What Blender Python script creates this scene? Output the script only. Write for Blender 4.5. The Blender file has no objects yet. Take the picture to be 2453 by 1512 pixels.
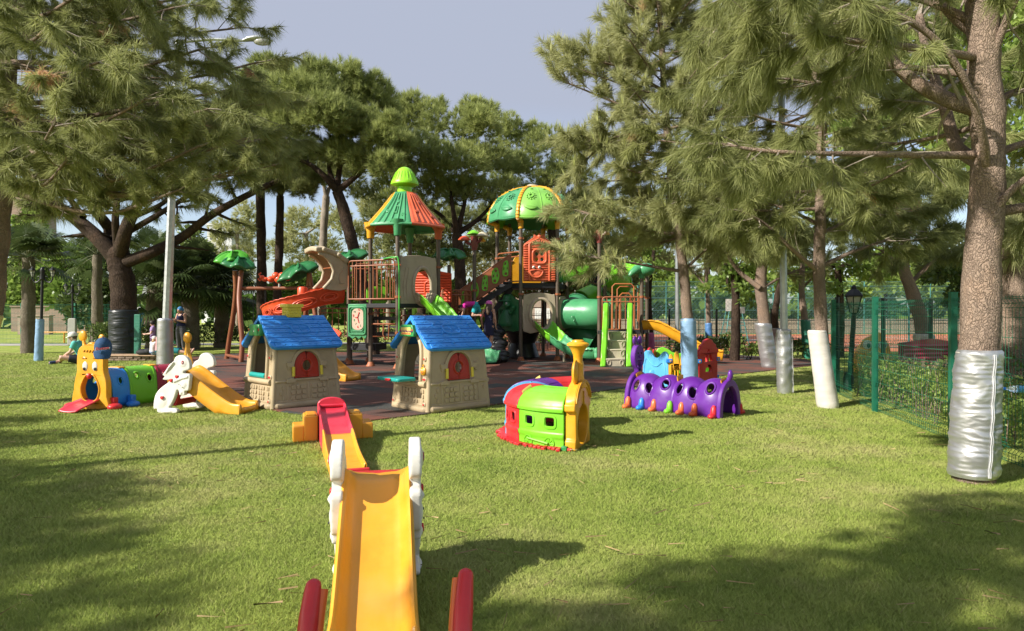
import bpy, bmesh, math, random
import numpy as np
from mathutils import Vector, Matrix, geometry, noise

# ---------------------------------------------------------------- camera, sky, sun, exposure
SC = bpy.context.scene
COL = SC.collection
R = math.radians
F, H = 1635.0, 1.5                      # focal length in photo pixels (2453 wide), eye height in metres
cam_d = bpy.data.cameras.new('camera'); cam = bpy.data.objects.new('camera', cam_d); COL.objects.link(cam)
cam_d.sensor_width = 36.0; cam_d.lens = 36.0 * F / 2453.0
cam_d.clip_start = 0.05; cam_d.clip_end = 2000
cam.location = (0, 0, H); cam.rotation_euler = (R(90 - 0.28), 0, 0)
SC.camera = cam

SUN_EL = R(35.0)
SUN_TRAVEL = Vector((0.86 * math.cos(SUN_EL), 0.51 * math.cos(SUN_EL), -math.sin(SUN_EL)))
wd = bpy.data.worlds.new('World'); SC.world = wd; wd.use_nodes = True
nt = wd.node_tree; nt.nodes.clear()
n_out = nt.nodes.new('ShaderNodeOutputWorld'); n_bg = nt.nodes.new('ShaderNodeBackground')
n_sky = nt.nodes.new('ShaderNodeTexSky'); n_sky.sky_type = 'NISHITA'; n_sky.sun_disc = False
n_sky.sun_elevation = SUN_EL; n_sky.sun_rotation = math.atan2(-0.86, -0.51)
n_sky.air_density = 1.0; n_sky.dust_density = 2.0; n_sky.ozone_density = 1.5
# pale grey-lavender cloud sheet over the blue, thinning towards the horizon
n_tc = nt.nodes.new('ShaderNodeTexCoord'); n_sep = nt.nodes.new('ShaderNodeSeparateXYZ')
n_no = nt.nodes.new('ShaderNodeTexNoise'); n_no.inputs['Scale'].default_value = 1.6; n_no.inputs['Detail'].default_value = 3
n_mr = nt.nodes.new('ShaderNodeMapRange'); n_mr.inputs['From Min'].default_value = 0.06; n_mr.inputs['From Max'].default_value = 0.30
n_mr.inputs['To Min'].default_value = 0.25; n_mr.inputs['To Max'].default_value = 0.97
n_ma = nt.nodes.new('ShaderNodeMath'); n_ma.operation = 'MULTIPLY_ADD'; n_ma.inputs[1].default_value = 0.5; n_ma.inputs[2].default_value = -0.25
n_ad = nt.nodes.new('ShaderNodeMath'); n_ad.operation = 'ADD'; n_ad.use_clamp = True
n_mx = nt.nodes.new('ShaderNodeMix'); n_mx.data_type = 'RGBA'
n_mx.inputs['B'].default_value = (1.76, 1.94, 2.44, 1)
nt.links.new(n_tc.outputs['Generated'], n_sep.inputs[0]); nt.links.new(n_tc.outputs['Generated'], n_no.inputs['Vector'])
nt.links.new(n_sep.outputs['Z'], n_mr.inputs['Value']); nt.links.new(n_no.outputs['Fac'], n_ma.inputs[0])
nt.links.new(n_mr.outputs[0], n_ad.inputs[0]); nt.links.new(n_ma.outputs[0], n_ad.inputs[1])
nt.links.new(n_ad.outputs[0], n_mx.inputs['Factor']); nt.links.new(n_sky.outputs[0], n_mx.inputs['A'])
nt.links.new(n_mx.outputs['Result'], n_bg.inputs['Color']); n_bg.inputs['Strength'].default_value = 0.14
nt.links.new(n_bg.outputs[0], n_out.inputs[0])

sun_d = bpy.data.lights.new('sun', 'SUN'); sun = bpy.data.objects.new('sun', sun_d); COL.objects.link(sun)
sun_d.energy = 4.4; sun_d.angle = R(0.6); sun_d.color = (1.0, 0.95, 0.86)
sun.location = (-20, -12, 20); sun.rotation_euler = SUN_TRAVEL.to_track_quat('-Z', 'Y').to_euler()
SC.view_settings.view_transform = 'Standard'; SC.view_settings.look = 'None'
SC.view_settings.exposure = 0.92; SC.view_settings.gamma = 1.0; SC.view_settings.use_curve_mapping = False
SC.cycles.max_bounces = 8; SC.cycles.diffuse_bounces = 3; SC.cycles.transparent_max_bounces = 8
SC.cycles.use_denoising = True

# ---------------------------------------------------------------- helpers
def W(u, v, d):
    """world point that the photo shows at pixel (u, v) if it stands d metres ahead"""
    return Vector(((u - 1226.5) / F * d, d, H - (v - 748.0) / F * d))
def G(u, v):
    d = F * H / (v - 748.0)
    return Vector(((u - 1226.5) / F * d, d, 0.0))
def ZV(v, d): return H - (v - 748.0) / F * d
def XU(u, d): return (u - 1226.5) / F * d

def lin(c):
    if isinstance(c, str):
        c = tuple(int(c[i:i + 2], 16) / 255 for i in (0, 2, 4))
        c = tuple(x / 12.92 if x <= .04045 else ((x + .055) / 1.055) ** 2.4 for x in c)
    return (c[0], c[1], c[2], 1.0)

class NT:
    """tiny node-tree writer"""
    def __init__(s, name):
        s.m = bpy.data.materials.new(name); s.m.use_nodes = True
        s.t = s.m.node_tree; s.b = s.t.nodes['Principled BSDF']; s.out = s.t.nodes['Material Output']
    def n(s, typ, **kw):
        o = s.t.nodes.new('ShaderNode' + typ)
        for k, v in kw.items():
            if k in o.inputs.keys(): 
                s.set(o.inputs[k], v)
            else: setattr(o, k, v)
        return o
    def set(s, sock, v):
        if hasattr(v, 'is_output') or isinstance(v, bpy.types.NodeSocket): s.t.links.new(v, sock)
        else: sock.default_value = v
    def coord(s, scale=(1, 1, 1), rot=(0, 0, 0), kind='Object'):
        tc = s.n('TexCoord'); mp = s.n('Mapping'); mp.inputs['Scale'].default_value = scale; mp.inputs['Rotation'].default_value = rot
        s.t.links.new(tc.outputs[kind], mp.inputs['Vector']); return mp.outputs[0]
    def noise(s, vec, scale, detail=3, rough=.55, dist=0.0):
        o = s.n('TexNoise'); s.set(o.inputs['Vector'], vec); o.inputs['Scale'].default_value = scale
        o.inputs['Detail'].default_value = detail; o.inputs['Roughness'].default_value = rough; o.inputs['Distortion'].default_value = dist
        return o.outputs['Fac']
    def ramp(s, fac, stops, interp='LINEAR'):
        o = s.n('ValToRGB'); o.color_ramp.interpolation = interp
        e = o.color_ramp.elements
        while len(e) < len(stops): e.new(0.5)
        for k, (p, c) in enumerate(stops):
            e[k].position = p; e[k].color = lin(c) if not isinstance(c, (int, float)) else (c, c, c, 1)
        s.set(o.inputs['Fac'], fac); return o.outputs['Color']
    def mix(s, fac, a, b, blend='MIX'):
        o = s.n('Mix', data_type='RGBA', blend_type=blend)
        s.set(o.inputs['Factor'], fac)
        for k, x in (('A', a), ('B', b)):
            s.set(o.inputs[k], lin(x) if isinstance(x, (tuple, str)) else x)
        return o.outputs['Result']
    def bump(s, h, strength, dist=0.01, prev=None):
        o = s.n('Bump'); o.inputs['Strength'].default_value = strength; o.inputs['Distance'].default_value = dist
        s.set(o.inputs['Height'], h)
        if prev is not None: s.set(o.inputs['Normal'], prev)
        s.set(s.b.inputs['Normal'], o.outputs[0]); return o.outputs[0]
    def base(s, c): s.set(s.b.inputs['Base Color'], lin(c) if isinstance(c, (tuple, str)) else c)
    def p(s, **kw):
        for k, v in kw.items(): s.set(s.b.inputs[k.replace('_', ' ')], v)
        return s

MATS = {}
def plastic(name, c, rough=0.34, worn=0.35, bump=0.04, trans=0.0):
    """rotomoulded polyethylene: soft gloss, faint orange-peel, slight sun fading and dust"""
    if name in MATS: return MATS[name]
    k = NT(name); v = k.coord()
    col = lin(c)[:3]
    pale = tuple(min(1, x * .82 + .10) for x in col); dark = tuple(x * .80 for x in col)
    f = k.noise(v, 2.3, 5, .62)
    cc = k.ramp(f, [(.30, dark), (.5, col), (.78, tuple(col[i] * (1 - worn) + pale[i] * worn for i in range(3)))])
    sc = k.noise(k.coord((3, 3, 40)), 6.0, 2, .5)
    cc = k.mix(k.ramp(sc, [(.62, 0.0), (.80, .34)]), cc, tuple(x * .7 + .05 for x in col))
    k.base(cc)
    k.set(k.b.inputs['Roughness'], k.ramp(k.noise(v, 9, 4), [(.3, rough - .06), (.8, rough + .18)]))
    k.bump(k.noise(v, 160, 2), bump, .004)
    k.p(Specular_IOR_Level=.45)
    if trans: k.p(Subsurface_Weight=trans, Subsurface_Scale=.02)
    MATS[name] = k.m; return k.m

def simple(name, c, rough=.6, metal=0.0, nscale=8.0, amt=.25, bump=.15, bscale=40.0, bdist=.004):
    if name in MATS: return MATS[name]
    k = NT(name); v = k.coord(); col = lin(c)[:3]
    k.base(k.ramp(k.noise(v, nscale, 5), [(.3, tuple(x * (1 - amt) for x in col)), (.72, tuple(min(1, x * (1 + amt)) for x in col))]))
    k.p(Roughness=rough, Metallic=metal); k.bump(k.noise(v, bscale, 4), bump, bdist)
    MATS[name] = k.m; return k.m

def fabric_wrap(name, c, metal=0.0, rough=.42, wr=.5):
    """vinyl or foil wrap pulled round a post: long cross wrinkles"""
    if name in MATS: return MATS[name]
    k = NT(name); col = lin(c)[:3]
    v = k.coord((1, 1, 1))
    k.base(k.ramp(k.noise(v, 3, 4), [(.3, tuple(x * .88 for x in col)), (.7, tuple(min(1, x * 1.08) for x in col))]))
    k.p(Metallic=metal)
    k.set(k.b.inputs['Roughness'], k.ramp(k.noise(v, 7, 3), [(.3, rough - .08), (.75, rough + .12)]))
    k.bump(k.noise(k.coord((1.6, 1.6, 8)), 1.5, 2, .45, .8), wr * .6, .04)
    MATS[name] = k.m; return k.m

class MB:
    """collects verts and faces of one mesh"""
    def __init__(s): s.v = []; s.f = []; s.mi = []; s.cur = 0
    def add(s, vs, fs):
        o = len(s.v); s.v.extend([tuple(p) for p in vs]); s.f.extend([tuple(i + o for i in f) for f in fs]); s.mi.extend([s.cur] * len(fs))
    def box(s, c, size, rz=0.0, M=None):
        x, y, z = (a / 2 for a in size)
        vs = [Vector((sx * x, sy * y, sz * z)) for sz in (-1, 1) for sy in (-1, 1) for sx in (-1, 1)]
        m = Matrix.Translation(c) @ (M.to_4x4() if M is not None else Matrix.Rotation(rz, 4, 'Z'))
        s.add([m @ p for p in vs], [(0, 2, 3, 1), (4, 5, 7, 6), (0, 1, 5, 4), (2, 6, 7, 3), (0, 4, 6, 2), (1, 3, 7, 5)])
    def bar(s, p, q, w, h, up=(0, 0, 1)):
        p = Vector(p); q = Vector(q); d = (q - p); L = d.length; d.normalize()
        u = Vector(up); x = d.cross(u)
        if x.length < 1e-4: x = d.cross(Vector((0, 1, 0)))
        x.normalize(); u = x.cross(d)
        M = Matrix((d, x, u)).transposed()
        s.box((p + q) / 2, (L, w, h), M=M)
    def tube(s, pts, r, n=10, caps=True, closed=False, flat=1.0, up=None):
        P = [Vector(p) for p in pts]; m = len(P)
        rr = [r] * m if isinstance(r, (int, float)) else list(r)
        ref = Vector(up) if up else None
        base = len(s.v); nx = None
        for i in range(m):
            a = P[(i - 1) % m] if closed else P[max(i - 1, 0)]; b = P[(i + 1) % m] if closed else P[min(i + 1, m - 1)]
            t = (b - a).normalized()
            if nx is None:
                nx = t.cross(ref if ref else (Vector((0, 0, 1)) if abs(t.z) < .9 else Vector((1, 0, 0)))).normalized()
            else:
                nx = (nx - t * nx.dot(t)).normalized()
            ny = t.cross(nx)
            for k in range(n):
                an = 2 * math.pi * k / n
                s.v.append(tuple(P[i] + nx * (math.cos(an) * rr[i]) + ny * (math.sin(an) * rr[i] * flat)))
        for i in range(m if closed else m - 1):
            j = (i + 1) % m
            for k in range(n):
                l = (k + 1) % n
                s.f.append((base + i * n + k, base + i * n + l, base + j * n + l, base + j * n + k)); s.mi.append(s.cur)
        if caps and not closed:
            s.f.append(tuple(base + k for k in range(n))[::-1]); s.mi.append(s.cur)
            s.f.append(tuple(base + (m - 1) * n + k for k in range(n))); s.mi.append(s.cur)
    def lathe(s, prof, c=(0, 0, 0), n=24, M=None, sx=1.0, sy=1.0):
        base = len(s.v); c = Vector(c)
        for r, z in prof:
            for k in range(n):
                a = 2 * math.pi * k / n
                p = Vector((math.cos(a) * r * sx, math.sin(a) * r * sy, z))
                if M is not None: p = M @ p
                s.v.append(tuple(p + c))
        for i in range(len(prof) - 1):
            for k in range(n):
                l = (k + 1) % n
                s.f.append((base + i * n + k, base + i * n + l, base + (i + 1) * n + l, base + (i + 1) * n + k)); s.mi.append(s.cur)
        if prof[0][0] > 1e-6: s.f.append(tuple(base + k for k in range(n))[::-1]); s.mi.append(s.cur)
        if prof[-1][0] > 1e-6: s.f.append(tuple(base + (len(prof) - 1) * n + k for k in range(n))); s.mi.append(s.cur)
    def ell(s, c, rad, n=16, m=10, M=None):
        if isinstance(rad, (int, float)): rad = (rad,) * 3
        prof = [(max(math.sin(math.pi * i / m), 0.0), -math.cos(math.pi * i / m)) for i in range(m + 1)]
        mm = Matrix.Diagonal(rad)
        if M is not None: mm = M.to_3x3() @ mm
        s.lathe(prof, c, n, mm)
    def prism(s, outline, t, fn, holes=(), t0=None, tri=False):
        """flat outline with holes, given thickness, mapped by fn(x, y, w)"""
        loops = [list(outline)] + [list(h) for h in holes]
        flat = [p for l in loops for p in l]
        tris = geometry.tessellate_polygon([[Vector((p[0], p[1], 0)) for p in l] for l in loops]) if (holes or tri) else []
        w0, w1 = (-t / 2, t / 2) if t0 is None else (t0, t0 + t)
        N = len(flat); base = len(s.v)
        for w in (w0, w1):
            for p in flat: s.v.append(tuple(fn(p[0], p[1], w)))
        fs = []
        for a, b, c in tris:
            A, B, Cc = flat[a], flat[b], flat[c]
            if (B[0] - A[0]) * (Cc[1] - A[1]) - (B[1] - A[1]) * (Cc[0] - A[0]) < 0: b, c = c, b
            fs.append((base + N + a, base + N + b, base + N + c)); fs.append((base + c, base + b, base + a))
        if not tris:
            ar = sum(flat[i][0] * flat[(i + 1) % N][1] - flat[(i + 1) % N][0] * flat[i][1] for i in range(N))
            top = [base + N + i for i in range(N)]; bot = [base + i for i in range(N)]
            fs += [tuple(top), tuple(bot[::-1])] if ar > 0 else [tuple(top[::-1]), tuple(bot)]
        o = 0
        for l in loops:
            n = len(l)
            area = sum(l[i][0] * l[(i + 1) % n][1] - l[(i + 1) % n][0] * l[i][1] for i in range(n))
            for i in range(n):
                j = (i + 1) % n
                q = (base + o + i, base + o + j, base + N + o + j, base + N + o + i)
                if (area < 0) == (l is loops[0]): q = q[::-1]
                fs.append(q)
            o += n
        s.f.extend(fs); s.mi.extend([s.cur] * len(fs))
    def grid(s, fn, ns, nt, holes=(), closed_t=False):
        """surface fn(s,t), s,t in 0..1, holes = (s0,t0,rs,rt,power)"""
        base = len(s.v); NT_ = nt if closed_t else nt + 1
        S = [[i / ns, j / nt] for i in range(ns + 1) for j in range(NT_)]
        def fh(p, h): return abs((p[0] - h[0]) / h[2]) ** h[4] + abs((p[1] - h[1]) / h[3]) ** h[4]
        keep = []; cut = set(); used = set()
        for i in range(ns):
            for j in range(nt):
                q = (i * NT_ + j, (i + 1) * NT_ + j, (i + 1) * NT_ + (j + 1) % NT_, i * NT_ + (j + 1) % NT_)
                ce = ((i + .5) / ns, (j + .5) / nt)
                hit = [h for h in holes if fh(ce, h) < 1]
                if hit:
                    for a in q: cut.add((a, holes.index(hit[0])))
                else: keep.append(q); used.update(q)
        for a, hi in cut:
            if a in used:
                h = holes[hi]; p = S[a]; f = max(fh(p, h), 1e-6) ** (1.0 / h[4])
                p[0] = h[0] + (p[0] - h[0]) / f; p[1] = h[1] + (p[1] - h[1]) / f
        for p in S: s.v.append(tuple(fn(p[0], p[1])))
        s.f.extend([tuple(base + a for a in q) for q in keep]); s.mi.extend([s.cur] * len(keep))
    def ring(s, fn, h, r, n=28, k=6, off=0.0):
        pts = []
        for i in range(n):
            a = 2 * math.pi * i / n; c, d = math.cos(a), math.sin(a); e = 2.0 / h[4]
            p = (h[0] + h[2] * math.copysign(abs(c) ** e, c), h[1] + h[3] * math.copysign(abs(d) ** e, d))
            q = fn(*p); q1 = fn(p[0] + 1e-3, p[1]); q2 = fn(p[0], p[1] + 1e-3)
            nn = (Vector(q1) - Vector(q)).cross(Vector(q2) - Vector(q))
            if nn.length > 1e-12: nn.normalize()
            pts.append(Vector(q) + nn * off)
        s.tube(pts, r, k, closed=True)
    def build(s, name, mat, parent=None, smooth=40, bevel=0.0, bseg=2, sub=0, solid=0.0, off=-1.0):
        me = bpy.data.meshes.new(name); me.from_pydata(s.v, [], s.f)
        mats = mat if isinstance(mat, (list, tuple)) else [mat]
        for m in mats: me.materials.append(m)
        if len(mats) > 1: me.polygons.foreach_set('material_index', s.mi)
        if smooth:
            me.polygons.foreach_set('use_smooth', [True] * len(s.f)); me.set_sharp_from_angle(angle=R(smooth))
        me.update()
        o = bpy.data.objects.new(name, me); COL.objects.link(o)
        if parent is not None: o.parent = parent
        if solid:
            md = o.modifiers.new('thick', 'SOLIDIFY'); md.thickness = solid; md.offset = off
        if bevel:
            md = o.modifiers.new('bev', 'BEVEL'); md.width = bevel; md.segments = bseg; md.limit_method = 'ANGLE'; md.angle_limit = R(38); md.use_clamp_overlap = False
        if sub:
            md = o.modifiers.new('sub', 'SUBSURF'); md.levels = sub; md.render_levels = sub
        return o

def mesh_np(name, V, T, mat, tint=None, parent=None):
    """triangle mesh straight from arrays"""
    V = np.ascontiguousarray(V, dtype=np.float32); T = np.ascontiguousarray(T, dtype=np.int32); k = T.shape[1]
    me = bpy.data.meshes.new(name)
    me.vertices.add(len(V)); me.vertices.foreach_set('co', V.ravel())
    me.loops.add(T.size); me.loops.foreach_set('vertex_index', T.ravel())
    me.polygons.add(len(T)); me.polygons.foreach_set('loop_start', np.arange(0, T.size, k, dtype=np.int32))
    me.materials.append(mat)
    if tint is not None:
        a = me.attributes.new('tint', 'FLOAT', 'FACE'); a.data.foreach_set('value', np.ascontiguousarray(tint, dtype=np.float32))
    me.update(calc_edges=True)
    o = bpy.data.objects.new(name, me); COL.objects.link(o)
    if parent is not None: o.parent = parent
    return o

def thing(name, label, cat, loc=(0, 0, 0), rz=0.0, group=None):
    o = bpy.data.objects.new(name, None); COL.objects.link(o); o.empty_display_size = .2
    o.location = loc; o.rotation_euler = (0, 0, rz); o['label'] = label; o['category'] = cat
    if group: o['group'] = group
    return o
def tag(o, label, cat, group=None):
    o['label'] = label; o['category'] = cat
    if group: o['group'] = group
    return o
def kind(o, k): o['kind'] = k; return o
def copy_tree(o, parent=None):
    c = o.copy(); COL.objects.link(c)
    if parent is not None: c.parent = parent
    for ch in o.children: copy_tree(ch, c)
    return c

def arc2(cx, cy, rx, ry, a0, a1, n):
    return [(cx + rx * math.cos(R(a0 + (a1 - a0) * i / n)), cy + ry * math.sin(R(a0 + (a1 - a0) * i / n))) for i in range(n + 1)]
def ell2(cx, cy, rx, ry, n=24): return arc2(cx, cy, rx, ry, 0, 360 - 360 / n, n - 1)
def rrect(cx, cy, w, h, r, n=5):
    o = []
    for sx, sy, a in ((1, 1, 0), (-1, 1, 90), (-1, -1, 180), (1, -1, 270)):
        o += arc2(cx + sx * (w / 2 - r), cy + sy * (h / 2 - r), r, r, a, a + 90, n)
    return o
def catmull(pts, n=6, closed=False):
    P = [Vector(p) if len(p) == 3 else Vector((p[0], p[1], 0)) for p in pts]; m = len(P); out = []
    rng = range(m) if closed else range(m - 1)
    for i in rng:
        if closed: a, b, c, d = P[(i - 1) % m], P[i], P[(i + 1) % m], P[(i + 2) % m]
        else: a, b, c, d = P[max(i - 1, 0)], P[i], P[i + 1], P[min(i + 2, m - 1)]
        for k in range(n):
            t = k / n
            out.append(.5 * ((2 * b) + (c - a) * t + (2 * a - 5 * b + 4 * c - d) * t * t + (3 * b - a - 3 * c + d) * t ** 3))
    if not closed: out.append(P[-1])
    return out
def c2(pts, n=5): return [(p.x, p.y) for p in catmull(pts, n, True)]
def text_part(name, txt, size, M, mat, parent, depth=.004, shear=0.0):
    cu = bpy.data.curves.new(name, 'FONT'); cu.body = txt; cu.size = size; cu.extrude = depth / 2
    cu.align_x = 'CENTER'; cu.align_y = 'CENTER'; cu.shear = shear
    t = bpy.data.objects.new(name, cu); COL.objects.link(t)
    dg = bpy.context.evaluated_depsgraph_get()
    me = bpy.data.meshes.new_from_object(t.evaluated_get(dg)); me.name = name
    bpy.data.objects.remove(t); bpy.data.curves.remove(cu)
    me.transform(M); me.materials.clear(); me.materials.append(mat)
    o = bpy.data.objects.new(name, me); COL.objects.link(o); o.parent = parent
    return o
def fused(b, name, mat, parent, vox=.010, it=4):
    o = b.build(name, mat, None, smooth=0); md = o.modifiers.new('r', 'REMESH'); md.mode = 'VOXEL'; md.voxel_size = vox; md.use_smooth_shade = True
    sm = o.modifiers.new('s', 'SMOOTH'); sm.iterations = it; sm.factor = .5
    dg = bpy.context.evaluated_depsgraph_get(); me = bpy.data.meshes.new_from_object(o.evaluated_get(dg)); me.name = name; old = o.data
    n = bpy.data.objects.new(name, me); bpy.data.objects.remove(o); bpy.data.meshes.remove(old); COL.objects.link(n); n.name = name; n.parent = parent; return n
def frame_M(o, x, y, z): 
    M = Matrix((Vector(x).normalized(), Vector(y).normalized(), Vector(z).normalized())).transposed().to_4x4(); M.translation = o
    return M
# ---------------------------------------------------------------- ground, paving, court
def lawn_material(name, blades):
    k = NT(name); v = k.coord()
    big = k.noise(v, .42, 6, .7); mid = k.noise(v, 1.3, 4, .6)
    c = k.ramp(mid, [(.30, (.195, .265, .046)), (.50, (.305, .370, .074)), (.70, (.42, .445, .12))])
    c = k.mix(k.ramp(big, [(.50, 0.0), (.68, .85)]), c, (.55, .465, .22))           # dry, straw-coloured patches
    if blades:
        at = k.n('Attribute', attribute_name='tint')
        c = k.mix(.45, c, k.ramp(at.outputs['Fac'], [(0, (.17, .26, .040)), (.5, (.315, .395, .075)), (.9, (.45, .50, .15)), (1, (.55, .48, .23))]))
        k.p(Roughness=.6, Specular_IOR_Level=.2)
        ge = k.n('NewGeometry'); sc = k.n('VectorMath', operation='SCALE'); k.set(sc.inputs[0], ge.outputs['Normal']); sc.inputs['Scale'].default_value = .45      # blades share the sward's upward lean
        ad = k.n('VectorMath', operation='ADD'); k.set(ad.inputs[0], sc.outputs[0]); ad.inputs[1].default_value = (0, 0, .8); nm = k.n('VectorMath', operation='NORMALIZE'); k.set(nm.inputs[0], ad.outputs[0]); k.set(k.b.inputs['Normal'], nm.outputs[0])
        tr = k.n('BsdfTranslucent'); k.set(tr.inputs['Color'], c)
        mx = k.n('MixShader'); mx.inputs[0].default_value = .22
        k.t.links.new(k.b.outputs[0], mx.inputs[1]); k.t.links.new(tr.outputs[0], mx.inputs[2]); k.t.links.new(mx.outputs[0], k.out.inputs[0])
    else:
        fine = k.noise(v, 38, 4, .7)
        c = k.mix(k.ramp(fine, [(.35, .3), (.65, 0.0)]), c, (.13, .19, .035))
        k.p(Roughness=.9, Specular_IOR_Level=.1); k.bump(k.noise(v, 55, 4, .7), .9, .03)
    k.base(c); return k.m
M_lawn = lawn_material('lawn_ground', False); M_blade = lawn_material('grass_blades', True)
b = MB(); n = 40
ringr = [0, 6, 14, 30, 70, 180, 500]
b.v.append((0, 8, 0))
for r in ringr[1:]:
    for k in range(n): b.v.append((r * math.cos(2 * math.pi * k / n), 8 + r * math.sin(2 * math.pi * k / n), 0))
for k in range(n): b.f.append((0, 1 + k, 1 + (k + 1) % n)); b.mi.append(0)
for i in range(len(ringr) - 2):
    for k in range(n):
        l = (k + 1) % n; a = 1 + i * n; c = a + n; b.f.append((a + k, c + k, c + l, a + l)); b.mi.append(0)
kind(b.build('ground', M_lawn, smooth=0), 'structure')

RUBBER = [(-2.08, 9.25), (-3.46, 10.2), (-5.2, 11.9), (-8.3, 17.3), (-10.8, 22.6), (-10.0, 24.6), (-4, 26.0), (2, 26.0), (7.5, 24.2), (9.3, 21.6), (8.6, 19.2),
          (6.0, 16.9), (4.6, 15.7), (2.3, 13.5), (1.42, 12.57), (-.1, 11.15), (-1.3, 9.93)]
k = NT('rubber_tiles'); v = k.coord((1, 1, 1), (0, 0, R(38)))
br = k.n('TexBrick'); k.set(br.inputs['Vector'], v); br.inputs['Scale'].default_value = 1.0
br.inputs['Brick Width'].default_value = 1.0; br.inputs['Row Height'].default_value = .5; br.inputs['Mortar Size'].default_value = .006
br.inputs['Color1'].default_value = lin((.19, .058, .036)); br.inputs['Color2'].default_value = lin((.050, .054, .050)); br.inputs['Mortar'].default_value = lin((.02, .02, .02))
br.inputs['Bias'].default_value = .1
wear = k.noise(v, 3.0, 6, .7)
c = k.mix(k.ramp(wear, [(.54, 0.0), (.72, .6)]), br.outputs['Color'], (.055, .060, .062))
c = k.mix(k.ramp(k.noise(k.coord((9, 2.5, 1), (0, 0, R(20))), 3.0, 5, .75), [(.56, 0.0), (.70, .8)]), c, (.18, .070, .042))
k.base(k.mix(k.ramp(k.noise(v, 45, 3), [(.60, 0.0), (.8, .35)]), c, (.20, .17, .13))); k.p(Roughness=.82, Specular_IOR_Level=.3)
k.bump(k.noise(v, 120, 3), .5, .006)
b = MB(); b.prism(RUBBER, .016, lambda x, y, w: (x, y, w), t0=.004)
kind(b.build('rubber_paving', k.m, smooth=0), 'structure')

k = NT('clay'); v = k.coord()
k.base(k.ramp(k.noise(v, .5, 6, .6), [(.3, (.40, .115, .050)), (.7, (.50, .165, .075))])); k.p(Roughness=.95); k.bump(k.noise(v, 30, 3), .3, .01)
b = MB(); b.prism([(-2.0, 26.1), (60, 25.6), (60, 46), (-2.0, 46)], .004, lambda x, y, w: (x, y, w), t0=.004)
kind(b.build('clay_court', k.m, smooth=0), 'structure')
b = MB()
for y in (30.0, 41.0): b.box((22, y, .011), (23.0, .08, .004))
for x in (10.5, 16, 22, 28, 33.5): b.box((x, 35.5, .016), (.08, 11.0, .004))
kind(b.build('court_markings', simple('chalk_white', (.62, .58, .52), .9), smooth=0), 'structure')
M_path = simple('pale_paving', (.36, .33, .30), .85, 0, 3, .2, .3, 30)
b = MB(); b.prism([(-60, 28.0), (-14, 31.0), (0, 33.2), (14, 36), (14, 37.6), (0, 34.8), (-14, 32.8), (-60, 30.4)], .006, lambda x, y, w: (x, y, w), t0=.004)
kind(b.build('garden_path', M_path, smooth=0), 'structure')

# mown grass blades, thinning with distance
rg = np.random.default_rng(7)
def inside(px, py, poly):
    r = np.zeros(len(px), bool); n = len(poly)
    for i in range(n):
        x1, y1 = poly[i]; x2, y2 = poly[(i + 1) % n]
        c = ((y1 > py) != (y2 > py)); r ^= c & (px < (x2 - x1) * (py - y1) / (y2 - y1 + 1e-12) + x1)
    return r
N = 1000000
d = 1.9 * (25.0 / 1.9) ** (rg.random(N) ** .92)
x = (rg.random(N) * 2 - 1) * .93 * d
ok = ~inside(x, d, RUBBER)
x = x[ok]; d = d[ok]; N = len(x)
clump = np.sin(x * 5.1 + 1.7 * np.sin(d * 3.3)) * np.sin(d * 4.3 + 1.3 * np.sin(x * 2.9))
hh = (.013 + .018 * rg.random(N)) * (1 + .16 * clump) * (1 + .25 * np.clip((6 - d) / 4, 0, 1))
wdt = np.clip(.00055 * d, .0011, .011) * (.7 + .6 * rg.random(N))
an = rg.random(N) * 2 * np.pi; le = (.35 + 1.1 * rg.random(N)) * hh; la = rg.random(N) * 2 * np.pi
V = np.zeros((N, 3, 3), np.float32)
V[:, 0, 0] = x - np.cos(an) * wdt; V[:, 0, 1] = d - np.sin(an) * wdt
V[:, 1, 0] = x + np.cos(an) * wdt; V[:, 1, 1] = d + np.sin(an) * wdt
V[:, 2, 0] = x + np.cos(la) * le; V[:, 2, 1] = d + np.sin(la) * le; V[:, 2, 2] = hh
tint = np.clip(rg.normal(.45, .22, N) + .12 * clump, 0, .93); tint[rg.random(N) < .05] = 1.0
kind(mesh_np('grass', V.reshape(-1, 3), np.arange(N * 3).reshape(-1, 3), M_blade, tint), 'stuff')
# fallen brown pine needles lying on the grass
N = 1500
d = 2.0 * (13.0 / 2.0) ** rg.random(N); x = (rg.random(N) * 2 - 1) * .85 * d
cl = np.sin(x * 1.3 + 2) * np.sin(d * 1.7 + .5) + .5 * np.sin(x * 3.7 - d * 2.1)
ok = (~inside(x, d, RUBBER)) & (cl > rg.normal(.15, .35, N)); x = x[ok]; d = d[ok]; N = len(x)
an = rg.normal(.3, 1.6, N); L = .03 + .05 * rg.random(N); w = np.clip(.00014 * d, .0004, .0016)
V = np.zeros((N, 4, 3), np.float32); cx, sx = np.cos(an), np.sin(an)
for q, (a, e) in enumerate(((-1, -1), (1, -1), (1, 1), (-1, 1))):
    V[:, q, 0] = x + cx * L * a - sx * w * e; V[:, q, 1] = d + sx * L * a + cx * w * e; V[:, q, 2] = .034 + .012 * a * rg.random(N)
kind(mesh_np('pine_needle_litter', V.reshape(-1, 3), np.arange(N * 4).reshape(-1, 4), simple('dead_needles', (.33, .23, .11), .8)), 'stuff')
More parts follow.
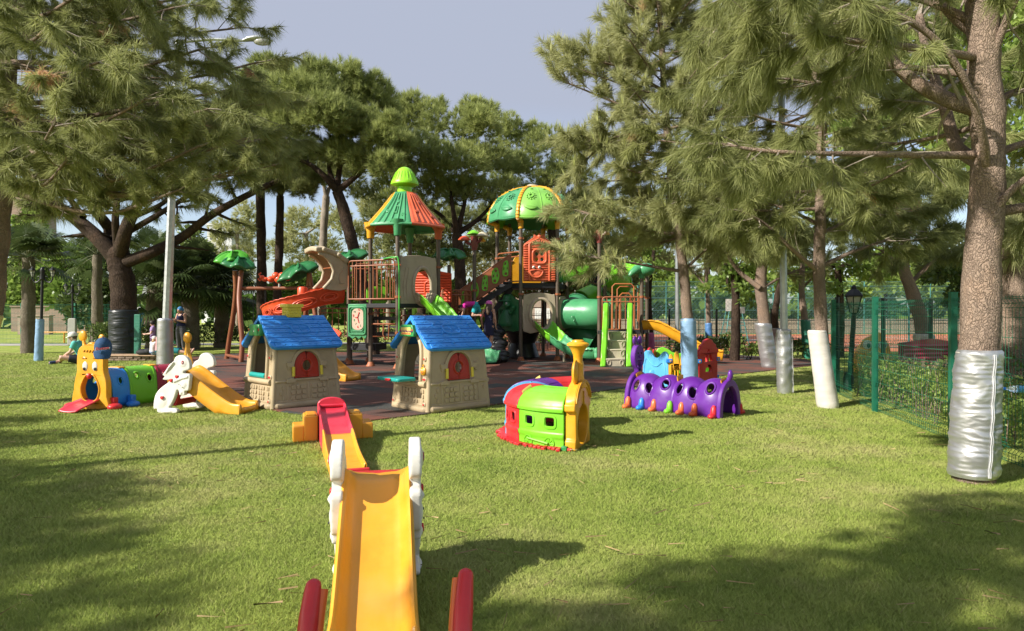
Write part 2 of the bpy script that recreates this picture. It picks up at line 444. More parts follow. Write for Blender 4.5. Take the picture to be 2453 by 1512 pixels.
# ---------------------------------------------------------------- trees
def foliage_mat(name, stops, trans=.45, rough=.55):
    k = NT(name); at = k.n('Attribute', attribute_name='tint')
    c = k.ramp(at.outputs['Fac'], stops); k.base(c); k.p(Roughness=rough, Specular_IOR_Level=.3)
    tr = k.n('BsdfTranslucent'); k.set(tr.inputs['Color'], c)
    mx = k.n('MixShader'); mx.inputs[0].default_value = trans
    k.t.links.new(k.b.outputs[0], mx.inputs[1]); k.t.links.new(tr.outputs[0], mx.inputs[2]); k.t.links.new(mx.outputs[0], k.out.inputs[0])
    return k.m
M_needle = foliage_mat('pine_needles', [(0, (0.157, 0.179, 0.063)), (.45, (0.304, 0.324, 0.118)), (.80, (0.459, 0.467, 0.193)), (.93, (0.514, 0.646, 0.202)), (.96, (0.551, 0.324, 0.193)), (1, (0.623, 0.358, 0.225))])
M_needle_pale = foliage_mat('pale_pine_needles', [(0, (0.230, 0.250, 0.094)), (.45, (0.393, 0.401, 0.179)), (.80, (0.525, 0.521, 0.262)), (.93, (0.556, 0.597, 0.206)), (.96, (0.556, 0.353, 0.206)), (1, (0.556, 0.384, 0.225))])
M_needle_far = foliage_mat('far_pine_needles', [(0, (0.140, 0.176, 0.052)), (.5, (0.279, 0.320, 0.103)), (.85, (0.442, 0.480, 0.168)), (1, (0.556, 0.597, 0.225))])  # needle greens of the farther pines, varied by tuft tint
M_leaf = foliage_mat('broad_leaves', [(0, (0.078, 0.143, 0.026)), (.5, (0.195, 0.286, 0.058)), (1, (0.377, 0.481, 0.117))], .5, .4)
M_leaf_dark = foliage_mat('dark_leaves', [(0, (0.039, 0.065, 0.019)), (.5, (0.085, 0.130, 0.034)), (1, (0.182, 0.234, 0.065))], .3, .4)
M_palm = foliage_mat('palm_fronds', [(0, (.03, .055, .015)), (.5, (.075, .11, .035)), (1, (.17, .20, .09))], .3, .4)

def bark_mat(name, c0, c1, c2, sc=36.0, st=.75):
    k = NT(name); v = k.coord((1, 1, .62))
    vo = k.n('TexVoronoi', feature='DISTANCE_TO_EDGE'); wv = k.n('VectorMath', operation='ADD')
    nn = k.n('TexNoise'); nn.inputs['Scale'].default_value = 9; k.set(nn.inputs['Vector'], v)
    sc_ = k.n('VectorMath', operation='SCALE'); k.set(sc_.inputs[0], nn.outputs['Color']); sc_.inputs['Scale'].default_value = .30
    k.set(wv.inputs[0], v); k.set(wv.inputs[1], sc_.outputs[0]); k.set(vo.inputs['Vector'], wv.outputs[0]); vo.inputs['Scale'].default_value = sc
    e = k.ramp(vo.outputs['Distance'], [(0, .35), (.07, .85), (.25, 1.0)])
    big = k.ramp(k.noise(v, 2.2, 4, .65), [(.32, c0), (.52, c1), (.70, c2)])
    k.base(k.mix(e, tuple(x * .62 for x in lin(c0)[:3]), big))
    k.p(Roughness=.9, Specular_IOR_Level=.15)
    b1 = k.bump(e, st, .03); k.bump(k.noise(v, 35, 5, .7), .5, .012, b1); return k.m
M_bark = bark_mat('pine_bark', (.19, .135, .10), (.29, .215, .165), (.37, .25, .175))
M_bark_dark = bark_mat('dark_pine_bark', (.034, .022, .016), (.056, .038, .027), (.08, .048, .032), 9)  # bark tone lowered to carry the shadow on the umbrella pine
M_bark_grey = bark_mat('grey_branch_bark', (.22, .18, .14), (.32, .27, .22), (.40, .34, .28), 40, .35)
M_bark_palm = bark_mat('palm_bark', (.12, .095, .07), (.20, .17, .13), (.26, .22, .17), 20)

def unit(a): return a / np.maximum(np.linalg.norm(a, axis=-1, keepdims=True), 1e-9)
def needles(P, D, k, L, w, rng, a0=10, a1=55, droop=.3, back=.0, tint=None, tvar=.12):
    """k thin needles at each twig point P along direction D"""
    P = np.asarray(P, np.float32); D = unit(np.asarray(D, np.float32)); N = len(P)
    a = np.radians(a0 + (a1 - a0) * rng.random((N, k, 1))).astype(np.float32)
    r = unit(rng.normal(size=(N, k, 3)).astype(np.float32))
    r = unit(r - D[:, None] * (r * D[:, None]).sum(-1, keepdims=True))
    dr = D[:, None] * np.cos(a) + r * np.sin(a)
    ln = L * (.65 + .5 * rng.random((N, k, 1)))
    base = P[:, None] - D[:, None] * (back * rng.random((N, k, 1)))
    tip = base + dr * ln; tip[..., 2] -= (droop * ln[..., 0] * (.5 + rng.random((N, k))))
    wv = unit(np.cross(dr, rng.normal(size=(N, k, 3)))) * w
    V = np.stack([base - wv, base + wv, tip], 2).reshape(-1, 3)
    if tint is None: tint = np.full(N, .45)
    t = np.clip(np.asarray(tint)[:, None] + rng.normal(0, tvar, (N, k)), 0, 1).ravel()
    return V, t
def leaves(P, D, size, rng, tint=None, tvar=.15, fold=.5, aspect=.6):
    P = np.asarray(P, np.float32); N = len(P); D = unit(np.asarray(D, np.float32) + rng.normal(0, .6, (N, 3)))
    s = size * (.6 + .8 * rng.random((N, 1))); sd = unit(np.cross(D, rng.normal(size=(N, 3)))) * s * aspect * .5
    V = np.stack([P, P + D * s * .5 + sd, P + D * s, P + D * s * .5 - sd], 1).reshape(-1, 3)
    if tint is None: tint = np.full(N, .45)
    return V, np.clip(np.asarray(tint) + rng.normal(0, tvar, N), 0, 1)

class Tree:
    def __init__(s, seed): s.wood = MB(); s.fine = MB(); s.P = []; s.D = []; s.T = []; s.rng = random.Random(seed); s.np = np.random.default_rng(seed)
    def trunk(s, pts, r0, r1, n=14, rough=.035):
        p = catmull(pts, 10); m = len(p); rough = min(rough, r0 * .13)
        base = len(s.wood.v)
        s.wood.tube(p, [r0 + (r1 - r0) * i / (m - 1) for i in range(m)], n)
        for i in range(base, len(s.wood.v)):
            q = Vector(s.wood.v[i]); s.wood.v[i] = tuple(q + noise.noise_vector(q * 3.0) * rough + noise.noise_vector(q * 9.0) * rough * .5)
        return p
    def limb(s, pts, r0, r1, nsub=10, slen=.9, start=.3, droop=.15, tuft=4, spread=(30, 75), ext=True, up=.0, twig=.16, tint=.45, n=7):
        rg = s.rng; p = catmull(pts, 7); m = len(p)
        if r0 > 0: s.wood.tube(p, [r0 + (r1 - r0) * (i / (m - 1)) ** .7 for i in range(m)], n, caps=False)
        L = sum((p[i + 1] - p[i]).length for i in range(m - 1))
        for q in range(nsub):
            t = start + (1 - start) * (q + rg.random() * .8) / nsub
            i = min(int(t * (m - 1)), m - 2); o = p[i].lerp(p[i + 1], t * (m - 1) - i); tg = (p[i + 1] - p[i]).normalized()
            side = tg.cross(Vector((0, 0, 1))); side = side.normalized() if side.length > .1 else Vector((rg.uniform(-1, 1), rg.uniform(-1, 1), 0)).normalized()
            a = R(rg.uniform(*spread)); sg = 1 if q % 2 else -1
            roll = rg.uniform(-.9, .9)
            dr = tg * math.cos(a) + (side * sg * math.cos(roll) + Vector((0, 0, 1)) * (math.sin(roll) + up)) * math.sin(a); dr.normalize()
            l = slen * (1 - .35 * t) * rg.uniform(.55, 1.2)
            s.sub(o, dr, l, max(r1 * .7, .007), droop, tuft, up, twig, tint)
        for q in range(nsub // 3 if tuft else 0):
            t = .12 + .75 * rg.random(); i = min(int(t * (m - 1)), m - 2); o = p[i]; tg = (p[i + 1] - p[i]).normalized(); dr = (tg + Vector((rg.gauss(0, .7), rg.gauss(0, .7), rg.gauss(-.1, .5)))).normalized(); s.sub(o, dr, slen * rg.uniform(.5, 1.0), max(r1 * .8, .008), droop * .3, 0, up, twig, tint)
        if ext: s.sub(p[-1], (p[-1] - p[-2]).normalized(), slen * .6, r1 * .8, droop, tuft, up, twig, tint)
        return p
    def sub(s, o, dr, l, r, droop, tuft, up, twig, tint):
        rg = s.rng; k = 5; q = [Vector(o)]; dd = Vector(dr)
        for i in range(k):
            dd = (dd + Vector((rg.uniform(-.22, .22), rg.uniform(-.22, .22), rg.uniform(-.16, .16) - droop * (.5 if i < 3 else -.3) + up * .12))).normalized()
            q.append(q[-1] + dd * (l / k))
        s.fine.tube(q, [r * (1 - .75 * i / k) for i in range(k + 1)], 4, caps=False)
        cl = rg.gauss(0, .10)
        for j in range(tuft):
            t = .25 + .75 * (j + 1) / tuft; i = min(int(t * k), k - 1); a = q[i].lerp(q[i + 1], min(t * k - i, 1.0)); tg = (q[i + 1] - q[i]).normalized()
            nt_ = 2
            for _ in range(nt_):
                d2 = (tg + Vector((rg.gauss(0, .55), rg.gauss(0, .55), rg.gauss(0, .4) - droop * .6 + up * .7))).normalized(); e = a + d2 * twig * rg.uniform(.5, 1.6)
                s.fine.tube([a, a.lerp(e, .5) + Vector((0, 0, .01)), e], [r * .30, r * .25, r * .15], 3, caps=False)
                s.P.append(e); s.D.append(d2); s.T.append(tint + cl + rg.gauss(0, .05))
                s.P.append(a.lerp(e, .45)); s.D.append(d2); s.T.append(tint + cl + rg.gauss(0, .05))
        if tuft: s.P.append(q[-1]); s.D.append(dd); s.T.append(tint + .12 + cl)
    def lobe(s, c, rad, n, clumps=9, upb=.5, tint=.45):
        g = s.np; c = np.array(c); rad = np.array(rad)
        cc = unit(g.normal(size=(clumps, 3))); cc[:, 2] = np.abs(cc[:, 2]) * .9 - .25
        ct = g.normal(0, .10, clumps); idx = g.integers(0, clumps, n)
        d = unit(g.normal(size=(n, 3))); rr = .5 * (.45 + .55 * g.random((n, 1)) ** .5)
        p = cc[idx] * .62 + d * rr
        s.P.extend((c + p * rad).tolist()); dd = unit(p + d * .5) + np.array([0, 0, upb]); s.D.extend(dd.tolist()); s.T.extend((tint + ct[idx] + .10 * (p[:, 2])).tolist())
    def finish(s, name, label, cat, mat, bark, k=22, L=.16, w=.004, a0=8, a1=60, droop=.35, back=.08, group=None, finebark=None, brown=.0, leaf=None, base=None, crownname='crown', candles=0):
        o = thing(name, label, cat, base or (0, 0, 0), 0, group); off = Vector(base or (0, 0, 0))
        if s.wood.v:
            s.wood.v = [tuple(Vector(p) - off) for p in s.wood.v]; s.wood.build('trunk', bark, o, smooth=60)
        if s.fine.v:
            s.fine.v = [tuple(Vector(p) - off) for p in s.fine.v]; s.fine.build('branches', finebark or bark, o, smooth=80)
        P = np.array(s.P, np.float32) - np.array(off, np.float32); D = np.array(s.D, np.float32); T = np.array(s.T, np.float32)
        T = np.clip(T, .02, .88)
        if brown: 
            br = (np.sin(P[:, 0] * 2.3 + 1) * np.sin(P[:, 1] * 2.1) * np.sin(P[:, 2] * 2.7 + 2)) > 1 - brown; T[br] = .985
        if leaf: V, t = leaves(P, D, leaf, s.np, T)
        else:
            V, t = needles(P, D, k, L, w, s.np, a0, a1, droop, back, T, .07)
            if candles:
                top = s.np.random(len(P)) < candles
                Vc, tc = needles(P[top], np.tile(np.array([[0, 0, 1.0]]), (top.sum(), 1)) + .25 * D[top], 9, L * 1.2, w * 1.1, s.np, 2, 16, 0, 0, np.full(top.sum(), .88), .03)
                V = np.concatenate([V, Vc]); t = np.concatenate([t, tc])
        q = 4 if leaf else 3
        mesh_np(crownname, V, np.arange(len(V)).reshape(-1, q), mat, t, o)
        return o

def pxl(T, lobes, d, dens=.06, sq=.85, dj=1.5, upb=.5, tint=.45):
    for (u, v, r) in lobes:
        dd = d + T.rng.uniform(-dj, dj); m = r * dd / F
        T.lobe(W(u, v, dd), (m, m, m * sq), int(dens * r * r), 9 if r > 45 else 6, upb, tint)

# --- foreground pine on the left, trunk at the picture's edge
t = Tree(11); d = 11.0
t.trunk([(XU(-70, d) - .25, d, -.05), W(-30, 760, d), W(-12, 620, d), W(6, 450, d), W(16, 300, d), W(20, 120, d), W(22, -60, d), W(30, -300, d)], .20, .11)
for v0, ue, ve, de, r in [(455, 560, 410, 10.2, .06), (450, 430, 455, 9.2, .05), (440, 660, 395, 12.0, .055), (400, 600, 330, 10.6, .05), (405, 480, 350, 9.0, .05), (330, 655, 330, 12.2, .055), (330, 500, 262, 9.6, .055),
                          (250, 640, 250, 12.6, .05), (245, 560, 215, 10.4, .055), (240, 350, 240, 8.6, .045), (160, 620, 150, 12.4, .05), (150, 480, 120, 10, .05), (150, 240, 150, 8.2, .045),
                          (90, 560, 70, 11.8, .045), (60, 420, 20, 10.2, .045), (10, 540, -20, 12.2, .045), (10, 300, -40, 9, .04), (-60, 400, -110, 11, .04), (-60, 200, -90, 9.0, .04), (-140, 300, -200, 11, .04),
                          (400, 160, 385, 8.6, .04), (300, 130, 300, 8.0, .04), (90, 120, 60, 8.4, .04), (360, 250, 300, 14.0, .045), (200, 300, 180, 14.5, .045), (60, 280, 20, 14, .045)]:
    a = W(14, v0, d); e = W(ue, ve, de); sag = (e - a).length * .07
    lo = v0 > 395
    t.limb([a, a.lerp(e, .33) - Vector((0, 0, sag * t.rng.uniform(-.3, 1.2))), a.lerp(e, .66) - Vector((0, 0, sag * t.rng.uniform(.2, 1.3))), e], r, .016, 15, .62 if lo else 1.15, .14, .0 if lo else .16, 5, up=.4 if lo else 0, tint=.42)
for v0, az, l in [(430, 200, 3.0), (330, 165, 3.2), (250, 230, 3.0), (160, 190, 3.0), (60, 150, 2.8), (0, 210, 2.6), (-100, 180, 2.2), (-200, 100, 2), (-200, 260, 2), (300, 280, 2.2), (100, 285, 2.2)]:
    a = W(14, v0, d); e = a + Vector((math.cos(R(az)) * l, math.sin(R(az)) * l, .5))
    t.limb([a, a.lerp(e, .5) - Vector((0, 0, .12)), e], .05, .016, 11, 1.0, .2, .16, 4, tint=.42)
t.finish('pine_tree', 'nearest drooping pine with its trunk cut by the picture edge beside the lantern lamp', 'pine tree', M_needle, M_bark, 30, .19, .0048, 8, 66, .38, .12, finebark=M_bark_grey, brown=.12, base=(XU(-70, d) - .25, d, 0), group='tall pines round the playground')

# --- heavy dark umbrella pine, many limbs, black padded trunk
t = Tree(12); d = 22.9
t.trunk([(XU(298, d), d, -.05), W(297, 800, d), W(296, 700, d), W(288, 650, d), W(284, 615, d)], .44, .34, 18, .06); t.wood.ell(W(284, 612, d), (.37, .37, .34), 18, 12)
big = [([(288, 630), (232, 568), (160, 508), (95, 476), (20, 458)], .31, .13), ([(292, 632), (370, 602), (440, 566), (500, 520), (570, 480), (650, 440)], .22, .09),
       ([(284, 612), (262, 548), (225, 500), (205, 455), (190, 400)], .24, .10), ([(286, 615), (304, 545), (330, 490), (345, 440), (360, 380)], .27, .10),
       ([(300, 560), (370, 520), (450, 470), (520, 420)], .12, .06), ([(284, 605), (277, 530), (280, 470), (260, 400)], .15, .07), ([(320, 520), (400, 480), (420, 420)], .10, .05), ([(200, 520), (150, 450), (120, 390)], .12, .06)]
for px, r0, r1 in big:
    t.limb([W(u, v, d + (t.rng.uniform(-.8, .8) if i else 0)) for i, (u, v) in enumerate(px)], r0, r1, 6, 1.5, .45, .12, 4, tint=.22, n=10)
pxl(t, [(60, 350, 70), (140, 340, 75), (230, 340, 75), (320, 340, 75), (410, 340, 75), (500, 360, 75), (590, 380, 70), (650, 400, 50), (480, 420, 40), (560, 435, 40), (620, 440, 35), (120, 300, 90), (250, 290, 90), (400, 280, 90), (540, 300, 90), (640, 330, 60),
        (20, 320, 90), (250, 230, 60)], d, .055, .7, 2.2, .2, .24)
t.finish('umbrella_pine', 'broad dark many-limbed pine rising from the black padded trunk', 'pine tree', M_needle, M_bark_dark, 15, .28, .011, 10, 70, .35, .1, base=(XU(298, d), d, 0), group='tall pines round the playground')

# --- rounded sunlit pines behind the play towers
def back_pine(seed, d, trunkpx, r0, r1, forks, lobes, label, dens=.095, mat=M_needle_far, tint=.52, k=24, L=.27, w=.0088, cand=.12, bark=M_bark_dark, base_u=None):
    t = Tree(seed); b0 = Vector((XU(base_u if base_u is not None else trunkpx[0][0], d), d, -.05))
    p = t.trunk([b0] + [W(u, v, d) for u, v in trunkpx], r0, r1, 12, .04)
    top = p[-1]
    for f in forks:
        t.limb([top] + [W(u, v, d + t.rng.uniform(-.6, .6)) for u, v in f], r1 * .75, .05, 4, 1.0, .5, .1, 3, tint=.3)
    pxl(t, lobes, d, dens, .9, 1.6, .8, tint)
    return t.finish('pine_tree', label, 'pine tree', mat, bark, k, L, w, 8, 58, .08, .1, base=(b0.x, b0.y, 0), candles=cand, group='tall pines round the playground')
back_pine(21, 24.0, [(868, 690), (848, 600), (828, 520), (808, 458)], .24, .19, [[(770, 415), (735, 390), (700, 380)], [(815, 400), (835, 340)], [(850, 425), (880, 395), (905, 360)], [(790, 410), (790, 350)]],
          [(720, 215, 75), (800, 200, 75), (880, 235, 70), (690, 300, 75), (775, 290, 90), (860, 310, 85), (925, 260, 40), (915, 330, 45), (720, 370, 55), (880, 385, 55), (800, 370, 60), (660, 220, 50), (840, 180, 40), (760, 170, 40), (700, 430, 45), (930, 400, 50), (950, 350, 45), (640, 300, 60), (830, 250, 70), (740, 250, 70), (900, 200, 35), (935, 290, 30)], 'forked pine whose bare trunk leans behind the brown railing', base_u=895)
back_pine(22, 27.5, [(1104, 700), (1100, 620), (1094, 560)], .25, .2, [[(1060, 520), (1020, 490)], [(1110, 500), (1120, 450)], [(1140, 530), (1180, 490)], [(1085, 500), (1075, 440)]],
          [(1000, 290, 70), (1070, 310, 75), (1150, 305, 65), (995, 370, 80), (1090, 390, 85), (1180, 380, 55), (1130, 255, 35), (985, 245, 40), (1165, 265, 40), (1030, 455, 70), (1120, 465, 65), (950, 430, 60), (1190, 450, 50), (1040, 260, 40), (950, 330, 50), (940, 480, 40)], 'dark trunked round pine between the green cone roof and the dome roof')
back_pine(23, 31.0, [(1330, 680), (1325, 560), (1318, 520)], .25, .2, [[(1280, 470)], [(1350, 460)], [(1320, 430)]],
          [(1240, 335, 60), (1300, 350, 65), (1358, 395, 48), (1250, 410, 75), (1330, 440, 65), (1210, 305, 45), (1392, 430, 40), (1285, 310, 30), (1330, 490, 55), (1400, 490, 60), (1240, 480, 60), (1210, 400, 60), (1380, 540, 60), (1300, 540, 50), (1200, 520, 50)], 'rounded sunlit pine behind and above the green dome roof')
back_pine(28, 34.0, [(1010, 700), (1014, 640), (1008, 600)], .22, .2, [[(980, 560)], [(1060, 560)]],
          [(930, 520, 60), (990, 500, 60), (1050, 530, 65), (1110, 540, 65), (1170, 530, 60), (1230, 560, 60), (960, 580, 50), (1030, 600, 55), (1100, 610, 55), (1180, 610, 55), (920, 470, 50), (1240, 500, 60), (940, 400, 55), (930, 330, 50)], 'dark dense pine filling the gap behind both tower roofs', .09, M_needle, .2, 14, .32, .014, 0)
back_pine(29, 36.0, [(1420, 700), (1424, 620), (1418, 560)], .22, .2, [[(1380, 500)], [(1460, 500)]],
          [(1290, 590, 55), (1350, 600, 60), (1420, 580, 65), (1480, 590, 60), (1540, 580, 60), (1450, 510, 60), (1380, 500, 60), (1520, 500, 55), (1600, 560, 60), (1660, 580, 50), (1330, 650, 50), (1420, 650, 50), (1500, 650, 45)], 'dense pine behind the tube slide and the dragon beam', .09, M_needle_far, .4, 14, .34, .015, 0)
back_pine(24, 27.0, [(627, 700), (626, 560), (624, 450)], .20, .17, [[(600, 380)], [(650, 370)], [(640, 320)]],
          [(640, 165, 45), (600, 210, 60), (690, 180, 45), (650, 260, 70), (590, 300, 60), (690, 330, 60), (640, 370, 60), (690, 420, 45), (600, 400, 50), (560, 260, 50), (640, 440, 40)], 'straight brown trunked pine behind the swing frame', tint=.4)
back_pine(25, 25.5, [(664, 720), (669, 600), (672, 470)], .17, .14, [[(690, 420)], [(660, 400)]],
          [(700, 440, 45), (730, 460, 40), (650, 445, 40), (720, 400, 50), (670, 410, 50), (760, 440, 30)], 'thin dark trunked pine behind the red swing bird', mat=M_needle, tint=.18, cand=0)
back_pine(26, 32.0, [(772, 700), (775, 560), (782, 470)], .20, .17, [[(800, 420)], [(770, 420)]], [(790, 400, 60), (740, 420, 50), (830, 420, 50), (850, 460, 40)], 'grey trunked pine behind the tan slide hood', mat=M_needle, tint=.3, cand=0, bark=M_bark_grey)
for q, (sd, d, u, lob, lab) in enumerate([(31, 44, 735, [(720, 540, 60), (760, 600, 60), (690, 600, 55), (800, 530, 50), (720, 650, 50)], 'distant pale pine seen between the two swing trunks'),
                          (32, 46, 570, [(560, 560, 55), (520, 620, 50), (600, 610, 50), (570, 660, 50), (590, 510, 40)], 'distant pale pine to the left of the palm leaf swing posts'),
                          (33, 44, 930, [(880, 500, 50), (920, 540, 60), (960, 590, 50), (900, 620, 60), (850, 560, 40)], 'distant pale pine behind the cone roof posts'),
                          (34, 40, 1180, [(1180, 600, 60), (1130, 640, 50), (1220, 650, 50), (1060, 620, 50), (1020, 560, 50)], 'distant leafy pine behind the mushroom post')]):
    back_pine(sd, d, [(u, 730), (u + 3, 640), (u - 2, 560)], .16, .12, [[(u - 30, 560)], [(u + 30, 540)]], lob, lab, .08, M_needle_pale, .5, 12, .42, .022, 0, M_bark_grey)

# --- pale young pine with the blue padded trunk
t = Tree(41); d = 12.5
tp = [(XU(1654, d), d, -.05), W(1648, 790, d), W(1640, 680, d), W(1624, 540, d), W(1606, 400, d), W(1594, 270, d), W(1585, 130, d), W(1578, 0, d), W(1574, -110, d)]
p = t.trunk(tp, .112, .035)
ga = 0.0
for i in range(60):
    f = .36 + .62 * i / 59; q = p[int(f * (len(p) - 1))]; ga += 137.5 + t.rng.uniform(-25, 25); az = R(ga)
    hz = q.z; l = max(.5, min(1.8 if hz > 4 else 1.45, (8.6 - hz) * .55)) * t.rng.uniform(.75, 1.1); rise = (-.05 + .13 * max(0, hz - 3.6)) * l
    e = q + Vector((math.cos(az) * l, math.sin(az) * l, rise))
    upp = max(0, (hz - 4.6) * .22)
    t.limb([q, q.lerp(e, .4) - Vector((0, 0, .05)), e], .030 if hz < 5 else .022, .009, 8, .56, .22, .12 if hz < 4.8 else -.08, 3, up=upp, twig=.13, tint=.5)
for px in [[(1632, 650), (1570, 640), (1500, 628), (1430, 618), (1375, 606)], [(1625, 560), (1560, 555), (1480, 535), (1410, 512), (1370, 500)], [(1620, 540), (1700, 500), (1760, 480)], [(1637, 650), (1690, 600), (1740, 560)], [(1600, 380), (1500, 350), (1400, 330)], [(1595, 300), (1480, 250), (1360, 200)], [(1590, 220), (1480, 160), (1360, 140)], [(1590, 330), (1470, 330), (1390, 400)]]:
    t.limb([W(u, v, d + (t.rng.uniform(-.5, .3) if i else 0)) for i, (u, v) in enumerate(px)], .036, .012, 12, .75, .5 if px[0][1] > 500 else .3, .14 if px[0][1] > 350 else -.1, 4, up=0 if px[0][1] > 320 else .6, tint=.5)
t.finish('pine_tree', 'slender pale green pine growing out of the light blue padding', 'pine tree', M_needle_pale, M_bark, 32, .20, .0052, 6, 56, .22, .12, finebark=M_bark_grey, brown=.10, base=(XU(1654, d), d, 0), group='tall pines round the playground', candles=.10)

# --- pine with the white padded leaning trunk
t = Tree(42); d = 10.9
p = t.trunk([(XU(1986, d), d, -.05), W(1981, 940, d), W(1968, 790, d), W(1962, 640, d), W(1966, 500, d), W(1966, 360, d), W(1955, 200, d), W(1945, 40, d), W(1940, -160, d)], .110, .06)
for px, r, dd in [([(1960, 650), (1900, 600), (1830, 535), (1770, 505)], .045, -.4), ([(1964, 640), (2040, 605), (2110, 580), (2190, 555)], .045, .2), ([(1966, 560), (2060, 520), (2160, 500)], .035, .8), ([(1966, 540), (1880, 500), (1800, 480)], .035, .8)]:
    t.limb([W(u, v, d + dd * i * .5) for i, (u, v) in enumerate(px)], r, .014, 9, .9, .45, .2, 4, tint=.36)
ga = 20.0
for i in range(32):
    f = .50 + .49 * i / 31; q = p[int(f * (len(p) - 1))]; ga += 137.5 + t.rng.uniform(-25, 25); az = R(ga)
    l = min(2.4, max(.8, (9.5 - q.z) * .5)) * t.rng.uniform(.75, 1.1); e = q + Vector((math.cos(az) * l, math.sin(az) * l, .1 * l))
    t.limb([q, q.lerp(e, .45) - Vector((0, 0, .08)), e], .034, .011, 9, .85, .2, .18, 4, tint=.38)
t.finish('pine_tree', 'drooping pine growing out of the leaning white padding', 'pine tree', M_needle, M_bark, 34, .20, .0050, 8, 62, .42, .12, finebark=M_bark_grey, brown=.14, base=(XU(1990, d), d, 0), group='tall pines round the playground')

# --- large pine at the right with the wrinkled silver padding
t = Tree(43); d = 6.07
p = t.trunk([(XU(2334, d), d, -.05), W(2338, 1050, d), W(2345, 850, d), W(2355, 600, d), W(2366, 420, d), W(2362, 250, d), W(2350, 60, d), W(2345, -200, d), W(2340, -500, d)], .168, .11, 18, .02)
L9 = [([(2340, 372, 0), (2240, 372, -.1), (2100, 370, -.2), (1960, 368, -.3), (1830, 362, -.3), (1725, 345, -.2)], .042, .012, 14, .55, .55),
      ([(2350, 262, 0), (2270, 240, .1), (2180, 190, .2), (2110, 120, .3), (2065, 60, .4), (2000, 10, .5)], .085, .03, 12, .6, .5),
      ([(2364, 420, -.02), (2347, 300, -.32), (2290, 160, -.5), (2190, 60, -.6), (2030, 0, -.7), (1880, -30, -.7)], .042, .018, 13, .7, .5),
      ([(2345, 390, .15), (2290, 350, .4), (2262, 260, .6), (2225, 150, .9), (2200, 40, 1.1)], .07, .04, 8, .8, .5),
      ([(2330, 180, .1), (2230, 170, .4), (2120, 160, .6), (1990, 200, .8), (1880, 190, .9)], .04, .014, 12, .8, .4),
      ([(2340, 140, 0), (2220, 120, -.3), (2050, 100, -.5), (1900, 90, -.4), (1790, 110, -.2)], .04, .014, 14, .7, .4),
      ([(2345, 60, 0), (2200, 0, .3), (2000, -30, .5), (1800, 20, .6), (1740, 50, .6)], .04, .014, 15, .75, .35),
      ([(2345, 0, 0), (2200, -60, -.3), (2000, -90, -.4), (1850, -60, -.4)], .04, .014, 12, .75, .35),
      ([(2370, 375, .1), (2450, 345, .2), (2540, 330, .2)], .05, .02, 5, .5, .5), ([(2375, 510, 0), (2440, 500, -.1), (2520, 490, -.2)], .06, .03, 5, .5, .5), ([(2385, 500, -.1), (2430, 450, -.2), (2520, 380, -.3)], .045, .02, 5, .5, .5),
      ([(2365, 260, 0), (2420, 225, .1), (2520, 190, .1)], .05, .02, 6, .6, .4), ([(2356, 205, .0), (2400, 70, -.15), (2460, -60, -.3)], .05, .02, 7, .7, .4), ([(2340, 90, .1), (2260, 20, .2), (2230, -80, .3)], .05, .02, 7, .7, .4),
      ([(2352, 300, .2), (2240, 330, .8), (2120, 350, 1.2), (2010, 380, 1.4)], .03, .012, 10, .65, .4), ([(2340, -40, 0), (2100, -140, .2), (1900, -150, .3)], .04, .014, 10, .8, .3), ([(2340, -100, 0), (2480, -180, .2)], .04, .014, 8, .8, .3)]
for px, r0, r1, ns, sl, st in L9:
    t.limb([W(u, v, d + dd) for u, v, dd in px], r0, r1, ns, sl, st, .2, 4, tint=.40, twig=.12, n=9)
t.finish('pine_tree', 'large rough-barked pine standing in the wrinkled silver padding', 'pine tree', M_needle, M_bark, 34, .17, .0030, 6, 54, .5, .10, finebark=M_bark_grey, brown=.1, base=(XU(2334, d), d, 0), group='tall pines round the playground')

# --- pines further right behind the paving
def right_pine(seed, d, trunk, r0, limbs, lobes, label, mat=M_needle, tint=.3, bark=M_bark, dens=.06, k=16, L=.24, w=.008, nm='pine_tree', cat='pine tree', leaf=None, grp='tall pines round the playground'):
    t = Tree(seed); b0 = Vector((XU(trunk[0][0], d), d, -.05))
    p = t.trunk([b0] + [W(u, v, d) for u, v in trunk[1:]], r0, r0 * .6, 12, .03)
    for px, r in limbs: t.limb([W(u, v, d + t.rng.uniform(-.3, .3)) for u, v in px], r, r * .4, 6, .9, .5, .15, 0 if leaf else 4, tint=tint)
    pxl(t, lobes, d, dens, .8, 1.3, .0, tint)
    return t.finish(nm, label, cat, mat, bark, k, L, w, 8, 65, .3, .1, base=(b0.x, b0.y, 0), group=grp, leaf=leaf)
right_pine(51, 18.3, [(1845, 885), (1832, 775), (1822, 690), (1826, 620), (1830, 540), (1840, 420)], .18, [([(1820, 690), (1770, 650), (1730, 600), (1680, 580)], .08), ([(1824, 640), (1770, 570), (1720, 545)], .06), ([(1828, 620), (1870, 560), (1900, 500)], .07), ([(1826, 690), (1880, 660), (1930, 640)], .05)],
           [(1760, 560, 60), (1820, 540, 70), (1890, 560, 60), (1720, 600, 40), (1790, 610, 40), (1880, 610, 40), (1930, 580, 45), (1840, 470, 70), (1760, 480, 60), (1900, 470, 60), (1740, 400, 70), (1850, 380, 70)], 'forked orange-barked pine growing out of the shiny silver padding by the clay court', tint=.34)
right_pine(52, 22.0, [(1934, 860), (1928, 770), (1920, 690), (1925, 600)], .125, [([(1922, 690), (1960, 650), (1990, 600)], .05)], [(1920, 560, 60), (1980, 570, 50), (1860, 590, 40), (2040, 560, 50), (2100, 570, 40)], 'dark pine growing out of the green padding behind the white padded one', tint=.2)
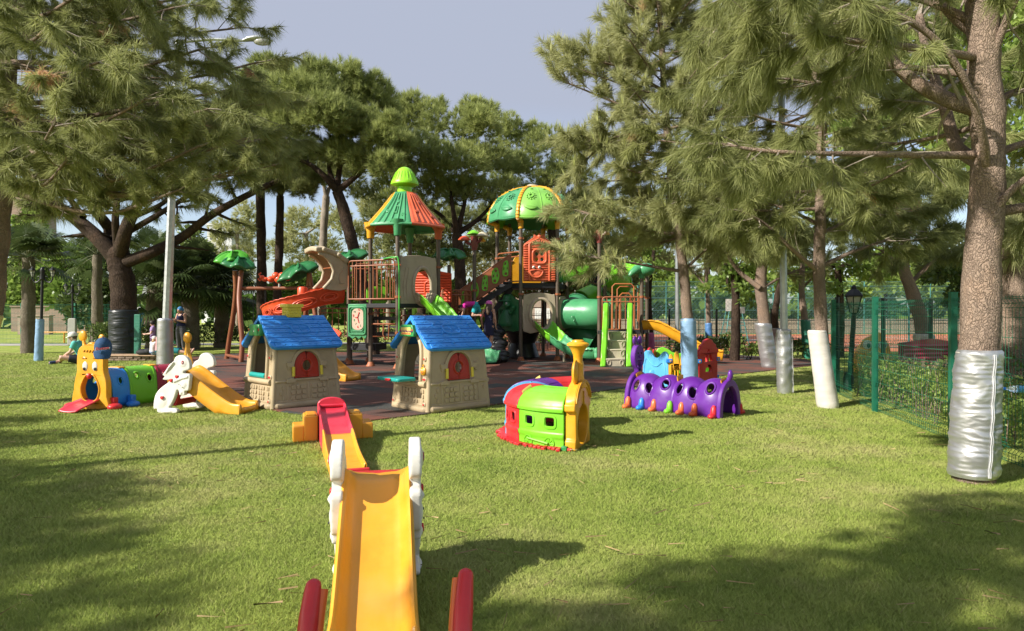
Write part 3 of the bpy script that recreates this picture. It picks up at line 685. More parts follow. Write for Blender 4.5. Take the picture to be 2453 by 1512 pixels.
right_pine(53, 15.5, [(2225, 880), (2210, 790), (2185, 700), (2165, 640), (2170, 560)], .17, [([(2180, 680), (2230, 630), (2280, 600)], .06), ([(2165, 640), (2110, 600)], .06)], [(2120, 560, 55), (2180, 520, 70), (2250, 560, 60), (2290, 600, 45), (2060, 530, 60), (2150, 450, 70), (2240, 440, 70), (2060, 430, 70), (2290, 480, 60), (2000, 470, 50)], 'leaning dark pine inside the fence enclosure', tint=.22)
right_pine(54, 9.5, [(2440, 930), (2425, 760), (2430, 640), (2440, 500)], .20, [([(2430, 600), (2480, 560)], .08)], [(2440, 560, 60), (2410, 470, 50), (2450, 440, 60), (2460, 620, 40), (2400, 560, 40)], 'pine behind the fence at the right edge beyond the plastic bottle', mat=M_needle_pale, tint=.45, L=.2, w=.0055, dens=.09)
right_pine(55, 24.5, [(1700, 850), (1697, 780), (1694, 700), (1690, 620)], .10, [([(1694, 690), (1660, 650)], .04)], [(1690, 600, 55), (1640, 580, 50), (1740, 590, 50), (1600, 540, 60), (1690, 520, 60), (1590, 620, 40)], 'thin pine growing out of the mid blue padding behind the yellow slide', tint=.42, mat=M_needle_pale)

# --- broad-leaved trees by the courts and the far edge
def leafy(seed, d, base_u, lobes, label, leaf=.15, mat=M_leaf, tint=.5, r=.16, dens=.22, nm='leafy_tree', cat='tree', top_v=640, bark=M_bark_dark, grp='leafy trees round the courts'):
    t = Tree(seed); b0 = Vector((XU(base_u, d), d, -.05))
    p = t.trunk([b0, W(base_u + 3, 740, d), W(base_u - 3, top_v, d)], r, r * .6, 10, .03)
    for u, v, rr in lobes[:6]: t.limb([p[-1], p[-1].lerp(W(u, v, d), .6) + Vector((0, 0, .1)), W(u, v, d)], r * .4, .02, 4, .6, .4, 0, 0, ext=False)
    pxl(t, lobes, d, dens, .85, 1.0, .2, tint)
    return t.finish(nm, label, cat, mat, bark, base=(b0.x, b0.y, 0), leaf=leaf, group=grp)
leafy(61, 21.0, 1760, [(1740, 680, 30), (1780, 690, 32), (1720, 640, 36), (1770, 640, 40), (1810, 660, 30), (1790, 720, 22), (1700, 690, 22), (1820, 620, 40)], 'maple with drooping leaves above the clay court, beside the silver padding')
leafy(62, 23.0, 2010, [(1990, 650, 40), (2040, 640, 45), (2090, 650, 40), (2130, 630, 45), (2010, 690, 25), (1950, 650, 35), (1880, 690, 30), (1910, 640, 40), (2060, 700, 20)], 'broad-leaved tree behind the lantern at the fence enclosure')
leafy(63, 18.0, 2330, [(2230, 660, 45), (2280, 650, 50), (2290, 700, 40), (2240, 620, 40), (2320, 720, 40), (2400, 680, 60)], 'dark leafy tree behind the silver padded trunk', mat=M_leaf_dark, tint=.5)
leafy(64, 24.0, 2420, [(2300, 300, 110), (2400, 350, 110), (2440, 200, 120), (2300, 150, 110), (2250, 420, 90), (2420, 480, 90), (2180, 300, 100), (2350, 60, 110), (2200, 120, 100), (2100, 420, 80), (2130, 520, 70), (2450, 60, 100), (2380, 600, 60), (2050, 330, 80), (2000, 500, 70)], 'tall bright leafy tree filling the top right corner', .26, M_leaf, .62, .3, .10, top_v=500)
leafy(65, 62, 1700, [(1560, 690, 40), (1620, 680, 45), (1690, 690, 40), (1760, 680, 45), (1830, 690, 40), (1900, 690, 40), (1990, 690, 45), (1600, 640, 40), (1720, 630, 45), (1860, 640, 45)], 'row of pale trees beyond the tennis courts', .5, M_leaf, .75, .2, .20)
leafy(66, 60, 2120, [(2060, 690, 45), (2130, 680, 50), (2210, 690, 50), (2290, 680, 50), (2360, 690, 50), (2100, 630, 45), (2230, 620, 50)], 'pale trees beyond the courts at the far right', .5, M_leaf, .75, .2, .20)
leafy(67, 48, 165, [(150, 610, 35), (180, 640, 40), (130, 660, 35), (165, 690, 40), (190, 600, 30), (140, 720, 30)], 'sunlit round tree behind the double lantern post', .4, M_leaf, .35, .2, .25)
leafy(68, 33, 225, [(215, 620, 40), (245, 650, 45), (205, 680, 50), (250, 700, 50), (220, 740, 45), (185, 730, 40), (240, 600, 30), (195, 770, 35), (260, 760, 40)], 'dark bushy conifer between the second lantern post and the padded trunk', .26, M_leaf_dark, .42, .2, .3)
leafy(69, 40, 462, [(455, 560, 25), (440, 600, 35), (480, 600, 30), (450, 650, 45), (490, 660, 40), (470, 620, 40), (420, 660, 40)], 'dark spreading conifer right of the left light pole', .3, M_leaf_dark, .75, .2, .3, top_v=600)
leafy(70, 30.5, 900, [(680, 700, 40), (730, 690, 40), (780, 700, 45), (640, 720, 35), (840, 700, 45), (900, 690, 45), (960, 700, 45), (1020, 690, 45), (1080, 700, 45), (700, 660, 30), (800, 660, 30), (1140, 700, 45), (1010, 640, 40), (1200, 690, 45)], 'wide leafy tree behind the left play tower', .24, M_leaf, .4, .16, .22)
leafy(71, 32, 1300, [(1250, 690, 45), (1310, 680, 45), (1370, 690, 45), (1430, 680, 45), (1500, 680, 45), (1280, 620, 50), (1380, 610, 50), (1470, 620, 50), (1550, 620, 45)], 'wide leafy tree behind the dome roofed tower', .26, M_leaf_dark, .75, .16, .2)

# --- fan palms
def fan_palm(seed, u, d, topv, r, nf, L, label, base_v=None, nm='fan_palm'):
    g = random.Random(seed); b0 = Vector((XU(u, d), d, -.05)); o = thing(nm, label, 'palm', (b0.x, b0.y, 0), 0, 'fan palms under the trees')
    topz = ZV(topv, d); b = MB(); n = 16; pts = [(g.uniform(-.02, .02), g.uniform(-.02, .02), topz * i / n - .03) for i in range(n + 1)]
    b.tube(pts, [r * (1.15 - .25 * i / n) * (1 + .08 * (i % 2)) for i in range(n + 1)], 10); b.build('trunk', M_bark_palm, o)
    V = []; T = []; c = Vector((0, 0, topz)); st = MB()
    for q in range(nf):
        az = g.uniform(0, 2 * math.pi); el = R(g.uniform(-35, 70)); dr = Vector((math.cos(az) * math.cos(el), math.sin(az) * math.cos(el), math.sin(el)))
        l = L * g.uniform(.6, 1.0); e = c + dr * l - Vector((0, 0, .12 * l)); st.tube([c, c.lerp(e, .5) + Vector((0, 0, .05)), e], [.018, .014, .010], 4, caps=False)
        sd = dr.cross(Vector((0, 0, 1))).normalized(); up = sd.cross(dr); ti = g.uniform(.15, .8)
        for k in range(22):
            a = R(-125 + 250 * k / 21); q1 = (dr * math.cos(a) + sd * math.sin(a)) ; fl = L * .62 * g.uniform(.85, 1.05) * (1 - .25 * abs(a) / 2.2)
            tip = e + q1 * fl + up * .10 * fl - Vector((0, 0, .28 * fl + .1 * fl * abs(math.sin(a)))); m = e + q1 * fl * .55 + up * .10 * fl; s2 = q1.cross(up).normalized() * (.028 * L)
            V += [e, m + s2, tip, m - s2]; T.append(ti + g.uniform(-.1, .1))
    st.build('stems', M_palm_stem, o); mesh_np('crown', np.array([tuple(p) for p in V]), np.arange(len(V)).reshape(-1, 4), M_palm, np.array(T), o); return o
M_palm_stem = simple('palm_stem', (.11, .12, .05), .6)
fan_palm(81, 68, 25, 615, .22, 46, 1.25, 'tall fan palm beside the brick tower at the left')
fan_palm(82, 370, 27, 690, .30, 50, 1.35, 'low fan palm between the padded trunk and the left light pole')
fan_palm(83, 455, 27.5, 672, .32, 60, 1.5, 'widest fan palm behind the standing woman')
fan_palm(84, 532, 29, 690, .28, 50, 1.4, 'fan palm behind the swing frame leaf posts')
fan_palm(85, 366 * 1 + -0, 38, 610, .26, 34, 1.5, 'tall thin fan palm rising behind the low palms')
fan_palm(86, 233, 29, 610, .20, 24, 1.2, 'slim palm with a grey speckled trunk before the dark conifer')

# --- clipped shrubs and hedges
def shrub(seed, c, rad, label, nm='shrub', leaf=.09, n=1500, mat=M_leaf_dark, tint=.5, cat='shrub', stems=10, grp='shrubs and hedges', box=False):
    t = Tree(seed); g = t.np; c = Vector(c)
    for i in range(stems):
        a = Vector((t.rng.uniform(-.7, .7) * rad[0], t.rng.uniform(-.7, .7) * rad[1], 0)) + c; e = a + Vector((t.rng.uniform(-.2, .2), t.rng.uniform(-.2, .2), rad[2] * 1.6)); t.wood.tube([a, a.lerp(e, .5) + Vector((.03, .02, 0)), e], [.014, .012, .006], 5)
    if box:
        p = (g.random((n, 3)) * 2 - 1) * np.array(rad) * (1 + .10 * g.normal(size=(n, 1))); p[:, 2] += rad[2]
        t.P = (p + np.array(c)).tolist(); t.D = g.normal(size=(n, 3)).tolist(); t.T = (tint + .25 * np.sin(p[:, 0] * 3) * np.sin(p[:, 1] * 2.3)).tolist()
    else: t.lobe(c + Vector((0, 0, rad[2])), rad, n, 14, .3, tint)
    return t.finish(nm, label, cat, mat, M_bark_dark, base=tuple(c), leaf=leaf, group=grp, crownname='foliage')
shrub(91, (XU(250, 24.5), 24.5, 0), (.72, .6, .62), 'dense rounded shrub left of the black padded trunk', n=2600)
shrub(92, (XU(372, 25.8), 26.5, 0), (1.0, .6, .6), 'loose shrub between the padded trunk and the light pole', n=2200)
shrub(93, (XU(505, 28), 29, 0), (2.2, .6, .55), 'low hedge behind the swing frame', n=3200, tint=.6)
shrub(94, (XU(1660, 22.6), 22.4, 0), (.95, .4, .40), 'low bushy plant along the court fence behind the blue padding', n=1500, tint=.55)
shrub(95, (XU(1750, 21.9), 21.9, 0), (.55, .35, .45), 'bushy plant along the court fence beside the red play door', n=1100, tint=.6)
shrub(96, (XU(1806, 21.6), 21.3, 0), (.65, .4, .28), 'sparse low plant in front of the silver padded pine', n=700, mat=M_leaf, tint=.6)
shrub(97, (XU(1925, 22), 22.2, 0), (1.2, .4, .35), 'low plants behind the silver padded pole', n=1300, tint=.5)
shrub(98, (XU(1300, 27), 27.3, 0), (3.4, .7, .55), 'hedge behind the dome roofed tower', n=4200, tint=.7)
shrub(99, (XU(960, 28), 28.0, 0), (4.2, .7, .5), 'hedge behind the cone roofed tower', n=4600, tint=.6)

# --- trees outside the picture, left of and behind the viewer, that shade the lawn
def off_tree(seed, x, y, h0, lobes, label):
    t = Tree(seed); t.trunk([(x, y, -.05), (x + .05, y, h0 * .6), (x, y + .05, h0 + 1.2)], .2, .1, 10, .02)
    for lx, ly, lz, r in lobes: t.limb([Vector((x, y, h0)), Vector((x, y, h0)).lerp(Vector((lx, ly, lz)), .6), Vector((lx, ly, lz))], .06, .02, 3, .6, .5, .1, 2); t.lobe((lx, ly, lz), (r, r, r * .8), int(420 * r * r), 9, .3, .4)
    t.finish('pine_tree', label, 'pine tree', M_needle, M_bark, 16, .22, .007, base=(x, y, 0), group='tall pines round the playground')
off_tree(501, -11.9, 1.0, 4.0, [(-9.5, -.6, 5.5, .95), (-10.4, .7, 5.5, 1.0), (-11.5, 2.0, 5.6, .95), (-12.9, 3.7, 5.6, .9), (-9.2, -1.7, 5.2, .9), (-11.2, -.3, 6.2, 1.0), (-10.9, 1.3, 5.6, .9), (-13.6, 1.4, 6.0, 1.4), (-12.3, .0, 5.4, 1.1), (-10.6, -1.9, 5.4, 1.0), (-14.2, 5.0, 5.4, 1.0)], 'pine left of the viewer that shades the corner of the lawn')
off_tree(502, -5.4, -1.2, 4.0, [(-5.2, -.8, 5.4, 1.1), (-6.2, -1.8, 5.6, 1.0), (-4.2, -.1, 5.6, .9), (-3.6, .5, 5.9, .8), (-5.9, -2.6, 5.2, .9), (-4.9, -1.6, 6.6, 1.1), (-3.2, -.4, 6.2, .7), (-6.5, -1.0, 5.5, .55), (-5.8, -.5, 5.5, .6)], 'pine behind the viewer that dapples the near lawn')

# --- wooded edge of the park, one far mass
g = np.random.default_rng(900); n = 15000; th = np.radians(18 + 144 * g.random(n)); rr = 74 + 10 * g.random(n); top = 4.6 + 2.4 * np.sin(th * 23) * np.sin(th * 9 + 1) + 1.4 * np.sin(th * 57)
P = np.stack([rr * np.cos(th), 4 + rr * np.sin(th), np.maximum(.2, top * g.random(n) ** .7)], 1); V, tt = leaves(P, g.normal(size=(n, 3)), 1.15, g, .10 + .25 * np.sin(th * 40) * np.sin(P[:, 2]), aspect=.8)
kind(mesh_np('far_woodland', V, np.arange(len(V)).reshape(-1, 4), M_leaf, tt), 'stuff')
# ---------------------------------------------------------------- plastic play toys on the lawn
Y_ = plastic('yellow_plastic', (.72, .34, .018)); OR_ = plastic('amber_plastic', (.70, .315, .022)); RED = plastic('red_plastic', (.56, .022, .028))
BLU = plastic('blue_plastic', (.030, .255, .74)); LIM = plastic('lime_plastic', (.17, .52, .022)); WHT = plastic('white_plastic', (.66, .64, .58), .38)
TAN = plastic('tan_plastic', (.43, .335, .205), .42); TEAL = plastic('teal_plastic', (.010, .30, .265)); GRN = plastic('green_plastic', (.030, .25, .065))
PUR = plastic('purple_plastic', (.115, .018, .255), .33); SKY = plastic('sky_plastic', (.095, .37, .62)); ORG = plastic('orange_plastic', (.70, .13, .030)); CREAM = plastic('cream_plastic', (.66, .50, .14))
BRICKRED = plastic('shutter_plastic', (.42, .030, .012)); PYEL = plastic('lemon_plastic', (.68, .55, .045)); BLK = plastic('black_plastic', (.012, .012, .013)); MAROON = plastic('maroon_plastic', (.30, .018, .045))
PINKRED = plastic('coral_plastic', (.62, .035, .065)); SKYB = plastic('bright_blue_plastic', (.02, .20, .70))
xz = lambda y: (lambda a, b, w: (a, y - w, b))            # plate seen from the front (-y side)
def xzm(y, M): return lambda a, b, w: tuple(M @ Vector((a, y - w, b)))

def playhouse(corner, yaw, label, sign, chimney, table, face):
    W_, D_ = 1.17, .95; ca, sa = math.cos(R(yaw)), math.sin(R(yaw))
    c = Vector((corner[0] + ca * W_ / 2 - sa * D_ / 2, corner[1] + sa * W_ / 2 + ca * D_ / 2, .0))
    o = thing('playhouse', label, 'playhouse', c, R(yaw), 'tan and blue playhouses')
    s = lambda z: 1 - .13 * z
    fr = lambda x, z, w: (x * s(z), -D_ / 2 * s(z) - w, z); bk = lambda x, z, w: (-x * s(z), D_ / 2 * s(z) + w, z)
    lf = lambda h, z, w: (-W_ / 2 * s(z) - w, -h * s(z), z); rt = lambda h, z, w: (W_ / 2 * s(z) + w, h * s(z), z)
    arch = [(-.235, .46), (.235, .46), (.235, .66)] + arc2(0, .66, .235, .225, 0, 180, 12)[1:-1] + [(-.235, .66)]
    door = [(-.27, .47), (.27, .47), (.27, .85)] + arc2(0, .85, .27, .31, 0, 180, 14)[1:-1] + [(-.27, .85)]
    gab = [(-D_ / 2, 0), (D_ / 2, 0), (D_ / 2, .97), (.06, 1.40), (-.06, 1.40), (-D_ / 2, .97)]
    b = MB(); wl = [(-W_ / 2, 0), (W_ / 2, 0), (W_ / 2, .99), (-W_ / 2, .99)]
    b.prism(wl, .045, fr, [arch]); b.prism(wl, .045, bk, [arch]); b.prism(gab, .045, lf, [door]); b.prism(gab, .045, rt, [door])
    # rounded plinth, corner columns, ledge at mid height
    def around(z, off, r, flat=1.0):
        pts = [(sx * (W_ / 2 * s(z) + off), sy * (D_ / 2 * s(z) + off)) for sx, sy in ((-1, -1), (1, -1), (1, 1), (-1, 1))]
        q = []
        for i in range(4):
            A = Vector(pts[i]); B = Vector(pts[(i + 1) % 4]); dr = (B - A).normalized(); rr = .07
            q += [A + dr * rr, A.lerp(B, .5), B - dr * rr]
        b.tube([(p.x, p.y, z) for p in q], r, 10, closed=True, flat=flat, up=(0, 0, 1))
    around(.055, .012, .055); around(.115, .004, .03)
    for sx in (-1, 1):
        for sy in (-1, 1): b.tube([(sx * (W_ / 2 * s(z) - .012), sy * (D_ / 2 * s(z) - .012), z) for z in (.02, .3, .6, .97)], .044, 10)
    for fn, hw, dw in ((fr, W_ / 2, .27), (lf, D_ / 2, 0), (rt, D_ / 2, 0), (bk, W_ / 2, .27)):
        if dw:
            for sg in (-1, 1): b.tube([fn(sg * (hw - .02), .425, .02), fn(sg * dw, .425, .02)], .022, 8)
        else: b.tube([fn(-hw + .02, .425, .035), fn(0, .425, .035), fn(hw - .02, .425, .035)], .045, 10)
    # arched window surround with shoulders and sills
    for fn in (fr, bk):
        band = arc2(0, .66, .30, .29, 0, 180, 16) + arc2(0, .66, .245, .232, 180, 0, 16)
        b.prism(band, .05, fn, t0=.0, tri=True)
        for sg in (-1, 1):
            b.prism([(sg * .25, .645), (sg * .37, .645), (sg * .385, .72), (sg * .28, .72)], .055, fn, t0=0); b.prism([(sg * .25, .665), (sg * .36, .60), (sg * .36, .65), (sg * .25, .65)], .045, fn, t0=0)
            b.prism([(sg * .22, .405), (sg * .385, .405), (sg * .385, .455), (sg * .30, .475), (sg * .22, .455)], .06, fn, t0=0)
            b.prism([(sg * .26, .40), (sg * .36, .40), (sg * .31, .335)], .035, fn, t0=0)
        b.prism([(-.24, .435), (.24, .435), (.24, .462), (-.24, .462)], .05, fn, t0=0)
    # moulded stones and posts below the ledge
    def stones(fn, x0, x1, z0, z1, rows, seed):
        g = random.Random(seed)
        for r_ in range(rows):
            zz0 = z0 + (z1 - z0) * r_ / rows; zz1 = z0 + (z1 - z0) * (r_ + 1) / rows; n = 2 if x1 - x0 < .22 else 3
            cuts = sorted([x0] + [x0 + (x1 - x0) * (k + 1 + g.uniform(-.25, .25)) / n for k in range(n - 1)] + [x1])
            for k in range(n):
                a0, a1 = cuts[k] + .008, cuts[k + 1] - .008
                if a1 - a0 > .03: b.prism(rrect((a0 + a1) / 2, (zz0 + zz1) / 2, a1 - a0, zz1 - zz0 - .016, min(.022, .38 * (a1 - a0)), 3), .02, fn, t0=.02)
    for fn in (fr, bk):
        stones(fn, -.30, -.02, .13, .37, 3, 3); stones(fn, .07, .35, .13, .37, 3, 5); stones(fn, -.49, -.40, .13, .37, 3, 8); stones(fn, .44, .52, .13, .37, 3, 9)
        for x0 in (-.345, .025, .395): b.prism([(x0 - .018, .12), (x0 + .018, .12), (x0 + .018, .40), (x0 - .018, .40)], .014, fn, t0=.018)
    for fn in (lf, rt): stones(fn, -.25, -.02, .13, .36, 3, 4); stones(fn, .02, .24, .13, .36, 3, 6); stones(fn, .30, .40, .13, .36, 3, 7)
    b.tube([lf(h, z, .03) for h, z in [(-.30, .47), (-.30, .85)] + arc2(0, .85, .30, .34, 180, 0, 12)[1:-1] + [(.30, .85), (.30, .47)]], .034, 8)
    b.build('walls', TAN, o, smooth=50, bevel=.004)
    for sg, fl in ((-1, 0), (1, 0)):
        b = MB(); q = [(sg * .004, .47), (sg * .225, .47), (sg * .225, .66)] + [(sg * x, z) for x, z in arc2(0, .66, .225, .215, 8, 88, 8)] + [(sg * .004, .875)]
        cz = .66; q += [(sg * .004, cz + .082)] + [(sg * x, z) for x, z in arc2(0, cz, .08, .08, 86, -86, 10)] + [(sg * .004, cz - .082)]
        b.prism(q, .03, fr, t0=-.005, tri=True)
        b.tube([fr(sg * x, z, .028) for x, z in arc2(0, cz, .098, .098, 88, -88, 12)], .016, 8)
        b.tube([fr(sg * x, z, .024) for x, z in [(.03, .50), (.195, .50), (.195, .66)] + arc2(0, .66, .19, .18, 10, 78, 7)], .006, 6)
        b.build('shutter', BRICKRED, o, bevel=.005)
        h = MB(); h.tube([fr(sg * .262, .50, .05), fr(sg * .262, .65, .05)], .024, 12); h.build('hinge', PYEL, o)
    # roof: two planked slopes with waves, pegs and a moulded round window
    for sg in (-1, 1):
        b = MB(); r0 = Vector((0, 0, 1.445)); e0 = Vector((0, sg * (D_ / 2 + .085), .955)); dv = (e0 - r0); L = dv.length; dv.normalize(); nv = Vector((0, sg * (.49), .60)); nv = (nv - dv * nv.dot(dv)).normalized()
        sl = (lambda dv, nv, L, sg: (lambda a, q, w: tuple(r0 + Vector((a * (-sg) * (1 + .10 * q / L), 0, 0)) + dv * q + nv * w)))(dv, nv, L, sg)
        hw = .575; out = [(-hw, -.01), (-hw, L - .10)] + arc2(-hw + .10, L - .10, .10, .10, 180, 90, 5)[1:] + arc2(hw - .10, L - .10, .10, .10, 90, 0, 5) + [(hw, -.01)]
        b.prism(out, .05, sl, t0=-.05); g = random.Random(31 + sg); npl = 7
        for k in range(npl):
            q0 = .012 + (L - .02) * k / npl; q1 = (L - .012) * (k + 1) / npl; inn = .012 if k < npl - 1 else .06
            b.prism([(-hw + inn, q0 + .004), (-hw + inn, q1 - .004), (hw - inn, q1 - .004), (hw - inn, q0 + .004)], .014, sl, t0=.0)
            for wv in range(9):
                x0 = -hw + .05 + (2 * hw - .1) * (wv + g.uniform(0, .5)) / 9; qq = q0 + (q1 - q0) * g.uniform(.3, .7); ln = g.uniform(.05, .11)
                b.tube([sl(x0 + ln * i / 5, qq + .012 * math.sin(i * 1.35 + wv), .013) for i in range(6)], .0085, 5)
        for x, q in ((-.36, .07), (.33, .09), (-.27, .22), (.38, .22), (-.20, .42), (.25, .42), (-.12, .64), (.38, .63)):
            b.ell(sl(x, q, .016), .025, 10, 8)
        b.tube([sl(x, q, .016) for x, q in rrect(.0, .33, .30, .20, .085, 5)], .018, 8, closed=True)
        b.bar(sl(-.14, .33, .014), sl(.14, .33, .014), .016, .018, nv); b.bar(sl(0, .24, .014), sl(0, .42, .014), .016, .018, nv)
        b.build('roof', BLU, o, smooth=45, bevel=.006)
    # green name board over the arch
    b = MB(); zf = lambda h, z, w: (-.60 - w, -h, z)
    b.prism([(-.19, 1.13), (.19, 1.13), (.20, 1.20), (.15, 1.31), (-.15, 1.31), (-.20, 1.20)], .07, zf, t0=-.02); sb = b.build('name_board', GRN, o, bevel=.012)
    p = MB(); p.prism(rrect(0, 1.215, .26, .11, .01, 2), .004, zf, t0=.053); st = p.build('sticker', CREAM if sign else GRN, sb)
    if sign:
        M = frame_M(Vector((-.66, 0, 1.212)), (0, -1, 0), (0, 0, 1), (-1, 0, 0)); text_part('lettering', sign, .042, M, plastic('purple_ink', (.16, .02, .20)), sb, .003)
        q = MB()
        for k in range(6): q.prism(rrect(-.10 + .04 * k, 1.178, .022, .022, .005, 2), .003, zf, t0=.059)
        q.build('coloured_squares', ORG, sb)
    else:
        q = MB(); q.prism([(.0, 1.19), (.035, 1.19), (.0175, 1.225)], .003, zf, t0=.059); q.build('paper_scrap', WHT, sb)
    for h in (-.165, .165):
        q = MB(); q.ell(zf(h, 1.225, .05), (.012, .014, .024), 8, 6); q.build('berry', RED, sb)
    for h, z in ((.42, .13), (.40, .50), (.44, .50), (.40, .80), (-.42, .80), (-.42, .13)):
        q = MB(); Mx = Matrix.Rotation(R(-90), 3, 'Y'); q.lathe([(.036, 0), (.036, .012), (.026, .02)], lf(h, z, .028), 12, Mx); bo = q.build('bolt_boss', TAN, o)
        q = MB(); q.lathe([(.017, 0), (.017, .006), (.010, .010)], lf(h, z, .047), 10, Mx); q.build('bolt_cap', RED, bo)
    b = MB()
    if table: b.prism(rrect(-.04, -.80, .60, .34, .05, 4), .05, lambda h, x, w: (x + .0, -h, .50 + w)); b.build('counter', TEAL, o, bevel=.014); q = MB(); q.box((-.985, .0, .50), (.02, .10, .035)); q.box((-.985, -.06, .505), (.02, .05, .03)); q.build('counter_latch', RED, o, bevel=.006)
    else: b.tube([(-.575, -.25, .51), (-.575, .25, .51)], .042, 12, flat=1.0); b.build('counter', TEAL, o)
    if chimney:
        b = MB(); b.box((.0, .02, 1.50), (.24, .20, .17)); b.box((0, .02, 1.605), (.29, .25, .055))
        for z in (1.45, 1.495, 1.54):
            for k in range(3): b.box((-.075 + .075 * k + (.02 if z == 1.495 else 0), -.082, z), (.06, .012, .03)); b.box((-.122, -.045 + .065 * k, z), (.012, .05, .03))
        b.build('chimney', PYEL, o, bevel=.008)
    if face:
        Mx = Matrix.Rotation(R(-90), 3, 'Y'); q = MB(); q.lathe([(.062, 0), (.062, .016), (.045, .03), (0, .034)], lf(.375, .62, .03), 16, Mx); q.tube([lf(.375 + .008 * i, .695 + .012 * i, .045) for i in range(3)], .012, 6); fb = q.build('face_badge', Y_, o)
        for h in (-.022, .022):
            q = MB(); q.ell(lf(.375 + h, .635, .062), (.006, .012, .014), 8, 6); e = q.build('eye', WHT, fb); q = MB(); q.ell(lf(.375 + h, .633, .067), (.004, .006, .007), 8, 6); q.build('pupil', BLK, e)
        q = MB(); q.ell(lf(.375, .60, .060), (.006, .020, .010), 8, 6); q.build('mouth', RED, fb)
    return o
playhouse((-3.65, 10.39), 46, 'playhouse with a yellow chimney on its blue roof, beside the rabbit slide', None, True, False, False)
playhouse((-1.24, 10.05), 42, 'playhouse without a chimney, its teal counter folded out', 'Tidy Tots Play House', False, True, True)

# --- slide between two white rabbits (used twice)
RAB = [(1505, 690), (1492, 620), (1450, 572), (1400, 560), (1352, 588), (1335, 640), (1298, 662), (1262, 722), (1221, 790), (1246, 802), (1222, 838), (1262, 846), (1292, 842), (1280, 872), (1210, 930), (1155, 1000), (1132, 1090), (1130, 1178), (1165, 1174),
       (1163, 1204), (1200, 1225), (1300, 1226), (1362, 1216), (1375, 1188), (1345, 1164), (1288, 1160), (1312, 1118), (1345, 1040), (1372, 950), (1395, 985), (1395, 1012), (1448, 1012), (1450, 965), (1488, 955), (1500, 860), (1507, 795), (1490, 770), (1440, 768), (1440, 742), (1492, 722)]
def rabbit_slide(loc, rz, sc, label, chute_mat, wy=1.0, wc=1.0):
    o = thing('rabbit_slide', label, 'slide', loc, rz, 'toddler slides held by two white rabbits'); k = sc
    P2 = [((x - 1290) / 764 / .80 * k, (1222 - z) / 764 * k) for x, z in RAB]; out = c2(P2, 3)
    def pp(x, z): return ((x - 1290) / 764 / .80 * k, (1222 - z) / 764 * k)
    for sg in (-1, 1):
        y = sg * .285 * wy * k; b = MB(); b.prism(out, .070 * k, xz(y), tri=True); yo = y + sg * .034 * k
        ear = [pp(*p) for p in ((1345, 640), (1300, 700), (1255, 775))]; b.tube([(x, yo, z) for x, z in ear], [.028 * k, .032 * k, .012 * k], 8, flat=.6)
        for px, pz, rx, ry, rz in ((1432, 645, .082, .026, .082), (1215, 1080, .105, .026, .125), (1440, 890, .062, .026, .07)): b.ell((pp(px, pz)[0], y + sg * .022 * k, pp(px, pz)[1]), (rx * k, ry * k, rz * k), 20, 12)
        b.tube([(x, y + sg * .025 * k, z) for x, z in (pp(1340, 860), pp(1420, 820), pp(1485, 800))], .028 * k, 10); b.ell((pp(1270, 1200)[0], y, pp(1270, 1200)[1]), (.12 * k, .055 * k, .035 * k), 18, 10); b.ell((pp(1415, 985)[0], y + sg * .02 * k, pp(1415, 985)[1]), (.03 * k, .03 * k, .035 * k))
        r_ = fused(b, 'rabbit', WHT, o, .0075, 7)
        q = MB(); q.ell((pp(1437, 642)[0], yo + sg * .012 * k, pp(1437, 642)[1]), (.020 * k, .008 * k, .030 * k)); e = q.build('eye', MAROON, r_)
        q = MB(); q.ell((pp(1440, 645)[0], yo + sg * .018 * k, pp(1440, 645)[1]), (.007 * k, .004 * k, .010 * k), 8, 6); q.build('pupil', WHT, e)
        for hx, hz in ((1375, 805), (1315, 847), (1228, 1045)):
            q = MB(); x, z = pp(hx, hz); q.prism([(x + px * .0017 * k, z + pz * .0017 * k) for px, pz in c2([(0, -17), (14, -3), (15, 9), (8, 15), (0, 10), (-8, 15), (-15, 9), (-14, -3)], 3)], .03 * k, xz(yo + sg * (.004 if hx > 1300 else .018) * k)); q.build('heart', RED, r_, bevel=.006)
        for hx, hz in ((1402, 890), (1435, 922)):
            q = MB(); q.ell((pp(hx, hz)[0], yo + sg * .018 * k, pp(hx, hz)[1]), (.008 * k, .005 * k, .008 * k), 8, 6); q.build('baby_eye', BLK, r_)
    # chute: path in x-z, trough cross-section in y
    path = catmull([(-.10, 0, .600), (.03, 0, .602), (.13, 0, .585), (.25, 0, .51), (.42, 0, .39), (.62, 0, .255), (.82, 0, .135), (.96, 0, .075), (1.10, 0, .065)], 5)
    path = [Vector((p.x * k, 0, p.z * k)) for p in path]; hw = .215 * wc * k
    cr = [(-1.06, -.14), (-1.06, .04), (-1.03, .068), (-.96, .078), (-.88, .068), (-.78, .035), (-.62, .006), (-.3, -.002), (0, -.003), (.3, -.002), (.62, .006), (.78, .035), (.88, .068), (.96, .078), (1.03, .068), (1.06, .04), (1.06, -.14)]
    n = len(path) - 1; m = len(cr) - 1
    def fn(s, t):
        f = s * n; i = min(int(f), n - 1); p = path[i].lerp(path[i + 1], f - i); tg = (path[i + 1] - path[i]).normalized(); nv = Vector((-tg.z, 0, tg.x))
        g = t * m; j = min(int(g), m - 1); y = cr[j][0] + (cr[j + 1][0] - cr[j][0]) * (g - j); h = cr[j][1] + (cr[j + 1][1] - cr[j][1]) * (g - j)
        lip = min(1.0, max(0.25, (s - .02) * 5)); q = p + nv * ((h * lip if h > 0 else h) * k * 1.15)
        if h < -.1: q = Vector((q.x, 0, max(.004, q.z))) 
        if s > .93 and abs(y) < .7: q = q + nv * (.03 * k * ((s - .93) / .07) ** 2)
        return (q.x, y * hw * (1 + .08 * s), q.z)
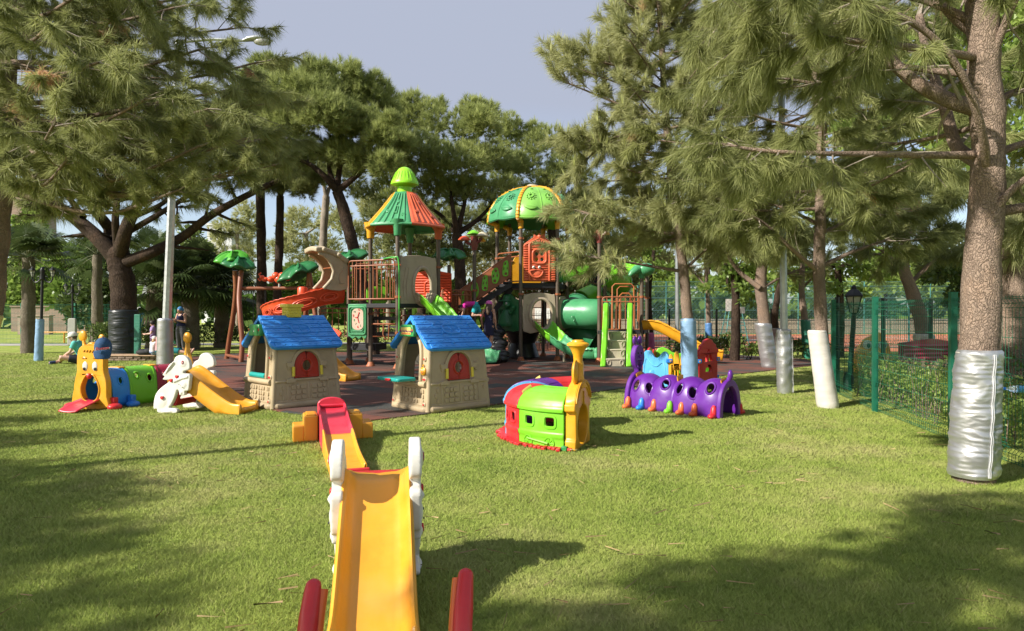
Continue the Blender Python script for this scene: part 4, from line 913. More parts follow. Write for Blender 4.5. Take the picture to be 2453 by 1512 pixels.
    b = MB(); b.grid(fn, 60, m * 2); a = [fn(1, t / 32) for t in range(33)]
    base = len(b.v); b.v += a + [(x + .004, y, max(.0, min(z, .09) * 0 + .003)) for x, y, z in a]
    for i in range(32): b.f.append((base + i, base + i + 1, base + 34 + i, base + 33 + i)); b.mi.append(0)
    b.build('chute', chute_mat, o, smooth=55, solid=.010, off=-1)
    b = MB(); M = lambda a_, q_, w: (.02 * k + .13 * k * q_ + w, a_, .10 * k + .42 * k * q_)
    b.prism([(-.235 * wc * wy * k, 0), (.235 * wc * wy * k, 0), (.235 * wc * wy * k, 1), (-.235 * wc * wy * k, 1)], .05, M, [rrect(0, .30, .34 * wc * wy * k, .14, .05, 3), rrect(0, .68, .34 * wc * wy * k, .14, .05, 3)]); b.build('ladder', RED, o, bevel=.008)
    b = MB(); b.box((-.08 * k, 0, .575 * k), (.18 * k, .47 * wc * wy * k, .045 * k))
    b.build('steps', RED, o, bevel=.01)
    return o
rabbit_slide((-5.12 + .10, 10.42, 0), math.atan2(-.20, .98), 1.0, 'side-on rabbit slide beside the yellow faced caterpillar tunnel', OR_)
rabbit_slide((-.775, 3.93, 0), math.atan2(-.985, .175), .93, 'large amber chute coming straight towards the viewer between rabbit backs', OR_, .78, .88)

ts = rabbit_slide((-4.42, 15.25, .02), R(-27), 1.0, 'amber slide end showing just right of the playhouse with the chimney', OR_); ts.name = 'toddler_slide'; del ts['group']

# --- wavy ride-on ramp behind the near slide
o = thing('ride_ramp', 'red and amber ride-on ramp with steps on both sides, behind the nearest slide', 'ramp', (-2.17, 8.22, 0), math.atan2(-2.05, .70))
zp = catmull([(-.06, 0, .345), (.10, 0, .33), (.30, 0, .29), (.55, 0, .235), (.80, 0, .20), (1.05, 0, .17), (1.30, 0, .115), (1.60, 0, .075), (1.9, 0, .062), (2.2, 0, .055)], 5)
cr = [(-1, -1), (-1, .045), (-.93, .055), (-.84, .045), (-.80, .0), (0, -.004), (.80, .0), (.84, .045), (.93, .055), (1, .045), (1, -1)]
def ramp_part(nm, i0, i1, mat):
    b = MB(); pts = zp[i0:i1 + 1]; n = len(pts) - 1; m = len(cr) - 1
    def fn(s, t):
        f = s * n; i = min(int(f), n - 1); p = pts[i].lerp(pts[i + 1], f - i); g = t * m; j = min(int(g + 1e-9), m - 1)
        y = cr[j][0] + (cr[j + 1][0] - cr[j][0]) * (g - j); h = cr[j][1] + (cr[j + 1][1] - cr[j][1]) * (g - j)
        return (p.x, y * .165, max(.004, p.z + h) if h > -.9 else .004)
    b.grid(fn, n, m * 2); return b.build(nm, mat, o, smooth=35, solid=.012)
ramp_part('top_track', 0, 22, PINKRED); ramp_part('lower_track', 22, 43, OR_)
b = MB(); b.prism(arc2(0, .0, .165, .085, 0, 180, 10) + [(-.165, -.33), (.165, -.33)], .05, lambda a, z, w: (-.075 + w, a, .385 + z)); b.tube([(-.05, -.15, .37), (-.03, 0, .375), (-.05, .15, .37)], .02, 8); b.build('back_stop', PINKRED, o, bevel=.01)
b = MB(); b.box((2.22, 0, .045), (.05, .35, .10)); b.build('end_stop', RED, o, bevel=.012)
for sg in (-1, 1):
    b = MB(); b.box((.10, sg * .255, .15), (.34, .16, .30)); b.box((.10, sg * .39, .095), (.34, .13, .19)); b.box((.10, sg * .25, .305), (.30, .12, .02)); b.build('side_steps', OR_, o, bevel=.016, bseg=3)

# --- red-handled rocker cut off by the bottom of the picture
o = thing('rocking_toy', 'rocking toy with red handles, cut off by the bottom of the photo', 'rocking toy', (-.36, 1.98, 0), R(4))
for sg in (-1, 1):
    b = MB(); x = sg * .215
    pts = [(x + sg * .01, .10, .69 - (.02 if sg < 0 else 0)), (x + sg * .004, .06, .62), (x + sg * .0, .02, .54), (x + sg * .012, -.02, .47), (x + sg * .05, -.05, .41), (x + sg * .06, -.10, .30), (x, -.16, .16)] if sg > 0 else [(x - .02, .10, .67), (x - .025, .07, .60), (x - .03, .03, .50), (x - .035, -.03, .40), (x - .035, -.10, .28), (x, -.16, .16)]
    q = catmull(pts, 5); b.tube(q, [.024 + .006 * min(1, i / 6) for i in range(len(q))], 14); b.ell(pts[0], (.024, .024, .022), 14, 8); h = b.build('handle', RED, o)
    b = MB(); q2 = [Vector(p) + Vector((-.018 if sg > 0 else .018, .016, -.015)) for p in q]; b.tube(q2, .024, 10); b.build('handle_back', ORG, h)
b = MB(); b.ell((.205, -.10, .52), (.07, .06, .045), 16, 10); b.ell((0, -.28, .28), (.24, .30, .12), 20, 12); b.build('seat', Y_, o)
for sg in (-1, 1):
    b = MB(); b.tube([(sg * .17, .28, .16), (sg * .17, .1, .04), (sg * .17, -.2, .03), (sg * .17, -.5, .04), (sg * .17, -.68, .16)], .03, 10); b.tube([(sg * .17, -.28, .03), (sg * .15, -.28, .26)], .035, 10); b.build('rocker', RED, o)

# --- train tunnel bent into a horseshoe
TC = Vector((.95, 8.35, 0)); o = thing('train_tunnel', 'horseshoe play tunnel shaped as a train with a yellow smokestack arch', 'play tunnel', TC)
sec = [(.305, .0), (.305, .12), (.318, .13), (.318, .165), (.305, .175), (.305, .40), (.335, .415), (.337, .435), (.325, .445)] + [(.322 * math.cos(R(a)), .445 + .195 * math.sin(R(a))) for a in range(10, 171, 16)] + [(-.325, .445), (-.337, .435), (-.335, .415), (-.305, .40), (-.305, .175), (-.318, .165), (-.318, .13), (-.305, .12), (-.305, .0)]
ln = [0.0]
for i in range(1, len(sec)): ln.append(ln[-1] + math.hypot(sec[i][0] - sec[i - 1][0], sec[i][1] - sec[i - 1][1]))
def secat(t):
    q = t * ln[-1]
    for i in range(1, len(sec)):
        if q <= ln[i] + 1e-9:
            f = (q - ln[i - 1]) / (ln[i] - ln[i - 1]); return sec[i - 1][0] + (sec[i][0] - sec[i - 1][0]) * f, sec[i - 1][1] + (sec[i][1] - sec[i - 1][1]) * f
    return sec[-1]
def tz(z): return next(k / 400 for k in range(400) if secat(k / 400)[1] >= z)
R0 = .72
def wagon(nm, a0, a1, mat, windows, sc=1.0):
    def fn(s, t, off=0):
        a = R(a0 + (a1 - a0) * s); x, z = secat(t); e = sc + off; r = R0 + x * e; return (r * math.cos(a), r * math.sin(a), z * e)
    b = MB(); hs = []
    tw = (tz(.295) , tz(.295)); hh = (tz(.36) - tz(.23)) / 2
    for sx, rs in windows: hs.append((sx, tw[0], rs, hh, 4)); hs.append((sx, 1 - tw[0], rs, hh, 4))
    b.grid(fn, 44, 96, hs)
    for h in hs: b.ring(fn, h, .011, 28, 6, -.002)
    for tt in (.38, .5, .62): b.tube([fn(.1 + .8 * i / 8, tt) for i in range(9)], .006, 5)
    w = b.build(nm, mat, o, smooth=40, solid=.018, off=0); return fn, w
fg, wg = wagon('carriage', 248, 213, LIM, [(.27, .115), (.72, .115)])
fr_, wr_ = wagon('carriage', 212, 189, RED, [(.30, .14), (.75, .14)], .995)
wagon('carriage', 188.5, 168, SKY, [], .99); wagon('carriage', 167.5, 132, PUR, [(.5, .14)], 1.0); wagon('carriage', 131.5, 96, RED, [(.3, .1), (.7, .1)], .995)
# moulded wheels on the green carriage
b = MB()
for sx in (.28, .74):
    p = fg(sx, tz(.06)); a = R(248 - 35 * sx); u = Vector((-math.sin(a), math.cos(a), 0)); c = Vector(p) + Vector((math.cos(a), math.sin(a), 0)) * .012
    b.tube([c + u * .062 * math.cos(q / 16 * 6.283) + Vector((0, 0, .062 * math.sin(q / 16 * 6.283))) for q in range(16)], .008, 6, closed=True)
    for q in range(4): v = u * .055 * math.cos(q * .785) + Vector((0, 0, .055 * math.sin(q * .785))); b.tube([c - v, c + v], .005, 5)
q1 = Vector(fg(.28, tz(.06))); q2 = Vector(fg(.74, tz(.09))); a = R(230); nn = Vector((math.cos(a), math.sin(a), 0)) * .03; b.tube([q1 + nn, q2 + nn], .012, 6); b.build('wheel_moulding', LIM, wg)
for an, am in ((212.5, CREAM), (131.8, CREAM)):
    b = MB(); a = R(an); pts = [Vector(((R0 + x * 1.05) * math.cos(a), (R0 + x * 1.05) * math.sin(a), z * 1.035)) for x, z in [(.24, .545), (.19, .58), (.13, .61)]]; b.tube(pts, .04, 8, flat=.22, up=(-math.sin(a), math.cos(a), 0)); b.build('joint_clip', am, o)
# red ballast pieces round the foot
b = MB(); g = random.Random(4)
for an in range(252, 140, -6):
    for k in range(2):
        a = R(an - 3 * k); r = R0 + .33 + g.uniform(.0, .05); b.box((r * math.cos(a), r * math.sin(a), .022), (g.uniform(.06, .14), .045, .03), a + g.uniform(-.3, .3))
b.build('track_pieces', RED, o, bevel=.006)
b = MB(); a = R(249); b.box((1.06 * math.cos(a), 1.06 * math.sin(a), .03), (.08, .06, .05), a); b.build('green_foot', GRN, o, bevel=.006)
# yellow engine arch with ears and smokestack
a = R(250); ux = Vector((math.cos(a), math.sin(a), 0)); uy = Vector((-math.sin(a), math.cos(a), 0)); cen = ux * R0     # ux: outwards (towards the viewer's left), uy: out of the tunnel mouth (reverse)
en = lambda x, z, w: tuple(cen + ux * x + Vector((0, 0, z)) + uy * (w + .0))
out = [(-.33, 0), (-.20, 0), (-.20, .002), (.20, .002), (.20, 0), (.33, 0), (.33, .10), (.305, .13), (.305, .41), (.36, .43), (.36, .50)] + arc2(0, .46, .335, .27, 12, 168, 18) + [(-.36, .50), (-.36, .43), (-.305, .41), (-.305, .13), (-.33, .10)]
mouth = ell2(0, .25, .235, .225, 28)
b = MB(); b.prism(out, .12, en, [mouth], t0=-.02); b.tube([en(.335 * math.cos(R(q)), .46 + .27 * math.sin(R(q)), .10) for q in range(10, 171, 10)], .022, 8); b.tube([en(.27 * math.cos(R(q)), .46 + .215 * math.sin(R(q)), .10) for q in range(20, 161, 10)], .008, 6)
b.tube([en(0, z, .10) for z in (.46, .62)], .016, 8)
b.lathe([(.11, .66), (.075, .72), (.062, .80), (.058, .90), (.058, .93)], cen + uy * .04, 20)
b.build('engine_arch', Y_, o, smooth=50, bevel=.012)
for sg in (-1, 1):
    b = MB(); Mx = Matrix((ux, uy, Vector((0, 0, 1)))).transposed(); b.lathe([(.0, -.028), (.10, -.022), (.118, -.008), (.118, .008), (.10, .022), (.0, .028)], cen + ux * (sg * .112) + uy * .04 + Vector((0, 0, .835)), 24, Mx @ Matrix.Rotation(R(90), 3, 'X') @ Matrix.Diagonal((.85, 1.15, 1.0))); b.build('ear', Y_, o)
b = MB(); b.lathe([(.055, .92), (.050, .96), (.056, 1.02), (.085, 1.085), (.112, 1.12), (.125, 1.125), (.125, 1.145), (.10, 1.160), (.072, 1.168), (.066, 1.182), (.05, 1.19), (0, 1.19)], cen + uy * .04, 28); b.build('smokestack', Y_, o)

# --- purple caterpillar tunnel
A0 = Vector((2.03, 10.92, 0)); ax = Vector((1.22, -1.26, 0)); L = 1.72; o = thing('caterpillar_tunnel', 'purple caterpillar tunnel with round holes and coloured shoes', 'play tunnel', A0, math.atan2(ax.y, ax.x)); o.scale = (.90, .92, .94)
def pf(x0, l):
    def fn(s, t):
        bump = .85 + .15 * abs(math.sin(2 * math.pi * s)) ** .8
        a = math.pi * t; y = -.335 * math.copysign(abs(math.cos(a)) ** .9, math.cos(a)) * bump * (1 if 0 < t < 1 else 1); z = .565 * math.sin(a) ** .75 * bump if 0 < t < 1 else 0
        return (x0 + l * s, y, z)
    return fn
for x0, hol in ((0, [(.17, .22), (.46, .215), (.83, .265)]), (.865, [(.155, .225), (.44, .205), (.80, .26)])):
    fn = pf(x0, .855); hs = [(s, t, .088, .082, 2) for s, t in hol] + [(s, 1 - t, .088, .082, 2) for s, t in hol]
    b = MB(); b.grid(fn, 52, 60, hs)
    for h in hs: b.ring(fn, h, .012, 26, 6)
    for e in (0, 1): b.tube([fn(e, t / 30) for t in range(31)], .016, 6)
    b.build('tunnel_segment', PUR, o, smooth=60, solid=.016, off=0)
for x0 in (.03, .86, 1.66):
    b = MB(); fn = pf(0, 1); b.tube([(x0, -.335 * math.cos(R(q)) * .92, .565 * math.sin(R(q)) ** .75 * .925 + .012) for q in (70, 80, 90, 100)], .055, 8, flat=.2, up=(1, 0, 0)); b.build('joint_clip', Y_, o)
def shoe(x, y, mat, sg, sc=1.0, rz=0):
    b = MB(); b.tube([(x, y + sg * .0, .0), (x, y, .08), (x, y - sg * .012, .15), (x, y - sg * .02, .19)], [.050 * sc, .050 * sc, .046 * sc, .022 * sc], 12); b.ell((x, y + sg * .05, .035), (.058 * sc, .085 * sc, .045 * sc), 14, 8); return b.build('shoe', mat, o)
for x, m in ((.30, SKYB), (.55, ORG), (.86, LIM), (1.08, ORG), (1.32, ORG), (1.66, RED)): shoe(x, -.34, m, -1)
for x, m in ((.2, RED), (.9, ORG), (1.74, RED)): shoe(x, .34, m, 1)
shoe(.03, -.36, ORG, -1)
b = MB(); arch_o = [(.34 * math.cos(R(q)), .57 * math.sin(R(q)) ** .8) for q in range(0, 181, 9)]; arch_i = [(.24 * math.cos(R(q)), .46 * math.sin(R(q)) ** .8) for q in range(180, -1, -9)]
b.prism([(.34, 0)] + arch_o[1:-1] + [(-.34, 0), (-.24, 0)] + arch_i[1:-1] + [(.24, 0)], .07, lambda y, z, w: (1.735 + w, y, z), tri=True); b.ell((1.76, 0, .63), (.04, .055, .085), 12, 8); b.tube([(1.735, 0, .55), (1.75, 0, .60)], .045, 8); b.build('tail_frame', PUR, o, bevel=.012)
b = MB(); b.prism([(.36, 0)] + [(.36 * math.cos(R(q)), .60 * math.sin(R(q)) ** .8) for q in range(9, 172, 9)] + [(-.36, 0), (-.26, 0)] + [(.26 * math.cos(R(q)), .46 * math.sin(R(q)) ** .8) for q in range(171, 8, -9)] + [(.26, 0)], .08, lambda y, z, w: (-.02 + w, y, z), tri=True)
hd = c2([(-.035, .52), (-.045, .62), (-.115, .70), (-.150, .80), (-.140, .90), (-.10, .99), (-.05, 1.035), (.05, 1.035), (.10, .99), (.140, .90), (.150, .80), (.115, .70), (.045, .62), (.035, .52)], 3)
hole = c2([(-.045, .64), (-.05, .70), (0, .765), (.05, .70), (.045, .64)], 3)
b.prism(hd, .10, lambda y, z, w: (-.03 + w, y, z), [hole]); hh = b.build('head', PUR, o, bevel=.016)
for sg in (-1, 1):
    q = MB(); q.ell((-.03, sg * .075, 1.115), (.030, .058, .075), 14, 10); q.build('ear', PUR, hh)
    q = MB(); q.ell((.022, sg * .05, .90), (.010, .014, .018), 10, 6); q.build('eye', BLK, hh)
b = MB(); b.ell((.03, 0, .845), (.02, .03, .02), 10, 6); b.build('nose', PUR, hh)

# --- yellow-faced caterpillar tunnel on the left
FC = Vector((-6.50, 10.62, 0)); h0 = math.atan2(.985, .17); o = thing('caterpillar_tunnel', 'caterpillar tunnel with a yellow face, blue and green segments and red tongue', 'play tunnel', FC, h0 - math.pi / 2)
# local frame: +y runs into the tunnel, +x to the viewer's right
pth = []; p = Vector((0, 0, 0)); hd_ = math.pi / 2
for i in range(61):
    pth.append((p.copy(), hd_)); q = 1.62 / 60; t_ = i / 60
    hd_ -= R(46) / 60 * (1.4 if .22 < t_ < .72 else .4); p = p + Vector((math.cos(hd_), math.sin(hd_), 0)) * q
def cf(s0, s1, hw=.27, hz=.60):
    def fn(s, t):
        f = (s0 + (s1 - s0) * s) * 60; i = min(int(f), 59); c = pth[i][0].lerp(pth[i + 1][0], f - i); a = pth[i][1] + (pth[i + 1][1] - pth[i][1]) * (f - i); n_ = Vector((math.sin(a), -math.cos(a), 0))
        al = math.pi * t; x = hw * math.copysign(abs(math.cos(al)) ** .62, math.cos(al)); z = hz * abs(math.sin(al)) ** .62 if 0 < t < 1 else 0
        q = c + n_ * x; return (q.x, q.y, z)
    return fn
for s0, s1, m, hol in ((.04, .27, BLU, [(.52, .19)]), (.275, .63, LIM, [(.33, .24), (.76, .19)]), (.635, .98, MAROON, [(.3, .22), (.7, .22)])):
    fn = cf(s0, s1); l = (s1 - s0) * 1.62; hs = [(s, t, .058 / l, .052, 2) for s, t in hol] + [(s, 1 - t, .058 / l, .052, 2) for s, t in hol]
    b = MB(); b.grid(fn, 40, 64, hs)
    for h in hs: b.ring(fn, h, .011, 24, 6)
    for e in (.06, .94): b.tube([fn(e, t / 30) for t in range(31)], .010, 6)
    b.build('tunnel_segment', m, o, smooth=60, solid=.014, off=0)
for s_ in (.272, .632):
    b = MB(); fn = cf(s_ - .04, s_ + .04, .275, .612); b.grid(fn, 4, 40); b.v = [v for v in b.v]; 
    b = MB(); b.grid(lambda s, t, fn=fn: fn(s, .42 + .16 * t), 4, 8); b.build('joint_clip', Y_, o, solid=.02, off=0)
b = MB(); b.box((.08, 0.02, .612), (.14, .05, .006)); 
lf_ = lambda x, z, w: (x, -.04 - w, z)
fo = c2([(-.285, .02), (-.29, .30), (-.265, .46), (-.235, .58), (-.235, .70), (-.225, .85), (-.19, .945), (-.12, .99), (-.06, 1.0), (-.02, 1.03), (.05, 1.03), (.09, 1.0), (.15, .97), (.20, .91), (.235, .80), (.235, .66), (.245, .56), (.285, .42), (.29, .20), (.285, .02)], 3)
mo = c2([(-.165, .30), (-.13, .43), (-.055, .535), (0, .515), (.055, .535), (.13, .43), (.165, .30), (.12, .16), (0, .105), (-.12, .16)], 4)
b = MB(); b.prism(fo, .11, lf_, [mo], t0=-.06); b.tube([lf_(x, z, .05) for x, z in mo], .015, 6, closed=True)
for k in range(4): b.tube([lf_(-.11 + .05 * k, .885 - .004 * k, .048), lf_(-.085 + .05 * k, .915, .052)], .006, 5)
for sg in (-1, 1): b.tube([lf_(sg * .10 - .04, .785, .05), lf_(sg * .10, .80, .055), lf_(sg * .10 + .045, .785, .05)], .010, 6)
fc = b.build('face', Y_, o, smooth=50, bevel=.014)
b = MB(); b.ell(lf_(-.165, 1.13, .0), (.072, .030, .085), 16, 10); b.tube([lf_(-.15, 1.06, 0), lf_(-.14, 1.0, 0), lf_(-.12, .95, 0)], [.022, .028, .05], 10); b.build('antenna', Y_, fc)
b = MB(); b.ell(lf_(.165, 1.10, .0), (.05, .028, .06), 16, 10); b.tube([lf_(.16, 1.06, 0), lf_(.145, 1.0, 0), lf_(.125, .95, 0)], [.022, .028, .05], 10); b.build('antenna', Y_, fc)
for sg in (-1, 1):
    b = MB(); b.ell(lf_(sg * .085, .665, .05), (.047, .012, .072), 18, 12); e = b.build('eye', WHT, fc); b = MB(); b.ell(lf_(sg * .085 + (.012 if sg > 0 else -.006), .625, .062), (.026, .006, .026), 12, 8); b.build('pupil', BLK, e)
b = MB(); b.ell(lf_(0, .515, .065), (.04, .035, .045), 16, 12); b.build('nose', RED, fc)
b = MB(); b.grid(lambda s, t: ((t - .5) * (.30 + .06 * math.sin(s * 3)) , -.02 - .50 * s, .115 * (1 - s) ** .8 + .012 + .05 * (2 * t - 1) ** 2 * (1 - s * .6)), 14, 10); b.build('tongue', PINKRED, o, solid=.02, off=0)
for x, m, y in ((-.37, RED, .02), (.37, RED, .02), (.41, SKYB, .36), (-.35, SKYB, .36)):
    sg = 1 if x > 0 else -1
    b = MB(); b.box((x - sg * .05, y, .09), (.09, .10, .18)); b.ell((x + sg * .01, y - .05, .04), (.10, .115, .055), 16, 8); b.build('foot', m, o, bevel=.014)
b = MB(); fn = cf(.96, 1.0); e = pth[60]; c = e[0]; a = e[1]; n_ = Vector((math.sin(a), -math.cos(a), 0))
tl = lambda x, z, w: tuple(c + n_ * x + Vector((math.cos(a), math.sin(a), 0)) * w + Vector((0, 0, z)))
b.prism([(-.30, 0), (.30, 0), (.31, .35), (.27, .60), (.17, .72), (.075, .81), (.035, .90), (.025, .97), (-.025, .97), (-.035, .90), (-.075, .81), (-.17, .72), (-.27, .60), (-.31, .35)], .07, tl, [ell2(0, .28, .19, .20, 20)]); tp = b.build('tail_plate', Y_, o, bevel=.012)
b = MB(); b.ell(tl(0, 1.05, 0), (.08, .05, .10), 16, 10); b.build('tail_ball', Y_, tp)
CATP = FC
# blue cap hung on the antenna
capM = Matrix.Translation((-6.235, 10.40, 1.00)) @ Matrix.Rotation(R(26), 4, 'Z')
o = thing('baseball_cap', 'blue cap with red lettering hung on the yellow caterpillar face', 'cap', capM.translation, R(26))
b = MB(); cr_ = []
b.lathe([(.115, -.10), (.122, -.05), (.118, 0), (.098, .055), (.06, .095), (.02, .11), (0, .112)], (0, .02, 0), 24, Matrix.Rotation(R(24), 3, 'X') @ Matrix.Diagonal((1, 1.0, 1.05))); b.ell((0, -.02, .125), .010, 8, 6)
M_cap = simple('navy_cotton', (.020, .070, .17), .85, 0, 14, .25, .4, 300, .002); b.build('crown', M_cap, o, smooth=60, solid=.003)
b = MB(); b.grid(lambda s, t: ((t - .5) * .235 * (1 - .30 * s ** 3), -.075 - .035 * s - .03 * math.sin(math.pi * t), -.075 - .135 * s * (1 - .18 * (2 * t - 1) ** 2) - .02 * (2 * t - 1) ** 2), 8, 14); b.build('brim', M_cap, o, smooth=60, solid=.005, off=0)
M = Matrix.Translation((0.0, -.127, -.045)) @ Matrix.Rotation(R(-6), 4, 'Y') @ Matrix.Rotation(R(78), 4, 'X')
text_part('lettering_edge', 'Boston', .062, M @ Matrix.Translation((.002, -.004, -.004)) @ Matrix.Scale(1.12, 4), WHT, o, .004, .25); text_part('lettering', 'Boston', .062, M, RED, o, .006, .25)

# --- plastic play-pen behind the blue padding
o = thing('play_pen', 'small plastic play-pen fence with blue, yellow and green panels and a red door', 'play-pen', (XU(1640, 13.3), 13.3, 0.016))
po = Vector((XU(1640, 13.3), 13.3, 0.016))
def pen(nm, a, c, out, mat, holes=(), t=.05):
    a = Vector(a) - po; c = Vector(c) - po; a.z = c.z = 0; dr = (c - a); L = dr.length; dr.normalize(); nn = Vector((dr.y, -dr.x, 0))
    b = MB(); b.prism([(x * L, z) for x, z in out], t, lambda x, z, w: tuple(a + dr * x + nn * w + Vector((0, 0, z))), [[(x * L, z) for x, z in h] for h in holes]); return b.build(nm, mat, o, bevel=.014), (lambda x, z, w: tuple(a + dr * (x * L) + nn * w + Vector((0, 0, z))))
pb = [W(1542, 748, 13.9), W(1602, 748, 13.15), W(1640, 748, 13.05), W(1672, 748, 13.0), W(1716, 748, 13.7), W(1690, 748, 14.8), W(1570, 748, 15.0)]
blue_o = [(0, .05), (.5, .04), (1, .05), (1, .35), (1, .60), (.95, .69), (.85, .72), (.75, .68), (.66, .61), (.53, .58), (.42, .61), (.34, .68), (.22, .72), (.08, .69), (0, .60), (0, .35)]
p_, f_ = pen('panel', pb[0], pb[1], c2(blue_o, 3), SKY); 
q = MB(); q.tube([f_(x, z, .03) for x, z in c2([(.12, .15), (.88, .15), (.85, .5), (.6, .42), (.4, .44), (.15, .55)], 4)], .012, 6, closed=True); q.ell(f_(.45, .28, .03), (.09, .03, .07)); q.build('moulding', SKY, p_)
pick = [(0, .05), (1, .05), (1, .55)] + arc2(.86, .58, .14, .10, 0, 180, 6) + [(.70, .52)] + arc2(.5, .62, .17, .12, 0, 180, 6) + [(.30, .52)] + arc2(.14, .58, .14, .10, 0, 180, 6) + [(0, .55)]
for a, c in ((pb[1], pb[2]), (pb[2], pb[3])): pen('panel', a, c, pick, Y_, [rrect(.3, .32, .10, .26, .04, 2), rrect(.5, .32, .10, .26, .04, 2), rrect(.7, .32, .10, .26, .04, 2)])
red_o = [(0, .02), (1, .02), (1, .66), (1.06, .68), (1.06, .73), (.92, .80), (.92, .84), (.78, .88), (.70, .94), (.5, .97), (.30, .94), (.22, .88), (.08, .84), (.08, .80), (-.06, .73), (-.06, .68), (0, .66)]
win = [[(.28, .52), (.46, .52), (.46, .66), (.38, .66)], [(.54, .52), (.72, .52), (.62, .66), (.54, .66)], rrect(.5, .72, .10, .07, .03, 3), rrect(.5, .36, .30, .08, .03, 3)]
pen('door_panel', pb[3], pb[4], red_o, RED, win, .06)
pen('panel', pb[4], pb[5], blue_o, LIM); pen('panel', pb[5], pb[6], blue_o, LIM); pen('panel', pb[6], pb[0], pick, RED)
for k in range(1, 5):
    q = MB(); c = pb[k] - po; c.z = 0
    q.box((c.x, c.y - .03, .55), (.12, .07, .075)); q.box((c.x, c.y, .20), (.10, .07, .06)); cl = q.build('corner_clip', SKYB, o, bevel=.01)
    q = MB(); q.lathe([(.016, 0), (.016, .02)], (c.x + .02, c.y - .06, .55), 8, Matrix.Rotation(R(90), 3, 'X')); q.build('screw', Y_, cl)
# ---------------------------------------------------------------- the big play structure on the rubber tiles
def paint(name, c, rough=.45): return simple(name, c, rough, 0.0, 5, .16, .06, 90, .003)
M_post = paint('brown_post_paint', (.105, .078, .056)); M_rail = paint('terracotta_rail_paint', (.27, .085, .032)); M_deck = paint('black_deck_coating', (.014, .014, .017), .6); M_rust = plastic('foot_cap_plastic', (.36, .11, .04), .5)
DGRN = plastic('leaf_green_plastic', (.022, .155, .050)); MGRN = plastic('mid_green_plastic', (.060, .275, .115)); TANL = plastic('sand_plastic', (.42, .345, .24), .4); ORED = plastic('orange_red_plastic', (.62, .075, .022)); SOFTORG = plastic('soft_orange_plastic', (.66, .13, .055))
M_navy = plastic('navy_plastic', (.010, .012, .045), .2); STONE = plastic('stone_plastic', (.42, .37, .27), .5)
PS0 = Vector((-.6, 20.4, .02)); PS = thing('play_structure', 'big play structure with a green cone roof, yellow ribbed dome, slides and tubes', 'play structure', PS0)
def BP(b, name, mat, parent=None, **kw):
    b.v = [(x - PS0.x, y - PS0.y, z - PS0.z) for x, y, z in b.v]
    return b.build(name, mat, parent or PS, **kw)
def post(x, y, z1, r=.056, clamps=(), foot=True):
    b = MB(); b.lathe([(r, .02), (r, z1 - .01), (r * .8, z1)], (x, y, 0), 16); p = BP(b, 'post', M_post)
    if foot: b = MB(); b.lathe([(.125, .02), (.125, .035), (.10, .07), (.08, .12), (.062, .14)], (x, y, 0), 16); BP(b, 'foot_cap', M_rust, p, bevel=.0)
    for z in clamps: b = MB(); b.lathe([(r + .002, z - .035), (r + .016, z - .03), (r + .016, z + .03), (r + .002, z + .035)], (x, y, 0), 14); b.box((x + r + .015, y - .02, z), (.05, .05, .04)); BP(b, 'clamp', M_rail, p)
    return p
def rail(pa, pb, z0, z1, n=7, name='railing', r=.018, arch=False, mat=None):
    a = Vector(pa); c = Vector(pb); d = (c - a); L = d.length; d.normalize(); P = lambda t, z: (a.x + d.x * t, a.y + d.y * t, z); b = MB(); k = .10
    fr = [P(.03, z0), P(.03, z1 - k)] + [P(.03 + k - k * math.cos(R(q)), z1 - k + k * math.sin(R(q))) for q in (22, 45, 67)] + [P(.03 + k, z1), P(L - .03 - k, z1)] + [P(L - .03 - k + k * math.sin(R(q)), z1 - k + k * math.cos(R(q))) for q in (22, 45, 67)] + [P(L - .03, z1 - k), P(L - .03, z0)]
    b.tube(fr, r * 1.15, 8, closed=True)
    b.tube([P(.03, z1 - .14), P(L - .03, z1 - .14)], r, 8)
    for i in range(1, n): t = .03 + (L - .06) * i / n; b.tube([P(t, z0), P(t, z1 - .02)], r * .8, 8)
    return BP(b, name, mat or M_rail)
def deck(poly, z, th=.11): b = MB(); b.prism(poly, th, lambda x, y, w: (x, y, w), t0=z - th); return BP(b, 'deck', M_deck, bevel=.01)
def trough(name, pts, hw, lip, mat, n=None, cuts=None, th=.03, emb=0.0, fl=.55):
    """open slide channel along a path; cuts = [(fraction, material)]"""
    p = catmull(pts, 8); m = len(p) - 1
    pr = [(-1.0, 1.0), (-.93, 1.02), (-.86, .92), (-.74, .35), (-fl, .04), (-.25, -.0), (.25, 0.0), (fl, .04), (.74, .35), (.86, .92), (.93, 1.02), (1.0, 1.0)]
    cuts = cuts or [(1.0, mat)]; s0 = 0.0
    for s1, mt in cuts:
        i0, i1 = int(round(s0 * m)), int(round(s1 * m)); b = MB()
        def fn(s, t, i0=i0, i1=i1):
            f = i0 + (i1 - i0) * s; i = min(int(f), m - 1); c = p[i].lerp(p[i + 1], f - i); tg = (p[i + 1] - p[i]).normalized(); sd = tg.cross(Vector((0, 0, 1))).normalized(); up = sd.cross(tg)
            g = t * (len(pr) - 1); j = min(int(g + 1e-9), len(pr) - 2); y = pr[j][0] + (pr[j + 1][0] - pr[j][0]) * (g - j); h = pr[j][1] + (pr[j + 1][1] - pr[j][1]) * (g - j)
            wob = 1 + emb * math.sin(f * 1.9 + (3 if y > 0 else 0)) if abs(y) > .7 else 1
            return tuple(c + sd * (y * hw) + up * (h * lip * wob))
        b.grid(fn, max(i1 - i0, 2), 33); BP(b, name, mt, solid=th, off=0, smooth=60); s0 = s1
